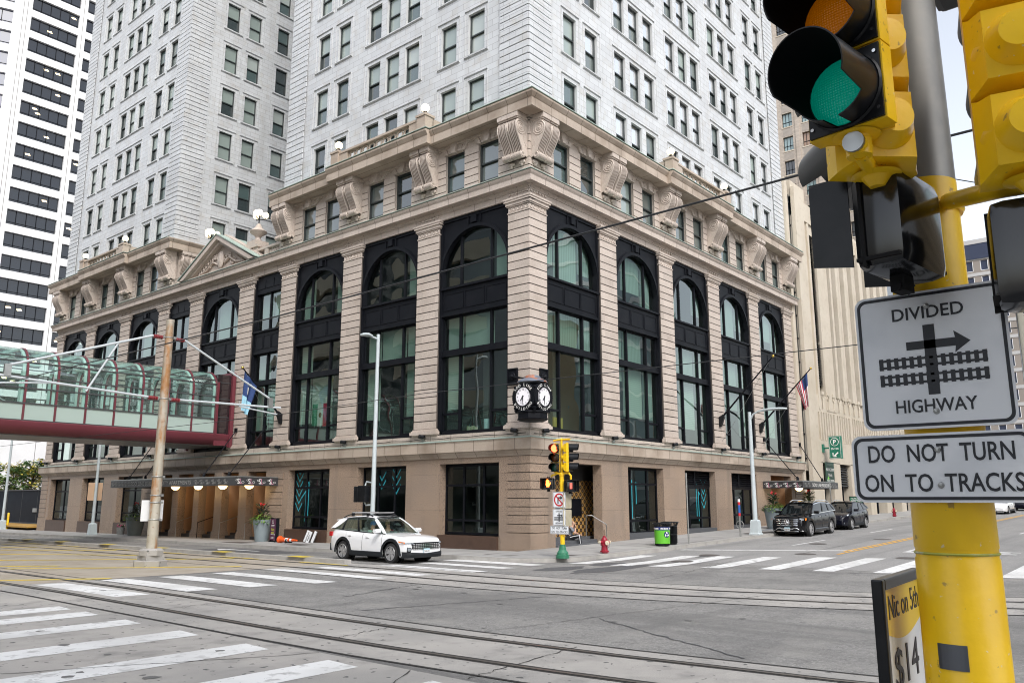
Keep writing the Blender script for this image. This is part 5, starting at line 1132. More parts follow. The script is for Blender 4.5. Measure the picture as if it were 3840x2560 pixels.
# lease board
PLUM=mat('plum_board',(.10,.012,.06),.5); t=empty('lease_board','plum coloured sandwich board reading lease now beside the planter','sign board',(-1.0,17.0,zup(-1,17)),R(-12)); mb=MB(); mb.box(-.04,.0,-.36,.36,.1,1.22,0); mb.box(-.03,.15,-.40,-.36,0,1.26,1); mb.box(-.03,.15,.36,.40,0,1.26,1); mb.box(-.03,.0,-.36,.36,1.22,1.26,1); mb.box(-.08,.3,-.42,-.34,0,.05,1); mb.box(-.08,.3,.34,.42,0,.05,1); part(mb,'board',[PLUM,BLACK],t)
YG=mat('lime_letter',(.62,.66,.05),.5)
for s_,z,h,w,m_ in (('lease',.68,.15,.40,YG),('now!',.50,.15,.40,YG),('SL',1.05,.18,.2,IVORY),('SOO LINE BUILDING',.87,.045,.46,IVORY),('CITY APARTMENTS',.81,.03,.36,IVORY),('Call 612 555 0150',.30,.035,.4,IVORY) if 0 else ('Visit our Website!',.25,.035,.4,IVORY),('SooLineMpls.com',.19,.035,.42,IVORY)): text(s_,h,m_,t,MX((-.043,0,z),(0,-1,0),(0,0,1)),w=w)
mb=MB(); mb.box(-.046,-.042,-.28,.24,.385,.405); mb.prism([(-.28,.36),(-.34,.395),(-.28,.43)],-.046,-.042,'d',0,lambda x,y,z:(y,x,z)); part(mb,'arrow',IVORY,t)
# fallen cone and two boards leaning on the sill
ORG=mat('cone_orange',(.75,.10,.012),.5); t=empty('traffic_cone','orange and white traffic cone lying on its side by the sill','cone',(-1.32,15.9,zup(-1.3,15.9)+.16),R(-88)); mb=MB()
mb.lathe([(.20,0),(.20,.06),(.15,.12)],ax='x',n=20); 
for a,b,m_ in ((.12,.55,0),(.55,.75,1),(.75,.90,0),(.90,1.05,1),(1.05,1.45,0)): f=lambda q:.15-.11*q/1.45; mb.lathe([(f(a),a),(f(b),b)],ax='x',n=20,m=m_)
part(mb,'cone_body',[ORG,WHITE],t,smooth=40); mb=MB(); mb.lathe([(.22,.62),(.22,.70)],(0,.06,-.1),8,0,ax='x'); part(mb,'rubber_base',RUB,t)
for (y0_,w,lab,txt) in ((14.85,.46,'white board reading Entrance Right leaning sideways on the sill',True),(14.33,.2,'narrow white board leaning against the brown sill',False)):
    t=empty('leaning_board',lab,'sign board',(-.42,y0_,zup(-.4,y0_)),0,'boards leaning on the sill'); t.rotation_euler=(R(14),R(14),0); mb=MB(); mb.box(-.03,.0,-w/2,w/2,.01,.62,0); part(mb,'board',[WHITE],t); mb=MB(); mb.box(-.034,-.005,-w/2-.02,-w/2,0,.63); mb.box(-.034,-.005,w/2,w/2+.02,0,.63); part(mb,'board_frame',GREYM,t)
    if txt: text('Entrance',.13,INK,t,MX((-.034,.06,.3),(0,0,1),(0,1,0)),w=.5); text('Right',.13,INK,t,MX((-.034,-.11,.3),(0,0,1),(0,1,0)),w=.34)
# street lamps
def lamp(x,y,h,adir,L_,label,r0=.11,base=True,m=WPOLE):
    t=empty('street_lamp',label,'street lamp',(x,y,zup(x,y)),0,'street lamps'); a=Vector(adir); mb=MB(); mb.lathe([(r0,0),(r0*.7,h),(r0*.72,h+.04),(.02,h+.06)],n=16); part(mb,'pole',m,t,smooth=40)
    mb=MB(); e=a*L_; 
    if L_<1: mb.tube([(0,0,h-.18),tuple(e*.45+Vector((0,0,h-.10)))],.05,8)
    else: mb.tube([(0,0,h-.45),tuple(e*.12+Vector((0,0,h-.08))),tuple(e*.3+Vector((0,0,h+.06))),tuple(e*.62+Vector((0,0,h+.10)))],.05,8)
    part(mb,'arm',m,t,smooth=60)
    mb=MB(); s=a.cross(Vector((0,0,1))); hz=h-.08 if L_<1 else h+.10; rs=[]
    for q,w,th in ((.42,.06,.05),(.55,.10,.07),(.75,.20,.09),(1.0,.22,.07),(1.15,.16,.05),(1.22,.04,.03)):
        c=e*q if L_>=1 else a*(q*.78); rs.append([tuple(c+s*w+Vector((0,0,hz))),tuple(c+s*w*.7+Vector((0,0,hz+th))),tuple(c-s*w*.7+Vector((0,0,hz+th))),tuple(c-s*w+Vector((0,0,hz))),tuple(c-s*w*.8+Vector((0,0,hz-.04))),tuple(c+s*w*.8+Vector((0,0,hz-.04)))])
    mb.rings(rs); part(mb,'lamp_head',m,t,smooth=50)
    if base: mb=MB(); mb.rings([[(s1*b,s2*b,z) for s1,s2 in ((1,1),(-1,1),(-1,-1),(1,-1))] for b,z in ((.27,0),(.27,.08),(.23,.1),(.20,.72),(.16,.78),(.1,.79))]); part(mb,'pole_base',m,t)
    return t
t=lamp(-3.0,6.55,9.6,(-1,.1,0),.9,'tall white street lamp standing behind the white car')
mb=MB(); mb.box(-.30,.02,.22,.72,2.05,2.78); mb.box(-.34,-.28,.7,.95,2.05,2.75); part(mb,'signal_back',BPLAS,t,bevel=.03); mb=MB(); mb.tube([(0,0,2.9),(-.05,.42,2.95),(-.1,.45,2.78)],.035,6); mb.tube([(0,0,1.95),(-.05,.42,1.92),(-.1,.45,2.06)],.035,6); part(mb,'signal_bracket',WPOLE,t)
lamp(14.95,-3.3,6.45,(-.05,-1,0),1.75,'grey street lamp with curved arm on the right-hand pavement',.13)
t=lamp(-2.1,36.6,8.0,(-1,0,0),1.2,'pale street lamp carrying a blank sign, standing under the skyway',.11)
mb=MB(); mb.box(-.48,.48,.12,.15,2.3,3.5,0); part(mb,'blank_sign',mat('peach_sign_back',(.62,.42,.28),.5),t)
t=lamp(-1.0,56.5,8.5,(-1,0,0),1.2,'grey street lamp at far left beyond the dark hoarding',.12)
# right-hand pavement: hydrant, bins, posts
def hydrant(x,y,label,s=1):
    t=empty('fire_hydrant',label,'hydrant',(x,y,zup(x,y)),R(-115),'red fire hydrants'); RED=mat('hydrant_red',(.30,.012,.03),.35,noise=[((.2,.01,.02),5,.45,.7,.6,3)])
    mb=MB(); mb.lathe([(.12*s,0),(.12*s,.05),(.17*s,.05),(.17*s,.10),(.125*s,.12),(.115*s,.30),(.15*s,.31),(.15*s,.36),(.12*s,.37),(.125*s,.48),(.12*s,.54),(.09*s,.61),(.05*s,.645),(.045*s,.69),(.01,.70)],n=18); mb.cyl((0,-.2*s,.44),(0,.2*s,.44),.06*s,None,12); mb.cyl((.05,0,.42),(.17*s,0,.42),.09*s,None,14); part(mb,'hydrant_body',RED,t,smooth=35)
    for sx,p,q in ((.085,(.17*s,0,.42),(.21*s,0,.42)),(.062,(0,.2*s,.44),(0,.25*s,.44)),(.062,(0,-.2*s,.44),(0,-.25*s,.44))): mb=MB(); mb.cyl(p,q,sx*s,None,8); d=(Vector(q)-Vector(p)).normalized()*.04; mb.cyl(q,tuple(Vector(q)+d),.025,None,5); part(mb,'outlet_cap',mat('cream_cap',(.62,.55,.42),.4),t)
    mb=MB(); mb.tube([(.2*s,0,.36),(.19*s,.06,.24),(.14*s,.12,.22),(.05,.2*s,.36)],.008,4); part(mb,'cap_chain',IRON,t)
hydrant(.92,-3.08,'red fire hydrant with cream caps on the corner pavement',1.05); hydrant(41.4,-3.0,'small distant red fire hydrant far along the right pavement')
def bin_(x,y,label,wrap):
    t=empty('litter_bin',label,'bin',(x,y,zup(x,y)),0,'slatted litter bins at the kerb'); mb=MB()
    for k in range(32):
        a=2*math.pi*k/32; c,s_=math.cos(a),math.sin(a); mb.tube([(.29*c,.29*s_,.04),(.31*c,.31*s_,.1),(.32*c,.32*s_,.82),(.36*c,.36*s_,.95),(.40*c,.40*s_,1.0)],.018,4)
    for z,r_ in ((.05,.29),(.45,.315),(.82,.33),(1.0,.40)): mb.torus((0,0,z),r_,.02,'z',32,5)
    part(mb,'slats',BPLAS,t); mb=MB(); mb.lathe([(.27,.03),(.29,.8),(.27,.8)],n=24); part(mb,'liner',RUB if not wrap else mat('blue_liner',(.02,.05,.22),.4),t)
    if wrap:
        mb=MB(); mb.lathe([(.335,.12),(.345,.72)],n=40); part(mb,'green_wrap',mat('lime_green_wrap',(.12,.47,.03),.4),t,smooth=50); mb=MB(); mb.lathe([(.347,.70),(.35,.83)],n=40); part(mb,'blue_band',mat('navy_band',(.02,.035,.16),.4),t,smooth=50)
        n0=math.atan2(-21.9-y,-27.2-x)
        for word,off in (('RECYCLE HERE',.35),('RECYCLE HERE',-.95),('RECYCLE HERE',1.6)):
            for k,ch in enumerate(word):
                if ch==' ': continue
                a=n0+off-(5.5-k)*-.085; c=Vector((math.cos(a),math.sin(a),0)); text(ch,.06,IVORY,t,MX(c*.353+Vector((0,0,.765)),(-c.y,c.x,0),(0,0,1)),bold=.02)
        a=n0+.62; c=Vector((math.cos(a),math.sin(a),0)); u=Vector((-c.y,c.x,0)); mb=MB(); q=c*.343+Vector((0,0,.52)); mb.cyl(tuple(q-c*.01),tuple(q+c*.006),.13,None,28,0)
        for k in range(3):
            w=R(90+120*k); f=lambda aa,rr_: tuple(q+c*.01+u*rr_*math.cos(aa)+Vector((0,0,rr_*math.sin(aa)))); mb.poly([f(w-.75,.05),f(w-.6,.095),f(w+.15,.105),f(w+.25,.125),f(w+.62,.075),f(w+.2,.03),f(w+.15,.06)],1)
        part(mb,'recycling_symbol',[mat('navy_disc',(.02,.035,.16),.4),IVORY],t)
bin_(5.45,-3.12,'slatted bin in a lime green recycle wrap at the kerb',True); bin_(6.45,-2.95,'plain black slatted bin right behind the green one',False)
def post(x,y,h,label,plates,m=STEEL):
    t=empty('sign_post',label,'sign post',(x,y,zup(x,y)),R(20)); mb=MB(); mb.cyl((0,0,0),(0,0,h),.035,None,10); part(mb,'post',m,t,smooth=60)
    for z0_,z1_,w in plates: mb=MB(); mb.box(-.03,.03 if 0 else -.01,-w/2,w/2,z0_,z1_); part(mb,'sign_plate',STEEL,t)
    return t
t=post(7.35,-3.4,3.2,'slim grey sign post with edge-on plates just right of the bins',((2.3,3.18,.3),)); t.rotation_euler=(0,0,R(-60))
t=post(26.7,-3.3,2.7,'slim sign post behind the second black car',((2.1,2.7,.45),)); t.rotation_euler=(0,0,R(-75))
t=empty('bike_hitch','blue and red banded post with a ring at the kerb by the grey lamp','post',(12.95,-3.35,zup(12.95,-3.35))); mb=MB(); mb.cyl((0,0,0),(0,0,1.05),.045,None,10); mb.torus((0,0,.62),.19,.02,'x',20,6); part(mb,'post',STEEL,t); mb=MB()
for k,(a,b) in enumerate(((1.05,1.2),(1.2,1.6),(1.6,1.75),(1.75,1.9))): mb.cyl((0,0,a),(0,0,b),.06,None,10,[0,1,0,2][k])
part(mb,'banded_sleeve',[PETAL,mat('blue_band',(.03,.12,.42),.5),WHITE],t)
t=empty('sandwich_board','green and white parking price board behind the second black car','sign board',(32.6,-3.0,zup(32.6,-3)),0); mb=MB(); mb.box(-.03,.0,-.42,.42,.75,1.65,0); mb.box(-.03,0,-.42,.42,.15,.75,1); mb.box(-.04,.1,-.46,-.42,0,1.7,2); mb.box(-.04,.1,.42,.46,0,1.7,2); mb.box(-.04,.1,-.46,.46,1.65,1.7,2); mb.box(-.04,.4,-.46,.46,-.02,.03,2); part(mb,'board',[mat('sign_green',(.01,.17,.09),.5),WHITE,BLACK],t)
for s_,z,h,w,m_ in (('PARKING',1.55,.12,.7,IVORY),('SPECIAL',1.38,.12,.7,IVORY),('$15',1.02,.34,.72,IVORY),('5:00',.35,.12,.4,INK)): text(s_,h,m_,t,MX((-.035,0,z),(0,-1,0),(0,0,1)),w=w)
# parking blade sign and garage sign
SG=mat('parking_green',(.01,.16,.10),.45); t=empty('parking_sign','green blade sign with a white P, ENTER and an arrow','sign',(34.1,-.45,6.2)); mb=MB(); mb.box(-.16,.16,-1.35,-.45,-1.1,.55,0); part(mb,'sign_box',SG,t,bevel=.03); mb=MB(); mb.tube([(0,-.45,-.3),(0,.05,-.3)],.06,8); mb.box(-.15,.15,-.05,.05,-.6,0); part(mb,'bracket',SG,t)
mb=MB(); mb.torus((-.165,-.9,.12),.28,.02,'x',28,5); 
for q in ((-.165,-1.30,-1.05),): mb.box(-.17,-.16,-1.31,-1.29,-1.05,.5); mb.box(-.17,-.16,-.51,-.49,-1.05,.5); mb.box(-.17,-.16,-1.31,-.49,-1.06,-1.04); mb.box(-.17,-.16,-1.31,-.49,.49,.51)
mb.poly([(-.168,-1.08,-.62),(-.168,-1.14,-.68),(-.168,-.88,-.92),(-.168,-.80,-.86)]); mb.box(-.17,-.165,-.98,-.70,-.97,-.90); mb.box(-.17,-.165,-.77,-.70,-.97,-.66); part(mb,'white_marks',IVORY,t)
text('P',.32,IVORY,t,MX((-.165,-.9,.12),(0,-1,0),(0,0,1)),bold=.03); text('ENTER',.13,IVORY,t,MX((-.165,-.9,-.38),(0,-1,0),(0,0,1)),w=.55)
t=empty('garage_sign','dark green garage sign reading PARKING RAMP under the blade sign','sign',(34.0,-.5,3.4)); mb=MB(); mb.box(0,1.75,-.06,0,-.1,1.5); part(mb,'panel',mat('dark_green_panel',(.012,.05,.03),.5),t)
for s_,z,h,w,m_ in (('MARQUETTE',1.32,.16,1.2,mat('dim_green_letter',(.2,.3,.25),.5)),('PARKING RAMP',.95,.22,1.6,IVORY),('Markit',.55,.24,.75,IVORY),('PUBLIC PARKING',.16,.15,1.5,IVORY)): text(s_,h,m_,t,MX((.87,-.065,z),(1,0,0),(0,0,1)),w=w)
mb=MB(); mb.prism([(.35,.45),(.5,.45),(.5,.35),(.62,.35),(.42,.15),(.2,.35),(.35,.35)],-.07,-.062,'d'); part(mb,'arrow',mat('lime_arrow',(.2,.6,.08),.5),t)
# hoarding, bollard and trees at far left
t=empty('hoarding','long dark grey hoarding wall left of the building end','fence',(0,0,0)); mb=MB(); mb.box(3.0,3.2,52,110,-.35,2.95,0); mb.box(2.93,3.2,52,110,2.95,3.05,1); mb.box(2.9,3.0,52,110,-.1,.05,1)
for k in range(16): mb.box(2.985,3.0,53+3.7*k,53.04+3.7*k,-.3,2.95,1)
part(mb,'hoarding_panel',[mat('charcoal_panel',(.012,.016,.024),.7,spec=.15,noise=[((.02,.025,.034),.8,.45,.7,.6,3)]),DGREY],t); mb=MB(); mb.box(2.9,3.0,60.3,61.1,1.0,1.35); part(mb,'connector_box',GREYM,t)
mb=MB(); mb.lathe([(.09,0),(.09,1.35),(.07,1.38),(.01,1.40)],n=14); o=part(mb,'bollard',YEL,None,smooth=40); o.location=(-.5,56.8,zup(-.5,56.8)); tag(o,'yellow steel bollard on the far left pavement','bollard')
mb=MB(); mb.box(-.6,2.4,52.2,70,-.15,-.02,0); o=part(mb,'timber_kerb',mat('ochre_timber',(.45,.26,.06),.7),None); tag(o,'ochre timber kerb at the foot of the dark hoarding','kerb')
TLEAF=[mat('locust_leaf_green',(.06,.13,.03),.6),mat('locust_leaf_light',(.12,.22,.05),.6),mat('locust_leaf_lime',(.20,.30,.06),.6),mat('locust_leaf_yellow',(.48,.40,.05),.6)]
def tree(x,y,h,cr,label,seed,yel=.25):
    r=random.Random(seed); z=zup(x,y,0); t=empty('street_tree',label,'tree',(x,y,z),0,'honey locust trees beyond the hoarding'); mb=MB(); mb.tube([(0,0,0),(.1,.05,h*.35),(-.05,.1,h*.6),(.1,0,h*.85)],[.14,.11,.07,.03],8); tips=[]
    for k in range(11):
        a=r.uniform(0,6.283); z0_=h*r.uniform(.35,.7); e=(cr*r.uniform(.5,.95)*math.cos(a),cr*r.uniform(.5,.95)*math.sin(a),z0_+h*r.uniform(.1,.32)); mb.tube([(0,.05,z0_),(e[0]*.5,e[1]*.5,z0_+(e[2]-z0_)*.65),e],[.05,.035,.015],6); tips.append(e)
    part(mb,'trunk',BARK,t,smooth=60); mb=MB()
    for e in tips+[(0,0,h*.9),(.3,.2,h*.8)]:
        for c in range(6):
            ce=[e[0]+r.gauss(0,.45),e[1]+r.gauss(0,.45),e[2]+r.gauss(0,.30)]; mcol=3 if r.random()<yel else r.choice([0,1,1,2])
            for q in range(38):
                p=Vector((ce[0]+r.gauss(0,.28),ce[1]+r.gauss(0,.28),ce[2]+r.gauss(0,.16))); d=Vector((r.uniform(-1,1),r.uniform(-1,1),r.uniform(-.5,.3))).normalized(); s_=d.cross(Vector((r.uniform(-.3,.3),r.uniform(-.3,.3),1))).normalized()*.075; L_=r.uniform(.2,.36); mb.poly([tuple(p-s_),tuple(p+d*L_*.5-s_*1.4),tuple(p+d*L_),tuple(p+d*L_*.5+s_*1.4),tuple(p+s_)],mcol)
    part(mb,'crown',TLEAF,t,recalc=False)
tree(5.5,69,6.6,2.6,'green and yellow locust tree behind the hoarding, next to the building end',1); tree(2.2,76,6.8,2.6,'darker green locust tree behind the hoarding at the left edge',2,.12); tree(7.5,80,6.4,2.6,'yellowing locust tree furthest back behind the hoarding',3,.5)
# ================================================================== vehicles
def lerp(tab,x):
    if x<=tab[0][0]: return tab[0][1]
    for (a,b),(c,d) in zip(tab,tab[1:]):
        if x<=c: return b+(d-b)*(x-a)/(c-a)
    return tab[-1][1]
TYRE=mat('tyre',(.018,.018,.019),.85); ALLOY=mat('alloy_wheel',(.42,.42,.43),.3,.35); DARKW=mat('dark_wheel_gap',(.02,.02,.022),.5); CLAD=mat('black_cladding',(.016,.018,.021),.6,spec=.25); LAMPG=mat('lamp_glass',(.42,.46,.50),.08,.5); REDL=mat('tail_lamp',(.45,.012,.015),.2); AMB=mat('amber_lamp',(.8,.22,.02),.25); PLATE=mat('plate_blue_white',(.45,.65,.74),.4); CABIN=mat('cabin_trim',(.03,.032,.034),.8); SEAT=mat('seat_grey',(.22,.23,.22),.8)
def wheel(t,x,y,r,side,spokes,name='wheel'):
    w=.235; s=side; mb=MB(); prof=[(r*.66,-w/2),(r*.93,-w/2),(r,-w/2+.04),(r,w/2-.04),(r*.93,w/2),(r*.70,w/2),(r*.66,w/2-.02)]
    mb.lathe([(a,b*s) for a,b in prof],(x,y,r),32,0,ax='y',caps=False); o=part(mb,'wheel',TYRE,t,smooth=40)
    mb=MB(); mb.lathe([(.02,s*.03),(r*.64,s*.02),(r*.68,s*(w/2))],(x,y,r),28,1,ax='y',caps=False); mb.torus((x,y+s*(w/2-.005),r),r*.675,.014,'y',32,5,0); mb.cyl((x,y+s*.07,r),(x,y+s*(w/2-.015),r),.055,.04,12,0)
    for k in range(spokes):
        for da in (-.13,.13):
            a=2*math.pi*k/spokes+.3; ca,sa=math.cos(a+da*.5),math.sin(a+da*.5); cb,sb=math.cos(a+da*1.9),math.sin(a+da*1.9); n=(-sa,ca)
            for wd in (.034,):
                mb.rings([[(x+.05*ca+n[0]*q*wd,y+s*(w/2-.02+dd),r+.05*sa+n[1]*q*wd) for q,dd in ((-1,0),(1,0),(1,-.04),(-1,-.04))],[(x+r*.665*cb+n[0]*q*wd*1.4,y+s*(w/2-.03+dd),r+r*.665*sb+n[1]*q*wd*1.4) for q,dd in ((-1,0),(1,0),(1,-.04),(-1,-.04))]],0)
    part(mb,'rim',[ALLOY,DARKW],o,smooth=30); return o
def car(label,loc,rz,P):
    z=H(loc[0],loc[1]); t=empty('parked_car' if P.get('parked') else 'car',label,P['cat'],(loc[0],loc[1],z),rz); 
    if P.get('pitch'): t.rotation_euler=(0,P['pitch'],rz)
    PM,L,Wd,wb,r=P['paint'],P['L'],P['W']/2,P['wb'],P['r']; xf,xr=P['xf'],P['xf']-wb; ra=r+.075
    top,plan=P['top'],P['plan']; low=P.get('low',.24)
    xs=sorted(set([L/2*(-1+2*k/44) for k in range(45)]+[xf+ra*math.cos(R(q)) for q in range(0,181,15)]+[xr+ra*math.cos(R(q)) for q in range(0,181,15)]+[L/2-.02,-L/2+.02,L/2-.06,-L/2+.06]))
    def zl(x):
        zz=lerp(P['lowt'],x)
        for c in (xf,xr):
            if abs(x-c)<ra: zz=max(zz,r+math.sqrt(ra*ra-(x-c)**2))
        return zz
    T=[0,.08,.2,.35,.5,.62,.74,.86,.95,1]; SEC=[(0,.955),(.12,.985),(.3,1),(.55,1),(.72,.985),(.88,.955),(1,.90)]
    rings=[]
    for x in xs:
        a,b=zl(x),lerp(top,x); w=Wd*lerp(plan,x); half=[]; bz=lerp(P['lowt'],x)
        for q in T:
            zz=a+(b-a)*q; f=(zz-bz)/max(.05,b-bz); y=w*lerp(SEC,f)
            if .50<f<.60: y-=.012
            half.append((x,y,zz))
        cw=half[-1][1]; cr=P.get('crown',.05)
        half+=[(x,cw*q,b+cr*(1-q*q)) for q in (.88,.6,.3,0)]
        rings.append(half+[(p[0],-p[1],p[2]) for p in half[-2::-1]])
    mb=MB(); mb.rings(rings,0,False,False)
    for i in (0,-1):
        rg=rings[i]; n=len(rg)
        for k in range(n//2): mb.poly([rg[k],rg[k+1],rg[n-2-k],rg[n-1-k]],0)
    body=part(mb,'body',PM,t,smooth=32)
    mb=MB(); mb.box(-L/2+.25,L/2-.25,-Wd+.28,Wd-.28,.2,.75,0)
    for c in (xf,xr):
        for s in (-1,1): mb.cyl((c,s*(Wd-.35),r),(c,s*(Wd-.30),r),ra+.0,None,28,0,caps=True)
    part(mb,'underbody',RUB,t)
    # greenhouse
    A0,A1,D1,D0=P['gh']   # (x,z) of windscreen foot, header, rear roof end, rear window foot
    wbt,wrf=Wd*.90,Wd*P.get('roofw',.70); N=14
    def rz_(x): return lerp(P['roof'],x)
    roofx=[D1[0]+(A1[0]-D1[0])*k/N for k in range(N+1)]
    mb=MB(); rr_=[]
    for x in roofx:
        w=wrf*lerp(((D1[0],.93),(D1[0]+.5,1),(A1[0]-.6,1),(A1[0],.93)),x); rr_.append([(x,w*q,rz_(x)+.035*(1-q*q)-(.03 if abs(q)==1 else 0)) for q in (-1,-.93,-.6,-.3,0,.3,.6,.93,1)])
    mb.rings(rr_,0,False,False); under=[[(p[0],p[1]*.97,p[2]-.05) for p in q] for q in rr_]; mb.rings(under,0,False,False)
    if P.get('spoiler'): mb.prism([(D1[0]+.05,rz_(D1[0])-.02),(D1[0]-.30,rz_(D1[0])-.06),(D1[0]-.30,rz_(D1[0])-.10),(D1[0]+.05,rz_(D1[0])-.08)],-wrf*.95,wrf*.95,'d',0,lambda a,b,c:(a,b,c))
    part(mb,'roof',P.get('roofm',PM),t,smooth=35)
    wA,wD=wrf*.93,wrf*.93
    def side(s,u,v):   # point on side glass plane: u along x at belt, v 0 belt to 1 roof
        xb=D0[0]+(A0[0]-D0[0])*u; xt=D1[0]+(A1[0]-D1[0])*u; zb=lerp(P['belt'],xb); zt=rz_(xt)-.045
        return (xb+(xt-xb)*v, s*(wbt+(wrf*.985-wbt)*v-.02*(2*v-1)**2+.02), zb+(zt-zb)*v)
    def pil(mb,s,u0,u1,w0,w1,m=0,v0=-.03,v1=1.0,off=.008):
        K=6; mb.strip([tuple(Vector(side(s,u0+(u1-u0)*k/K-w0,v0+(v1-v0)*k/K))+Vector((0,s*off,0))) for k in range(K+1)],[tuple(Vector(side(s,u0+(u1-u0)*k/K+w1,v0+(v1-v0)*k/K))+Vector((0,s*off,0))) for k in range(K+1)],m)
    for s in (1,-1):
        g=MB(); K=10; ur=P.get('rearq',.0)
        g.strip([side(s,ur+(1-ur)*k/K,0.0) for k in range(K+1)],[side(s,ur+(1-ur)*k/K,1.0) for k in range(K+1)]); part(g,'side_glass',P['sg'],t,smooth=60,recalc=False)
        mb=MB(); pil(mb,s,.985,.985,.02,.03); pil(mb,s,P['pb'],P['pb'],.022,.022,1); 
        if P.get('pc'): pil(mb,s,P['pc'],P['pc']-.01,.012,.03,1)
        K=12
        for v0_,v1_,m_ in ((-.05,.015,2),(.955,1.03,2)): mb.strip([tuple(Vector(side(s,k/K,v0_))+Vector((0,s*.010,0))) for k in range(K+1)],[tuple(Vector(side(s,k/K,v1_))+Vector((0,s*.010,0))) for k in range(K+1)],m_)
        # rear quarter in paint
        q0,q1=P['q']; mb.strip([tuple(Vector(side(s,-.02,v))+Vector((0,s*.009,0))) for v in (-.05,.25,.5,.75,1.02)],[tuple(Vector(side(s,q0+(q1-q0)*v,v))+Vector((0,s*.009,0))) for v in (-.05,.25,.5,.75,1.02)],0)
        part(mb,'window_pillars',[PM,BPLAS,P.get('trim',BPLAS)],t)
    g=MB(); K=8
    def ws(v,y,front=True):
        a,b=(A0,A1) if front else (D0,D1); wa,wb_=(wbt*.97,wA*.97) if front else (wbt*.93,wD*.95); zt=(rz_(b[0])-.03); x=a[0]+(b[0]-a[0])*v; w=wa+(wb_-wa)*v; bow=(.16*(1-v)+.06*v)*(1-y*y)*(1 if front else -1)
        return (x+bow-(.05 if front else -.05),w*y,a[1]+(zt-a[1])*v+.03*math.sin(math.pi*v)*(1 if front else .6))
    for k in range(4): g.strip([ws(k/4,-1+2*j/K) for j in range(K+1)],[ws((k+1)/4,-1+2*j/K) for j in range(K+1)])
    part(g,'windscreen',GLC if P.get('seethru') else P['sg'],t,smooth=60,recalc=False)
    g=MB()
    for k in range(4): g.strip([ws(k/4,-1+2*j/K,False) for j in range(K+1)],[ws((k+1)/4,-1+2*j/K,False) for j in range(K+1)])
    part(g,'rear_window',P['sg'],t,smooth=60,recalc=False)
    mb=MB()
    for s in (1,-1):
        mb.strip([ws(k/6,s) for k in range(7)],[tuple(Vector(ws(k/6,s))+Vector((-.06,s*.045,.012))) for k in range(7)]); mb.strip([tuple(Vector(ws(k/6,s))+Vector((.015,-s*.05,.004))) for k in range(7)],[tuple(Vector(ws(k/6,s))+Vector((-.0,s*.01,.012))) for k in range(7)])
        mb.strip([ws(k/6,s,False) for k in range(7)],[tuple(Vector(ws(k/6,s,False))+Vector((.05,s*.045,.012))) for k in range(7)])
    part(mb,'screen_pillar',PM,t)
    # wheels, arches, sills
    for x in (xf,xr):
        for s in (1,-1):
            wheel(t,x,s*(Wd-.125),r,s,P['spokes'])
            if P.get('clad'):
                mb=MB(); a0=[];a1=[];a2=[]
                for q in range(-8,189,7):
                    for lst,rd,yo in ((a0,ra-.01,.012),(a1,ra+.085,.018),(a2,ra+.10,-.03)):
                        xx=x+rd*math.cos(R(q)); zz=max(.22,r+rd*math.sin(R(q))); ww=Wd*lerp(plan,min(max(xx,-L/2),L/2)); lst.append((xx,s*(ww*.995+yo),zz))
                mb.strip(a0,a1); mb.strip(a1,a2); part(mb,'arch_cladding',P['clad'],t,smooth=40)
    mb=MB()
    for s in (1,-1):
        mb.prism([(s*(Wd-.06),.20),(s*(Wd+.004),.24),(s*(Wd+.006),.36),(s*(Wd-.03),.44)],xr+ra,xf-ra,'u',0)
    part(mb,'sill_trim',P.get('clad') or CLAD,t)
    for s in (1,-1):
        mb=MB(); mx=A0[0]-.28; mz=lerp(P['belt'],mx)+.06; mb.rings([[(mx+dx,s*(Wd*.93+.04+w_),mz+dz) for dx,dz in ((0,-.05),(.09,-.04),(.11,.03),(.06,.10),(-.04,.10),(-.08,.02))] for w_ in (0,.06,.20,.25)]); part(mb,'wing_mirror',P.get('mirm',PM),t,smooth=50)
        for dx in P['handles']:
            mb=MB(); zz=lerp(P['belt'],dx)-.17; mb.box(dx-.09,dx+.09,s*Wd*.965-.01,s*(Wd+.012),zz-.018,zz+.018); part(mb,'door_handle',P.get('trim',PM) if P.get('chromeh') else PM,t,bevel=.008)
        mb=MB()
        for dx,sl in P['seams']:
            pts=[]
            for k in range(8): zz=.42+(lerp(P['belt'],dx)-.47)*k/7; f=(zz-.26)/(lerp(top,dx)-.26); pts.append((dx+sl*(zz-.4),s*(Wd*lerp(plan,dx)*lerp(SEC,f)+.001),zz))
            mb.tube(pts,.006,4)
        part(mb,'door_seam',CLAD,t)
    if P.get('rails'):
        for s in (1,-1):
            mb=MB(); K=10; yy=s*wrf*.90; pts=[(D1[0]+.1+(A1[0]-D1[0]-.3)*k/K,yy,rz_(D1[0]+.1+(A1[0]-D1[0]-.3)*k/K)+.012+.075*min(1,min(k,K-k)*.7)) for k in range(K+1)]; mb.tube(pts,.022,6); part(mb,'roof_rail',P['rails'],t,smooth=50)
    return t,body
def front_pt(P,y,z): return P['L']/2
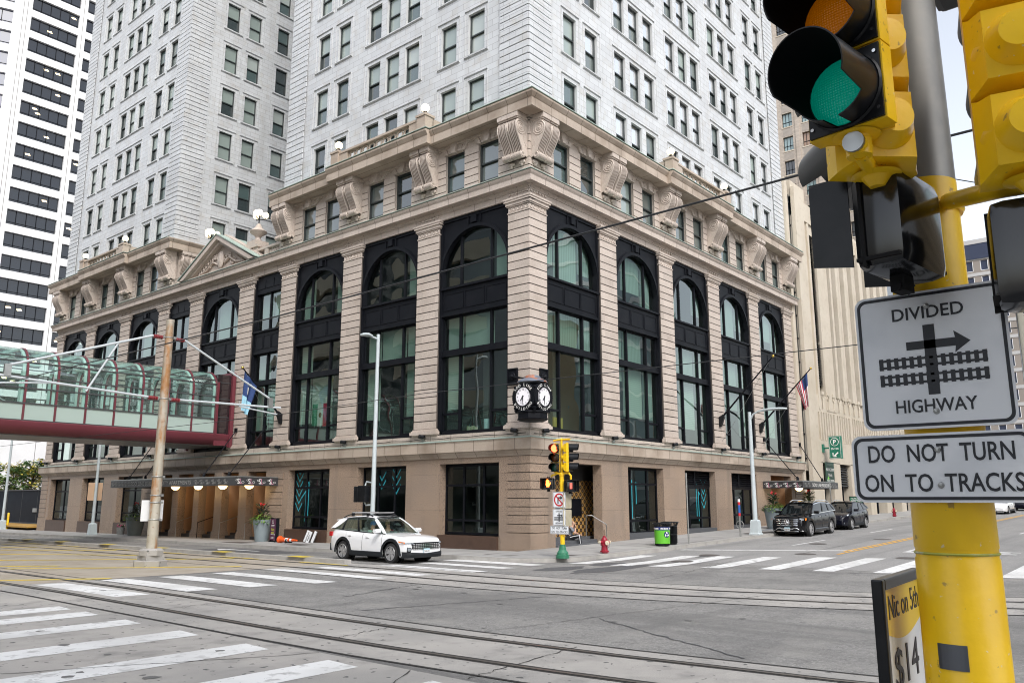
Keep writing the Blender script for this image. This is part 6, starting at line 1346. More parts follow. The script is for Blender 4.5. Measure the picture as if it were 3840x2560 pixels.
# white crossover passing the corner
WP=mat('white_car_paint',(.86,.87,.89),.2,coat=1); NAVYP=mat('black_car_paint',(.004,.0045,.006),.08,spec=.45); NAVY2=mat('dark_blue_car_paint',(.006,.007,.014),.10,spec=.45)
SGD=mat('dark_side_glass',(.008,.010,.011),.03,ior=1.5)
P1=dict(cat='car',paint=WP,L=4.63,W=1.865,wb=2.755,r=.36,xf=1.40,spokes=5,clad=CLAD,sg=GLC,seethru=True,roofw=.72,rails=BPLAS,mirm=WP,spoiler=True,
  top=[(-2.315,.80),(-2.25,1.02),(-2.05,1.15),(-1.0,1.12),(.0,1.07),(.9,1.04),(1.4,.99),(1.9,.94),(2.12,.89),(2.25,.84),(2.30,.78),(2.315,.70)],
  plan=[(-2.315,.80),(-2.2,.88),(-1.9,.96),(-1.3,1),(1.3,1),(1.8,.98),(2.1,.93),(2.25,.86),(2.315,.78)],lowt=[(-2.315,.46),(-2.2,.36),(-1.9,.28),(1.9,.24),(2.2,.26),(2.315,.30)],
  gh=((1.02,1.06),(.22,1.60),(-1.80,1.58),(-2.12,1.14)),roof=[(-1.82,1.575),(-1.0,1.655),(-.3,1.675),(.22,1.62)],belt=[(-2.1,1.20),(-1.2,1.13),(0,1.075),(1.02,1.045)],pb=.52,pc=.20,q=(.05,.20),handles=(-.95,.10),seams=((.92,-.05),(-.20,0),(-1.05,-.25)))
t1,b1=car('white compact crossover with black cladding and roof bars crossing the corner',(-5.72,2.62),R(-90),P1)
mb=MB()   # dark grille with chrome chips, lamps, bumper
gp=lambda y,z:(lerp([(0,2.335),(.60,2.332),(.72,2.312),(.80,2.272),(.88,2.14),(.95,1.95)],abs(y))-.10*max(0,z-.70)+.004,y,z)
mb.strip([gp(-.70+.14*k,.50+.03*abs(k-5)/5) for k in range(11)],[gp(-.74+.148*k,.76) for k in range(11)],0)
for rr_ in range(4):
    for k in range(12):
        y=-.62+.112*k; z=.535+.055*rr_; c=gp(y,z); mb.prism([(y-.045,z-.016),(y+.035,z-.02),(y+.05,z+.012),(y-.03,z+.018)],c[0]+.002,c[0]+.012,'u',1)
part(mb,'grille',[BPLAS,CHROME],t1)
text('H',.10,CHROME,t1,MX((2.315,0,.665),(0,1,0),(-.1,0,1)),w=.17,name='badge')
for s in (1,-1):
    mb=MB(); mb.strip([gp(s*(.62+.06*k),.70+.006*k) for k in range(6)],[gp(s*(.66+.06*k),.765+.002*k) for k in range(6)]); mb.strip([(2.14-.07*k,s*(.895+.014*k),.715+.012*k) for k in range(5)],[(2.12-.07*k,s*(.885+.014*k),.775+.008*k) for k in range(5)],1); part(mb,'headlamp',[LAMPG,AMB],t1)
    mb=MB(); mb.poly([gp(s*.70,.58),gp(s*.84,.60),gp(s*.85,.38),gp(s*.76,.36)]); mb.v=[(v[0]+.006,v[1]+s*.006,v[2]) for v in mb.v]; n9=len(mb.v); mb.poly([gp(s*.73,.56),gp(s*.83,.575),gp(s*.83,.47),gp(s*.75,.47)],1); mb.v=mb.v[:n9]+[(v[0]+.014,v[1]+s*.012,v[2]) for v in mb.v[n9:]]; part(mb,'fog_lamp',[BPLAS,LAMPG],t1)
    mb=MB(); mb.box(-2.29,-2.12,s*.74,s*.86,.88,1.06); part(mb,'tail_lamp',REDL,t1,bevel=.02)
mb=MB(); K=10
Q9=[-.93+.0664*k for k in range(29)]; e9=lambda y,z,o:(gp(y,.3)[0]+o,y*1.012,z); mb.strip([e9(y,.22,.0) for y in Q9],[e9(y,.33,.035) for y in Q9]); mb.strip([e9(y,.33,.035) for y in Q9],[e9(y,.37+.07*abs(y),.012) for y in Q9]); mb.strip([e9(y,.22,.0) for y in Q9],[e9(y,.20,-.3) for y in Q9]); mb.box(-2.345,-2.2,-.75,.75,.34,.62); part(mb,'bumper_trim',CLAD,t1)
def plate(t,x,z,s,m=None):
    mb=MB(); mb.box(x,x+.015,-.155,.155,z-.078,z+.078,0); mb.box(x+.015,x+.017,-.15,.15,z-.075,z+.03,1); o=part(mb,'number_plate',[PLATE,WHITE],t); text(s,.075,INK,t,MX((x+.019,0,z-.015),(0,1,0),(0,0,1)),w=.25,ext=.002)
plate(t1,2.345,.46,'SVA 621')
mb=MB()
for x in (-.25,-1.15): mb.box(x-.035,x+.035,-.66,.66,1.77,1.81,0); [mb.box(x-.05,x+.05,s*.62-.04,s*.62+.04,1.66,1.775,1) for s in (1,-1)]
part(mb,'roof_bars',[ALLOY,BPLAS],t1)
mb=MB(); mb.box(-.5,.12,-.34,.34,1.70,1.712); part(mb,'sunroof',SGD,t1)
def cabin(t,zs=.62,n=2):
    for s in (1,-1):
        mb=MB(); mb.box(-.45,.1,s*.38-.24,s*.38+.24,zs-.25,zs,0); mb.prism([(-.45,zs-.1),(-.30,zs-.05),(-.48,zs+.62),(-.60,zs+.6)],s*.38-.23,s*.38+.23,'d',0); mb.box(-.60,-.50,s*.38-.12,s*.38+.12,zs+.62,zs+.84,0); part(mb,'front_seat',SEAT,t,bevel=.04)
    mb=MB(); mb.box(.62,1.0,-.78,.78,.72,1.02); mb.box(-1.9,-.7,-.76,.76,.6,.95); mb.box(-1.9,1.0,-.8,.8,.42,.5); part(mb,'cabin_interior',CABIN,t,bevel=.03); mb=MB(); mb.torus((.52,.38,1.0),.17,.018,'x',24,6); part(mb,'steering_wheel',CABIN,t)
cabin(t1)
SKIN=mat('skin',(.52,.31,.22),.55,noise=[((.44,.25,.17),12,.45,.7,.5,3)])
def rider(loc,rz,label,shirt,hair,cap=False):
    t=empty('person',label,'person',loc,rz)
    J=[(0,0,0,.16,.13),(0,0,.22,.15,.13),(0,0,.42,.17,.11),(0,0,.55,.07),(.02,0,.66,.085,.075),(.025,0,.78,.09,.078),(0,.20,.46,.07),(.12,.26,.22,.05),(.36,.20,.24,.038),(0,-.20,.46,.07),(.12,-.26,.22,.05),(.36,-.18,.24,.038)]
    skin('body',[(a[0],a[1],a[2],*[q*.95 for q in a[3:]]) for a in J],[(0,1),(1,2),(2,3),(3,4),(4,5),(2,6),(6,7),(7,8),(2,9),(9,10),(10,11)],SKIN,t)
    skin('shirt',[(a[0],a[1],a[2],*[q*1.12 for q in a[3:]]) for a in J[:3]]+[(0,.20,.46,.085),(.10,.25,.26,.062),(0,-.20,.46,.085),(.10,-.25,.26,.062)],[(0,1),(1,2),(2,3),(3,4),(2,5),(5,6)],shirt,t)
    mb=MB()
    if cap: mb.sphere((.02,0,.77),.105,0,16,10,sc=(1.1,.95,.9)); mb.box(.06,.22,-.08,.08,.775,.79)
    else: mb.sphere((-.015,0,.755),.108,0,16,10,sc=(1,.95,1.1))
    part(mb,'cap' if cap else 'hair',hair,t,smooth=180)
    mb=MB(); mb.sphere((.125,0,.705),.018,0,8,6); 
    for s in (1,-1): mb.sphere((.105,s*.035,.735),.014,1,8,6); mb.sphere((.02,s*.085,.71),.022,0,8,6,sc=(.6,.4,1.2))
    mb.box(.108,.118,-.025,.025,.655,.663,2); part(mb,'face',[SKIN,INK,mat('lips',(.42,.16,.14),.5)],t,smooth=60)
    if not cap:
        mb=MB(); [mb.torus((.122,s*.038,.735),.026,.004,'x',14,4) for s in (1,-1)]; part(mb,'glasses',INK,t)
    return t
zc=H(-5.72,2.6)
# the car heads -Y: its left seat is on +X
rider((-5.34,2.87,zc+.62),R(-90-12),'driver with short fair hair, glasses and a dark red top in the white car',mat('dark_red_shirt',(.16,.015,.03),.8),mat('fair_hair',(.34,.24,.14),.7))
rider((-6.10,2.87,zc+.62),R(-90+25),'passenger in a blue cap and pale green top in the white car',mat('pale_green_shirt',(.35,.5,.42),.8),mat('blue_cap',(.08,.22,.45),.7),True)
# two dark crossovers parked up the right-hand street
P2=dict(cat='car',parked=True,paint=NAVYP,L=5.2,W=1.96,wb=3.135,r=.39,xf=1.72,spokes=5,clad=NAVYP,sg=SGD,roofw=.76,rails=CHROME,trim=CHROME,chromeh=True,pitch=R(1.26),
  top=[(-2.6,.95),(-2.5,1.12),(-2.2,1.22),(-1,1.2),(.5,1.17),(1.25,1.15),(1.8,1.10),(2.25,1.04),(2.45,.97),(2.56,.86),(2.6,.7)],
  plan=[(-2.6,.84),(-2.45,.92),(-2.0,.98),(-1.2,1),(1.5,1),(2.0,.97),(2.35,.92),(2.52,.86),(2.6,.80)],lowt=[(-2.6,.5),(-2.4,.34),(-2,.27),(2.1,.25),(2.45,.27),(2.6,.33)],
  gh=((1.35,1.17),(.55,1.70),(-2.10,1.68),(-2.38,1.24)),roof=[(-2.15,1.67),(-1.2,1.76),(-.2,1.79),(.55,1.72)],belt=[(-2.4,1.27),(-1,1.23),(0.3,1.19),(1.35,1.15)],pb=.55,pc=.27,q=(.03,.08),handles=(-.75,.35),seams=((1.15,-.05),(.05,0),(-1.05,-.2)))
t2,b2_=car('large glossy black luxury car parked first at the right kerb, chrome barred grille',(19.05,-4.42),R(180),P2)
mb=MB(); gq=lambda y,z:(2.60+.02-.14*(abs(y)/.85)**2.4-.16*max(0,z-.72),y,z)
mb.strip([gq(-.60+.12*k,.56) for k in range(11)],[gq(-.62+.124*k,.98) for k in range(11)],0)
for z in (.60,.70,.80,.90): mb.tube([tuple(Vector(gq(-.60+.12*k,z))+Vector((.015,0,0))) for k in range(11)],.022,6,1)
part(mb,'grille',[BPLAS,CHROME],t2); mb=MB(); mb.torus((2.625,0,.77),.135,.018,'x',28,6); 
for k in range(3): a=R(90+120*k); mb.tube([(2.628,0,.77),(2.628,.13*math.cos(a),.77+.13*math.sin(a))],[.022,.008],6)
mb.cyl((2.60,0,.77),(2.612,0,.77),.13,None,24,1); part(mb,'badge',[CHROME,BPLAS],t2)
for s in (1,-1):
    mb=MB(); mb.strip([gq(s*(.66+.05*k),.82+.01*k) for k in range(5)],[gq(s*(.66+.05*k),.97) for k in range(5)]); mb.poly([(2.40,s*.91,.84),(2.25,s*.945,.88),(2.25,s*.94,.98),(2.38,s*.90,.97)],1); mb.v=[(v[0]+.015,v[1]+s*.012,v[2]) for v in mb.v]; part(mb,'headlamp',[LAMPG,AMB],t2)
    mb=MB(); mb.poly([gq(s*.62,.62),gq(s*.86,.60),gq(s*.86,.40),gq(s*.70,.42)]); part(mb,'air_intake',BPLAS,t2)
mb=MB(); mb.tube([tuple(Vector(gq(y,z))+Vector((.02,0,0))) for y,z in ((-.82,.30),(-.66,.36),(-.52,.45),(-.36,.46),(-.30,.42),(.30,.42),(.36,.46),(.52,.45),(.66,.36),(.82,.30))],.034,8); mb.tube([tuple(Vector(gq(y,.29))+Vector((.02,0,0))) for y in (-.6,-.3,0,.3,.6)],.02,6); part(mb,'bumper_trim',CHROME,t2,smooth=50); plate(t2,2.63,.42,'TNF 753')
P3=dict(P2); P3.update(paint=NAVY2,L=4.57,W=1.84,wb=2.66,r=.35,xf=1.38,clad=CLAD,rails=ALLOY,trim=BPLAS,chromeh=True,roofw=.72,
  top=[(-2.285,.9),(-2.2,1.08),(-1.9,1.16),(-1,1.14),(0.2,1.08),(.95,1.05),(1.5,.98),(1.95,.88),(2.15,.78),(2.25,.68),(2.285,.56)],
  plan=[(-2.285,.80),(-2.1,.9),(-1.7,.97),(-1,1),(1.2,1),(1.7,.96),(2.05,.86),(2.2,.76),(2.285,.64)],lowt=[(-2.285,.5),(-2.1,.34),(-1.8,.27),(1.8,.24),(2.15,.26),(2.285,.32)],
  gh=((1.12,1.07),(.25,1.58),(-1.72,1.55),(-2.08,1.16)),roof=[(-1.75,1.54),(-1.0,1.61),(-.3,1.64),(.25,1.60)],belt=[(-2.1,1.20),(-1,1.15),(0,1.10),(1.12,1.05)],handles=(-.85,.15),seams=((.95,-.05),(-.15,0),(-1.0,-.2)))
t3,_=car('smaller dark blue crossover parked behind the large black one',(25.95,-4.30),R(180),P3)
for s in (1,-1):
    mb=MB(); mb.strip([(2.17-.10*k,s*(.50+.085*k),.70+.035*k) for k in range(5)],[(2.10-.10*k,s*(.50+.085*k),.80+.03*k) for k in range(5)]); mb.v=[(v[0]+.04,v[1]+s*.01,v[2]+.01) for v in mb.v]; part(mb,'headlamp',LAMPG,t3); mb=MB(); mb.cyl((2.10,s*.66,.42),(2.20,s*.66,.42),.065,None,14); part(mb,'fog_lamp',LAMPG,t3)
mb=MB(); mb.strip([(2.27-.13*(k/5-1)**2,-.55+.11*k,.66) for k in range(11)],[(2.24-.13*(k/5-1)**2,-.55+.11*k,.72) for k in range(11)]); mb.v=[(v[0]+.02,v[1],v[2]) for v in mb.v]; part(mb,'grille',BPLAS,t3); mb=MB(); mb.strip([(2.29-.16*(k/5-1)**2,-.6+.12*k,.30) for k in range(11)],[(2.30-.16*(k/5-1)**2,-.62+.124*k,.44) for k in range(11)]); mb.v=[(v[0]+.015,v[1],v[2]) for v in mb.v]; part(mb,'bumper_trim',CLAD,t3)
P4=dict(P3); P4.update(paint=WP,cat='car',parked=False,L=4.7,W=1.85,wb=2.8,r=.33,rails=None,clad=None,top=[(-2.35,.75),(-2.2,.98),(-1.6,1.02),(0,.98),(.9,.94),(1.6,.86),(2.1,.74),(2.3,.6),(2.35,.5)],gh=((1.15,.96),(.2,1.38),(-.9,1.38),(-1.75,1.02)),roof=[(-.95,1.37),(-.4,1.43),(.2,1.40)],belt=[(-1.8,1.03),(0,.99),(1.15,.95)],plan=[(-2.35,.82),(-2.0,.93),(-1,1),(1.2,1),(1.9,.94),(2.25,.82),(2.35,.7)],lowt=[(-2.35,.4),(-2,.25),(2,.2),(2.35,.28)],pc=None)
t4,_=car('white saloon car far up the street, showing right of the yellow pole',(55,-7.9),R(180),P4); mb=MB(); mb.strip([(2.36-.13*(k/5-1)**2,-.5+.1*k,.36) for k in range(11)],[(2.34-.13*(k/5-1)**2,-.6+.12*k,.56) for k in range(11)]); part(mb,'grille',BPLAS,t4)
P5=dict(P3); P5.update(parked=False); t5,_=car('dark car further up the street behind the white saloon',(64,-8.2),R(180),P5)
# ================================================================== man sitting on the doorway steps
def sitting_man():
    x0,y0=3.62,.62; t=empty('person','balding man in grey T-shirt and striped black pants sitting on the doorway steps','person',(x0,y0,.30),R(-62))
    # local: +X the way he faces; seat at z=0
    hip=[(0,0,.12,.15,.13)]; J=[(0,0,.10,.16,.14),(.02,0,.32,.15,.12),(.08,0,.52,.17,.11),(.13,0,.63,.065),(.17,0,.72,.085,.075),(.185,0,.82,.095,.08),
      (.10,.20,.53,.068),(.26,.26,.30,.05),(.46,.14,.24,.036),(.10,-.20,.53,.068),(.30,-.24,.28,.05),(.28,-.07,.56,.036),
      (.05,.11,.10,.10),(.46,.17,.20,.075),(.46,.18,-.16,.055),(.42,.19,-.27,.045),(.05,-.11,.10,.10),(.48,-.16,.22,.075),(.52,-.16,-.14,.055),(.48,-.17,-.25,.045)]
    Eg=[(0,1),(1,2),(2,3),(3,4),(4,5),(2,6),(6,7),(7,8),(2,9),(9,10),(10,11),(0,12),(12,13),(13,14),(14,15),(0,16),(16,17),(17,18),(18,19)]
    skin('body',[(a[0],a[1],a[2],*[q*.93 for q in a[3:]]) for a in J],Eg,SKIN,t)
    skin('shirt',[(a[0],a[1],a[2],*[q*1.12 for q in a[3:]]) for a in J[:3]]+[(.10,.20,.53,.088),(.21,.25,.37,.066),(.10,-.20,.53,.088),(.24,-.235,.36,.066)],[(0,1),(1,2),(2,3),(3,4),(2,5),(5,6)],mat('grey_tshirt',(.17,.19,.22),.85),t)
    k=[(0,0,.10,.175,.15)]+[(a[0],a[1],a[2],a[3]*1.14) for a in J[12:]]
    skin('trousers',k,[(0,1),(1,2),(2,3),(3,4),(0,5),(5,6),(6,7),(7,8)],mat('black_track_pants',(.016,.017,.022),.8),t)
    mb=MB()
    for a,b in ((J[12],J[13]),(J[13],J[14]),(J[16],J[17]),(J[17],J[18])): s=1 if a[1]>0 else -1; mb.tube([(a[0],a[1]+s*a[3]*1.06,a[2]+.03),((a[0]+b[0])/2,(a[1]+b[1])/2+s*(a[3]+b[3])*.56,(a[2]+b[2])/2+.03),(b[0]+.01,b[1]+s*b[3]*1.12,b[2])],.016,5)
    part(mb,'white_stripe',WHITE,t)
    for s,jx in ((1,.42),(-1,.48)): mb=MB(); mb.rings([[(jx-.08,s*.18+q,-.30+w) for q,w in ((-.045,0),(.045,0),(.04,.09),(-.04,.09))],[(jx+.06,s*.19+q,-.30+w) for q,w in ((-.05,0),(.05,0),(.045,.10),(-.045,.10))],[(jx+.17,s*.20+q,-.30+w) for q,w in ((-.045,0),(.045,0),(.03,.05),(-.03,.05))]]); part(mb,'shoe',INK,t,bevel=.015)
    mb=MB(); mb.sphere((.285,0,.745),.02,0,8,6)
    for s in (1,-1): mb.sphere((.268,s*.036,.785),.013,1,8,6); mb.sphere((.18,s*.088,.76),.024,0,8,6,sc=(.6,.4,1.2)); mb.box(.262,.276,s*.036-.022,s*.036+.022,.802,.81,2)
    mb.box(.258,.272,-.025,.025,.695,.704,3); mb.sphere((.235,0,.69),.05,2,10,8,sc=(.8,1,.7)); part(mb,'face',[SKIN,INK,mat('stubble',(.24,.17,.13),.8),mat('mouth',(.35,.14,.12),.6)],t,smooth=60)
    mb=MB(); mb.sphere((.12,0,.80),.085,0,14,8,sc=(.9,1.02,.9)); part(mb,'hair',mat('shaved_hair',(.30,.20,.15),.8),t,smooth=60)
    for (hx,hy,hz),(dx,dy,dz),s in (((.285,-.06,.585),(.1,.5,.85),1),((.49,.12,.235),(.7,-.6,-.2),-1)):
        o=Vector((hx,hy,hz)); d=Vector((dx,dy,dz)).normalized(); a=d.orthogonal().normalized(); b=d.cross(a); fr=[]; ed=[]; fr.append((*o,.032,.022)); fr.append((*(o+d*.06),.038,.02)); ed.append((0,1))
        for k in range(4): i=len(fr); base=o+d*.07+a*(k-1.5)*.019; fr+= [(*base,.010),(*(base+d*.035+b*.012),.009),(*(base+d*.05+b*.035),.008)]; ed+=[(1,i),(i,i+1),(i+1,i+2)]
        i=len(fr); th=o+d*.02+a*.035; fr+=[(*th,.011),(*(th+d*.03+a*.018),.009)]; ed+=[(0,i),(i,i+1)]
        skin('hand',fr,ed,SKIN,t,1)
sitting_man()
# ================================================================== traffic signals
LRED=mat('lit_red_lens',(.8,.02,.01),.3,emit=(1,.06,.02),estr=6); LRED0=mat('dark_red_lens',(.16,.015,.012),.25); LAMB0=mat('dark_amber_lens',(.20,.06,.008),.25); LGRN0=mat('dark_green_lens',(.012,.10,.06),.25)
LGRN=mat('green_lens',(.0,.34,.24),.2,emit=(0,.42,.28),estr=.10); LAMB=mat('amber_lens',(.55,.16,.0),.2,emit=(.6,.16,0),estr=.08)
def dots(m,sc):
    t=m.node_tree; b=t.nodes['Principled BSDF']; tc=t.nodes.new('ShaderNodeTexCoord'); v=t.nodes.new('ShaderNodeTexVoronoi'); v.inputs['Scale'].default_value=sc; v.inputs['Randomness'].default_value=.12; t.links.new(tc.outputs['Object'],v.inputs['Vector']); u=t.nodes.new('ShaderNodeBump'); u.inputs['Strength'].default_value=.6; u.inputs['Distance'].default_value=.01; t.links.new(v.outputs['Distance'],u.inputs['Height']); t.links.new(u.outputs[0],b.inputs['Normal'])
dots(LGRN,85); dots(LAMB,85)
def head(loc,rz,label,lens,n=3,group='three-section traffic signals',plate_=BPLAS):
    t=empty('traffic_signal',label,'traffic light',loc,rz,group); sh=.355   # local +X is the way it faces, z=0 its underside
    mb=MB(); 
    for k in range(n):
        z0_,z1_=k*sh+.004,(k+1)*sh-.004; f=lambda x,w,q0,q1:[(x,-w,q0),(x,w,q0),(x,w,q1),(x,-w,q1)]
        mb.rings([f(.0,.172,z0_,z1_),f(-.09,.172,z0_,z1_),f(-.11,.155,z0_+.012,z1_-.012),f(-.20,.115,z0_+.03,z1_-.03)])
        mb.lathe([(.160,-.10),(.150,-.13),(.115,-.20),(.078,-.27),(.072,-.285),(.02,-.288)],(0,0,(z0_+z1_)/2),24,0,ax='x')
    mb.lathe([(.03,-.05),(.06,-.01),(.10,0)],(-.08,0,0),16); mb.box(-.10,-.03,-.05,.05,n*sh-.004,n*sh+.02)
    part(mb,'housing',YEL,t,smooth=38,bevel=0)
    mb=MB()
    for k in range(n): mb.box(.0,.012,-.165,.165,k*sh+.012,(k+1)*sh-.012)
    for k in range(n):
        for sy in (-1,1):
            for zz in (.05,.305): mb.cyl((.012,sy*.148,k*sh+zz),(.02,sy*.148,k*sh+zz),.008,None,8,1)
    part(mb,'door_plate',[plate_,CHROME],t)
    for k in range(n):
        c=k*sh+sh/2; mb=MB(); K=36; A,Bk,C,Dk=[],[],[],[]
        for i in range(K+1):
            a=R(-78+336*i/K); ln=.15+.135*max(0,min(1,(math.sin(a)+.75)/.5)) ; ln=.335+.03*math.sin(a) if math.sin(a)>-.45 else .14
            A.append((.01,.158*math.cos(a),c+.158*math.sin(a))); Bk.append((ln,.163*math.cos(a),c-.03*ln+.163*math.sin(a))); C.append((.01,.152*math.cos(a),c+.152*math.sin(a))); Dk.append((ln,.157*math.cos(a),c-.03*ln+.157*math.sin(a)))
        mb.strip(A,Bk); mb.strip(C,Dk,1); mb.strip(Bk,Dk); mb.torus((.012,0,c),.16,.01,'x',32,5); part(mb,'visor',[BPLAS,HOODIN],t,smooth=45)
        mb=MB(); mb.lathe([(.15,.010),(.145,.022),(.11,.035),(.05,.043),(.005,.045)],(0,0,c),28,0,ax='x'); part(mb,'lens',lens[k],t,smooth=60)
    return t
PEDB=mat('glossy_black_case',(.006,.0065,.008),.14,spec=.6)
def ped(loc,rz,label,face=None,hand=False):
    t=empty('pedestrian_signal',label,'pedestrian signal',loc,rz,'pedestrian signals'); mb=MB(); mb.box(-.22,0,-.235,.235,0,.44); part(mb,'box',PEDB,t,bevel=.06,smooth=40)
    mb=MB(); mb.box(-.20,-.02,-.245,.245,.035,.05); mb.box(-.06,-.045,-.245,.245,.01,.43); mb.tube([(-.1,-.05,.44),(-.1,-.05,.48),(-.1,.05,.48),(-.1,.05,.44)],.015,6); mb.box(-.13,-.07,-.05,.05,-.07,.01); mb.cyl((-.1,-.06,-.05),(-.1,.06,-.05),.02,None,8); part(mb,'hinge_and_seam',RUB,t)
    mb=MB()
    for s in (1,-1): mb.rings([[(0,s*.225,.02),(.17,s*.24,.05),(.17,s*.24,.42),(0,s*.225,.43)],[(0,s*.232,.02),(.17,s*.247,.05),(.17,s*.247,.42),(0,s*.232,.43)]])
    mb.rings([[(0,-.23,.425),(.17,-.245,.425),(.17,.245,.425),(0,.23,.425)],[(0,-.23,.432),(.17,-.245,.432),(.17,.245,.432),(0,.23,.432)]]); part(mb,'visor_flap',BPLAS,t)
    if hand:
        mb=MB(); mb.rings([[(.004,y,z) for y,z in ((.06,.10),(-.04,.10),(-.075,.19),(-.06,.26),(.06,.26),(.07,.19))],[(.012,y,z) for y,z in ((.06,.10),(-.04,.10),(-.075,.19),(-.06,.26),(.06,.26),(.07,.19))]])
        for y,z1_ in ((-.05,.35),(-.017,.385),(.016,.375),(.048,.34)): mb.tube([(.008,y,.25),(.008,y,z1_)],.013,6)
        mb.tube([(.008,.06,.16),(.008,.10,.22),(.008,.105,.27)],.014,6); part(mb,'lit_hand',mat('lit_orange_hand',(1,.2,.02),.4,emit=(1,.16,.02),estr=5),t)
    if face:
        mb=MB(); mb.box(.004,.01,-.06,-.03,.12,.34); mb.box(.004,.01,.0,.03,.12,.34); part(mb,'lit_bars',mat('lit_red_bars',(.9,.1,.08),.4,emit=(1,.12,.08),estr=.9),t)
    return t
def roundrect(w,h,r,n=6): return [(sx*(w/2-r)+r*math.cos(R(a0+90*k/n)),sz_*(h/2-r)+r*math.sin(R(a0+90*k/n))) for sx,sz_,a0 in ((1,1,0),(-1,1,90),(-1,-1,180),(1,-1,270)) for k in range(n+1)]
def sign(loc,rz,w,h,label,name='road_sign'):
    # flat sheet-metal sign: local -X is the printed side, +Y is the reader's left
    t=empty(name,label,'sign',loc,rz); f=lambda a,b,c:(c,a,b); mb=MB()
    mb.prism(roundrect(w,h,.045),-.0,.003,'z',0,f); mb.prism(roundrect(w-.002,h-.002,.045),.0031,.005,'z',1,f); part(mb,'sign_plate',[SIGNW,TANBACK],t)
    mb=MB(); a=roundrect(w-.022,h-.022,.040); b=roundrect(w-.050,h-.050,.030); mb.strip([f(*p,-.0015) for p in a+a[:1]],[f(*p,-.0015) for p in b+b[:1]]); part(mb,'black_border',INK,t,recalc=False)
    mb=MB()
    for z in (h/2-.075,-h/2+.075): mb.lathe([(.014,0),(.012,-.008),(.004,-.011)],(0,0,z),12,0,ax='x')
    part(mb,'bolt',STEEL,t)
    return t
def put(t,s,y,z,h,w): return text(s,h,INK,t,MX((-.0022,y,z),(0,-1,0),(0,0,1)),w=w,ext=.001,bold=.012)
def divided(loc,rz,label,w=.60):
    t=sign(loc,rz,w,w,label); put(t,'DIVIDED',0,.215,.058,.30); put(t,'HIGHWAY',0,-.213,.060,.335); f=lambda a,b,c:(c,a,b); mb=MB(); e=-.0015
    mb.box(-.024,.024,-.165,.155,e-.001,e,0,f); mb.box(-.12,.10,.045,.083,e-.001,e,0,f); mb.poly([f(-.10,.115,e),f(-.165,.062,e),f(-.10,.015,e),f(-.105,.045,e),f(-.105,.083,e)])
    for z in (-.012,-.088):
        for dz in (-.016,.016): mb.box(-.225,.225,z+dz-.005,z+dz+.005,e-.001,e,0,f)
        for k in range(14): y=-.215+.0331*k; mb.box(y-.009,y+.009,z-.027,z+.027,e-.0015,e-.0002,0,f)
    part(mb,'crossing_symbol',INK,t); return t
def dnt(loc,rz,label,w=.74): t=sign(loc,rz,w,.305,label); put(t,'DO  NOT  TURN',0,.066,.080,w*.80); put(t,'ON  TO  TRACKS',0,-.066,.080,w*.865); return t
# near signal pole at the camera's corner
PX_,PY_=-23.02,-21.0
NP=empty('signal_pole','thick yellow painted signal pole with bare steel upper half in the right foreground','signal pole',(PX_,PY_,0)); mb=MB(); mb.lathe([(.26,-.02),(.26,.05),(.19,.12),(.178,.3),(.172,1.79),(.168,1.795),(.168,1.835),(.172,1.84),(.160,3.56)],n=48); mb.lathe([(.158,3.56),(.152,4.7),(.12,8.5)],n=48,m=1); mb.torus((0,0,1.815),.170,.006,'z',40,5,2); part(mb,'pole',[YEL,mat('bare_steel_pole',(.24,.23,.21),.42,.55,noise=[((.15,.14,.125),1.2,.45,.7,.7,4),((.30,.28,.24),9,.5,.75,.5,3)]),mat('worn_green_band',(.38,.40,.06),.5,noise=[((.6,.6,.5),9,.5,.65,.9,3)])],NP,smooth=40)
mb=MB(); A_=[]; 
for i in range(9): a=R(180-6+ (i-4)*5.0); A_.append(a)
mb.strip([(.1765*math.cos(a),.1765*math.sin(a),1.335) for a in A_],[(.1765*math.cos(a),.1765*math.sin(a),1.44) for a in A_]); part(mb,'pole_plate',mat('dull_steel_plate',(.16,.17,.19),.28,.85),NP)
mb=MB(); mb.tube([(-.96,-.0,3.40),(-.96,-.0,3.52)],.05,12); mb.cyl((-1.02,0,3.44),(-.92,0,3.44),.045,None,14,0); mb.cyl((-1.035,0,3.44),(-1.02,0,3.44),.042,None,14,1); mb.tube([(-.95,0,3.42),(-.60,.02,3.40),(-.1,0,3.42)],.032,10); mb.tube([(-.55,.08,3.30),(-.55,.06,3.42)],.035,10); mb.tube([(-.12,-.14,3.42),(-.5,-.40,3.30),(-.66,-.60,3.24),(-.66,-.75,3.24)],.04,10); mb.tube([(-.12,0,4.52),(-.95,-.0,4.60),(-.95,0,4.5)],.03,8); mb.torus((0,0,3.42),.165,.02,'z',32,6,0)
part(mb,'bracket_arm',[YEL,STEEL],NP,smooth=45)
HN=head((-24.06,-20.985,3.485),R(180-9),'near traffic signal with green and amber lenses in black hoods, top right foreground',[LGRN,LAMB,LRED0],group='foreground traffic signals'); HN.scale=(.93,.93,.93)
head((-23.70,-20.945,3.39),R(42),'traffic signal behind the near one, seen from the side with yellow back hubs',[LGRN0,LAMB0,LRED0],group='foreground traffic signals')
head((-23.62,-21.52,3.25),R(13),'traffic signal facing away at the right edge, broad yellow back',[LGRN0,LAMB0,LRED0],group='foreground traffic signals')
ped((-23.50,-20.90,3.0),R(82),'black pedestrian signal box below the near traffic signal, facing left'); ped((-23.42,-21.57,2.78),R(8),'black pedestrian signal box at the right edge, seen from behind')
t=empty('camera_box','black box at the top edge beside the steel pole','sign',(-22.88,-21.22,4.63)); mb=MB(); mb.box(-.1,.2,-.08,.10,0,.5); mb.box(-.12,.22,-.10,.12,.02,.06); part(mb,'box',BPLAS,t,bevel=.02)
XS=-23.22
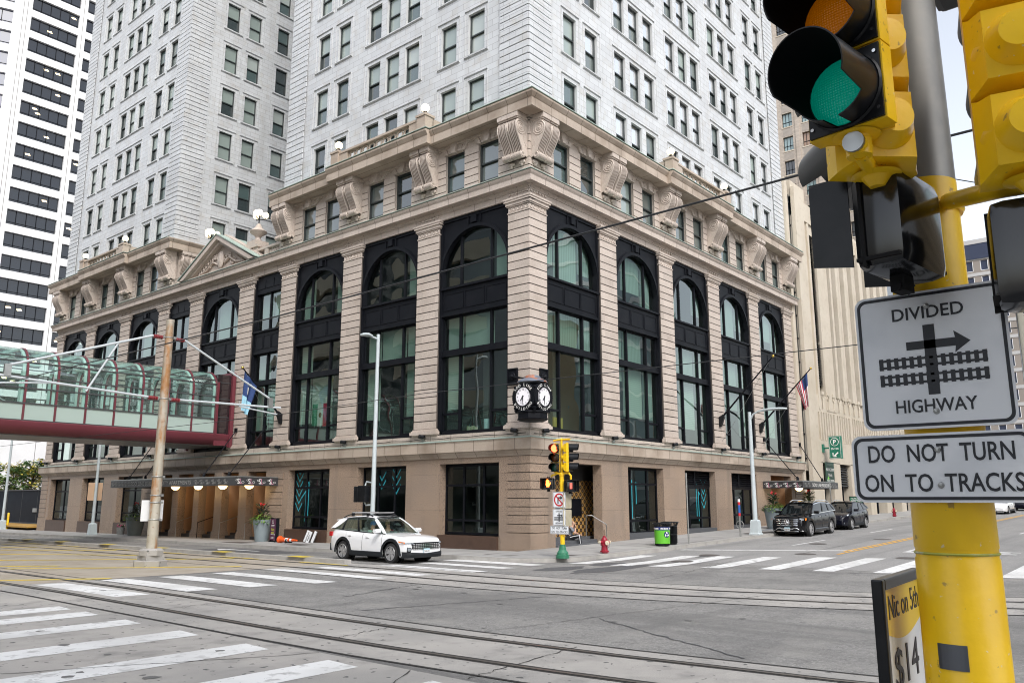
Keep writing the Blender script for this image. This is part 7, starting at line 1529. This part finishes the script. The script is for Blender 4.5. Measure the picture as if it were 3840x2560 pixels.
divided((XS,-21.02,2.68),0,'large near DIVIDED HIGHWAY sign with arrow and two tracks',.632); dnt((XS-.004,-21.01,2.19),0,'large near sign reading DO NOT TURN ON TO TRACKS')
for z,w,h in ((2.68,.60,.60),(2.19,.9,.30)):
    t=sign((XS+.30,-21.34,z),R(275),.56,h,'tan back of a sign turned edge-on behind the near '+('DIVIDED' if h>.5 else 'DO NOT TURN')+' sign')
# far corner signal pole
FX,FY=-2.22,-3.32; fz=zup(FX,FY)
FP=empty('signal_pole','yellow fluted signal pole on a green base at the far corner','signal pole',(FX,FY,fz)); mb=MB(); mb.lathe([(.25,0),(.25,.12),(.22,.13),(.21,.2),(.14,.30),(.105,.48),(.11,.50)],n=16); part(mb,'green_base',GREEN,FP,smooth=20); mb=MB(); K=24; mb.rings([[((.078+.006*(k%2))*math.cos(2*math.pi*k/K),(.078+.006*(k%2))*math.sin(2*math.pi*k/K),z) for k in range(K)] for z in (.48,3.12)]); mb.lathe([(.1,3.0),(.1,3.08),(.08,3.12)],n=16); mb.lathe([(.05,3.1),(.045,4.35),(.06,4.36),(.02,4.42)],n=12)
mb.tube([(0,.38,4.33),(0,.2,4.36),(0,-.4,4.36)],.035,8); mb.tube([(0,.45,3.03),(0,.2,3.10),(0,-.33,3.10),(0,-.42,3.0),(0,-.42,2.86)],.04,8); mb.tube([(0,.45,3.03),(0,.5,2.98)],.04,8); part(mb,'pole',YEL,FP,smooth=25)
head((FX-.1,FY+.24,fz+3.15),R(200),'far corner traffic signal showing a lit red light above dark amber and green',[LGRN0,LAMB0,LRED],group='far corner traffic signals')
head((FX+.05,FY-.32,fz+3.15),R(-62),'far corner traffic signal turned side-on with black hoods pointing right',[LGRN0,LAMB0,LRED0],group='far corner traffic signals')
ped((FX-.02,FY+.66,fz+2.5),R(196),'far corner pedestrian signal with a lit orange hand',hand=True); ped((FX+.02,FY-.42,fz+2.40),R(-118),'far corner pedestrian signal with two red bars, turned right',face=True)
t=sign((FX-.1,FY+.06,fz+2.12),0,.60,.60,'no right turn sign with red slashed circle on the far corner pole'); f=lambda a,b,c:(c,a,b); mb=MB(); mb.torus((-.003,0,0),.215,.028,'x',36,6,0,lambda x,y,z:(-.003+(x+.003)*.06,y,z)); mb.prism([(.165,.13),(.13,.165),(-.165,-.13),(-.13,-.165)],-.005,-.004,'z',0,f); part(mb,'red_ring',REDINK,t); mb=MB(); mb.box(.03,.08,-.15,.07,-.003,-.002,0,f); mb.box(-.07,.08,.05,.10,-.0032,-.0022,0,f); mb.prism([(-.06,.15),(-.16,.075),(-.06,0)],-.0034,-.0024,'z',0,f); part(mb,'black_arrow',INK,t)
divided((FX-.1,FY+.07,fz+1.48),0,'small far DIVIDED HIGHWAY sign on the far corner pole'); dnt((FX-.105,FY+.06,fz+1.02),0,'small far sign reading DO NOT TURN ON TO TRACKS',.86)
for z in (2.1,1.46): sign((FX+.10,FY-.16,fz+z),R(268),.52,.60,'tan back of the '+('upper' if z>2 else 'lower')+' sign turned edge-on on the far corner pole')
# rate board beside the near pole
t=empty('rate_board','black framed parking rate board, yellow over white, half behind the yellow pole','sign board',(-22.87,-20.70,.0),R(93.4)); mb=MB(); w,h=.86,1.70; fr=.05; f=lambda a,b,c:(c,a,b)
for q in ((-w/2,-w/2+fr,.10,h),(w/2-fr,w/2,.10,h),(-w/2+fr,w/2-fr,h-fr,h),(-w/2+fr,w/2-fr,.10,.15)): mb.box(*q,-.025,.025,0,f)
for a in (-w/2+.02,w/2-.06): mb.box(a,a+.04,0,.10,-.25,.25,0,f)
part(mb,'frame',BPLAS,t,bevel=.008)
mb=MB(); mb.box(-w/2+fr,w/2-fr,.15,h-fr,-.008,.008,0,f); hw=w/2-fr
arcp=[(-hw,h-.235)]+[(-hw+2*hw*k/16,h-.235-.055*math.sin(math.pi*k/16)) for k in range(1,16)]+[(hw,h-.235)]
mb.poly([(-.0095,p[0],p[1]) for p in arcp+[(hw,h-fr),(-hw,h-fr)]],1); mb.poly([(-.0095,-hw,.15),(-hw*.2,.15,.15) if 0 else (-.0095,-hw*.2,.15),(-.0095,-hw,.95)],2); part(mb,'poster',[mat('poster_white',(.80,.81,.83),.4),mat('poster_yellow',(.88,.60,.03),.4),mat('poster_charcoal',(.05,.045,.05),.5)],t)
for s_,y,z,hh_,w_ in (('Nic on 5th',-.03,h-.135,.105,.64),('$14',.0,h-.42,.20,.50),('Early Bird',.05,h-.56,.055,.40),('In by 9 AM',.05,h-.66,.05,.36)): text(s_,hh_,mat('poster_ink',(.03,.025,.03),.5),t,MX((-.0105,y,z),(0,-1,0),(0,0,1)),w=w_)
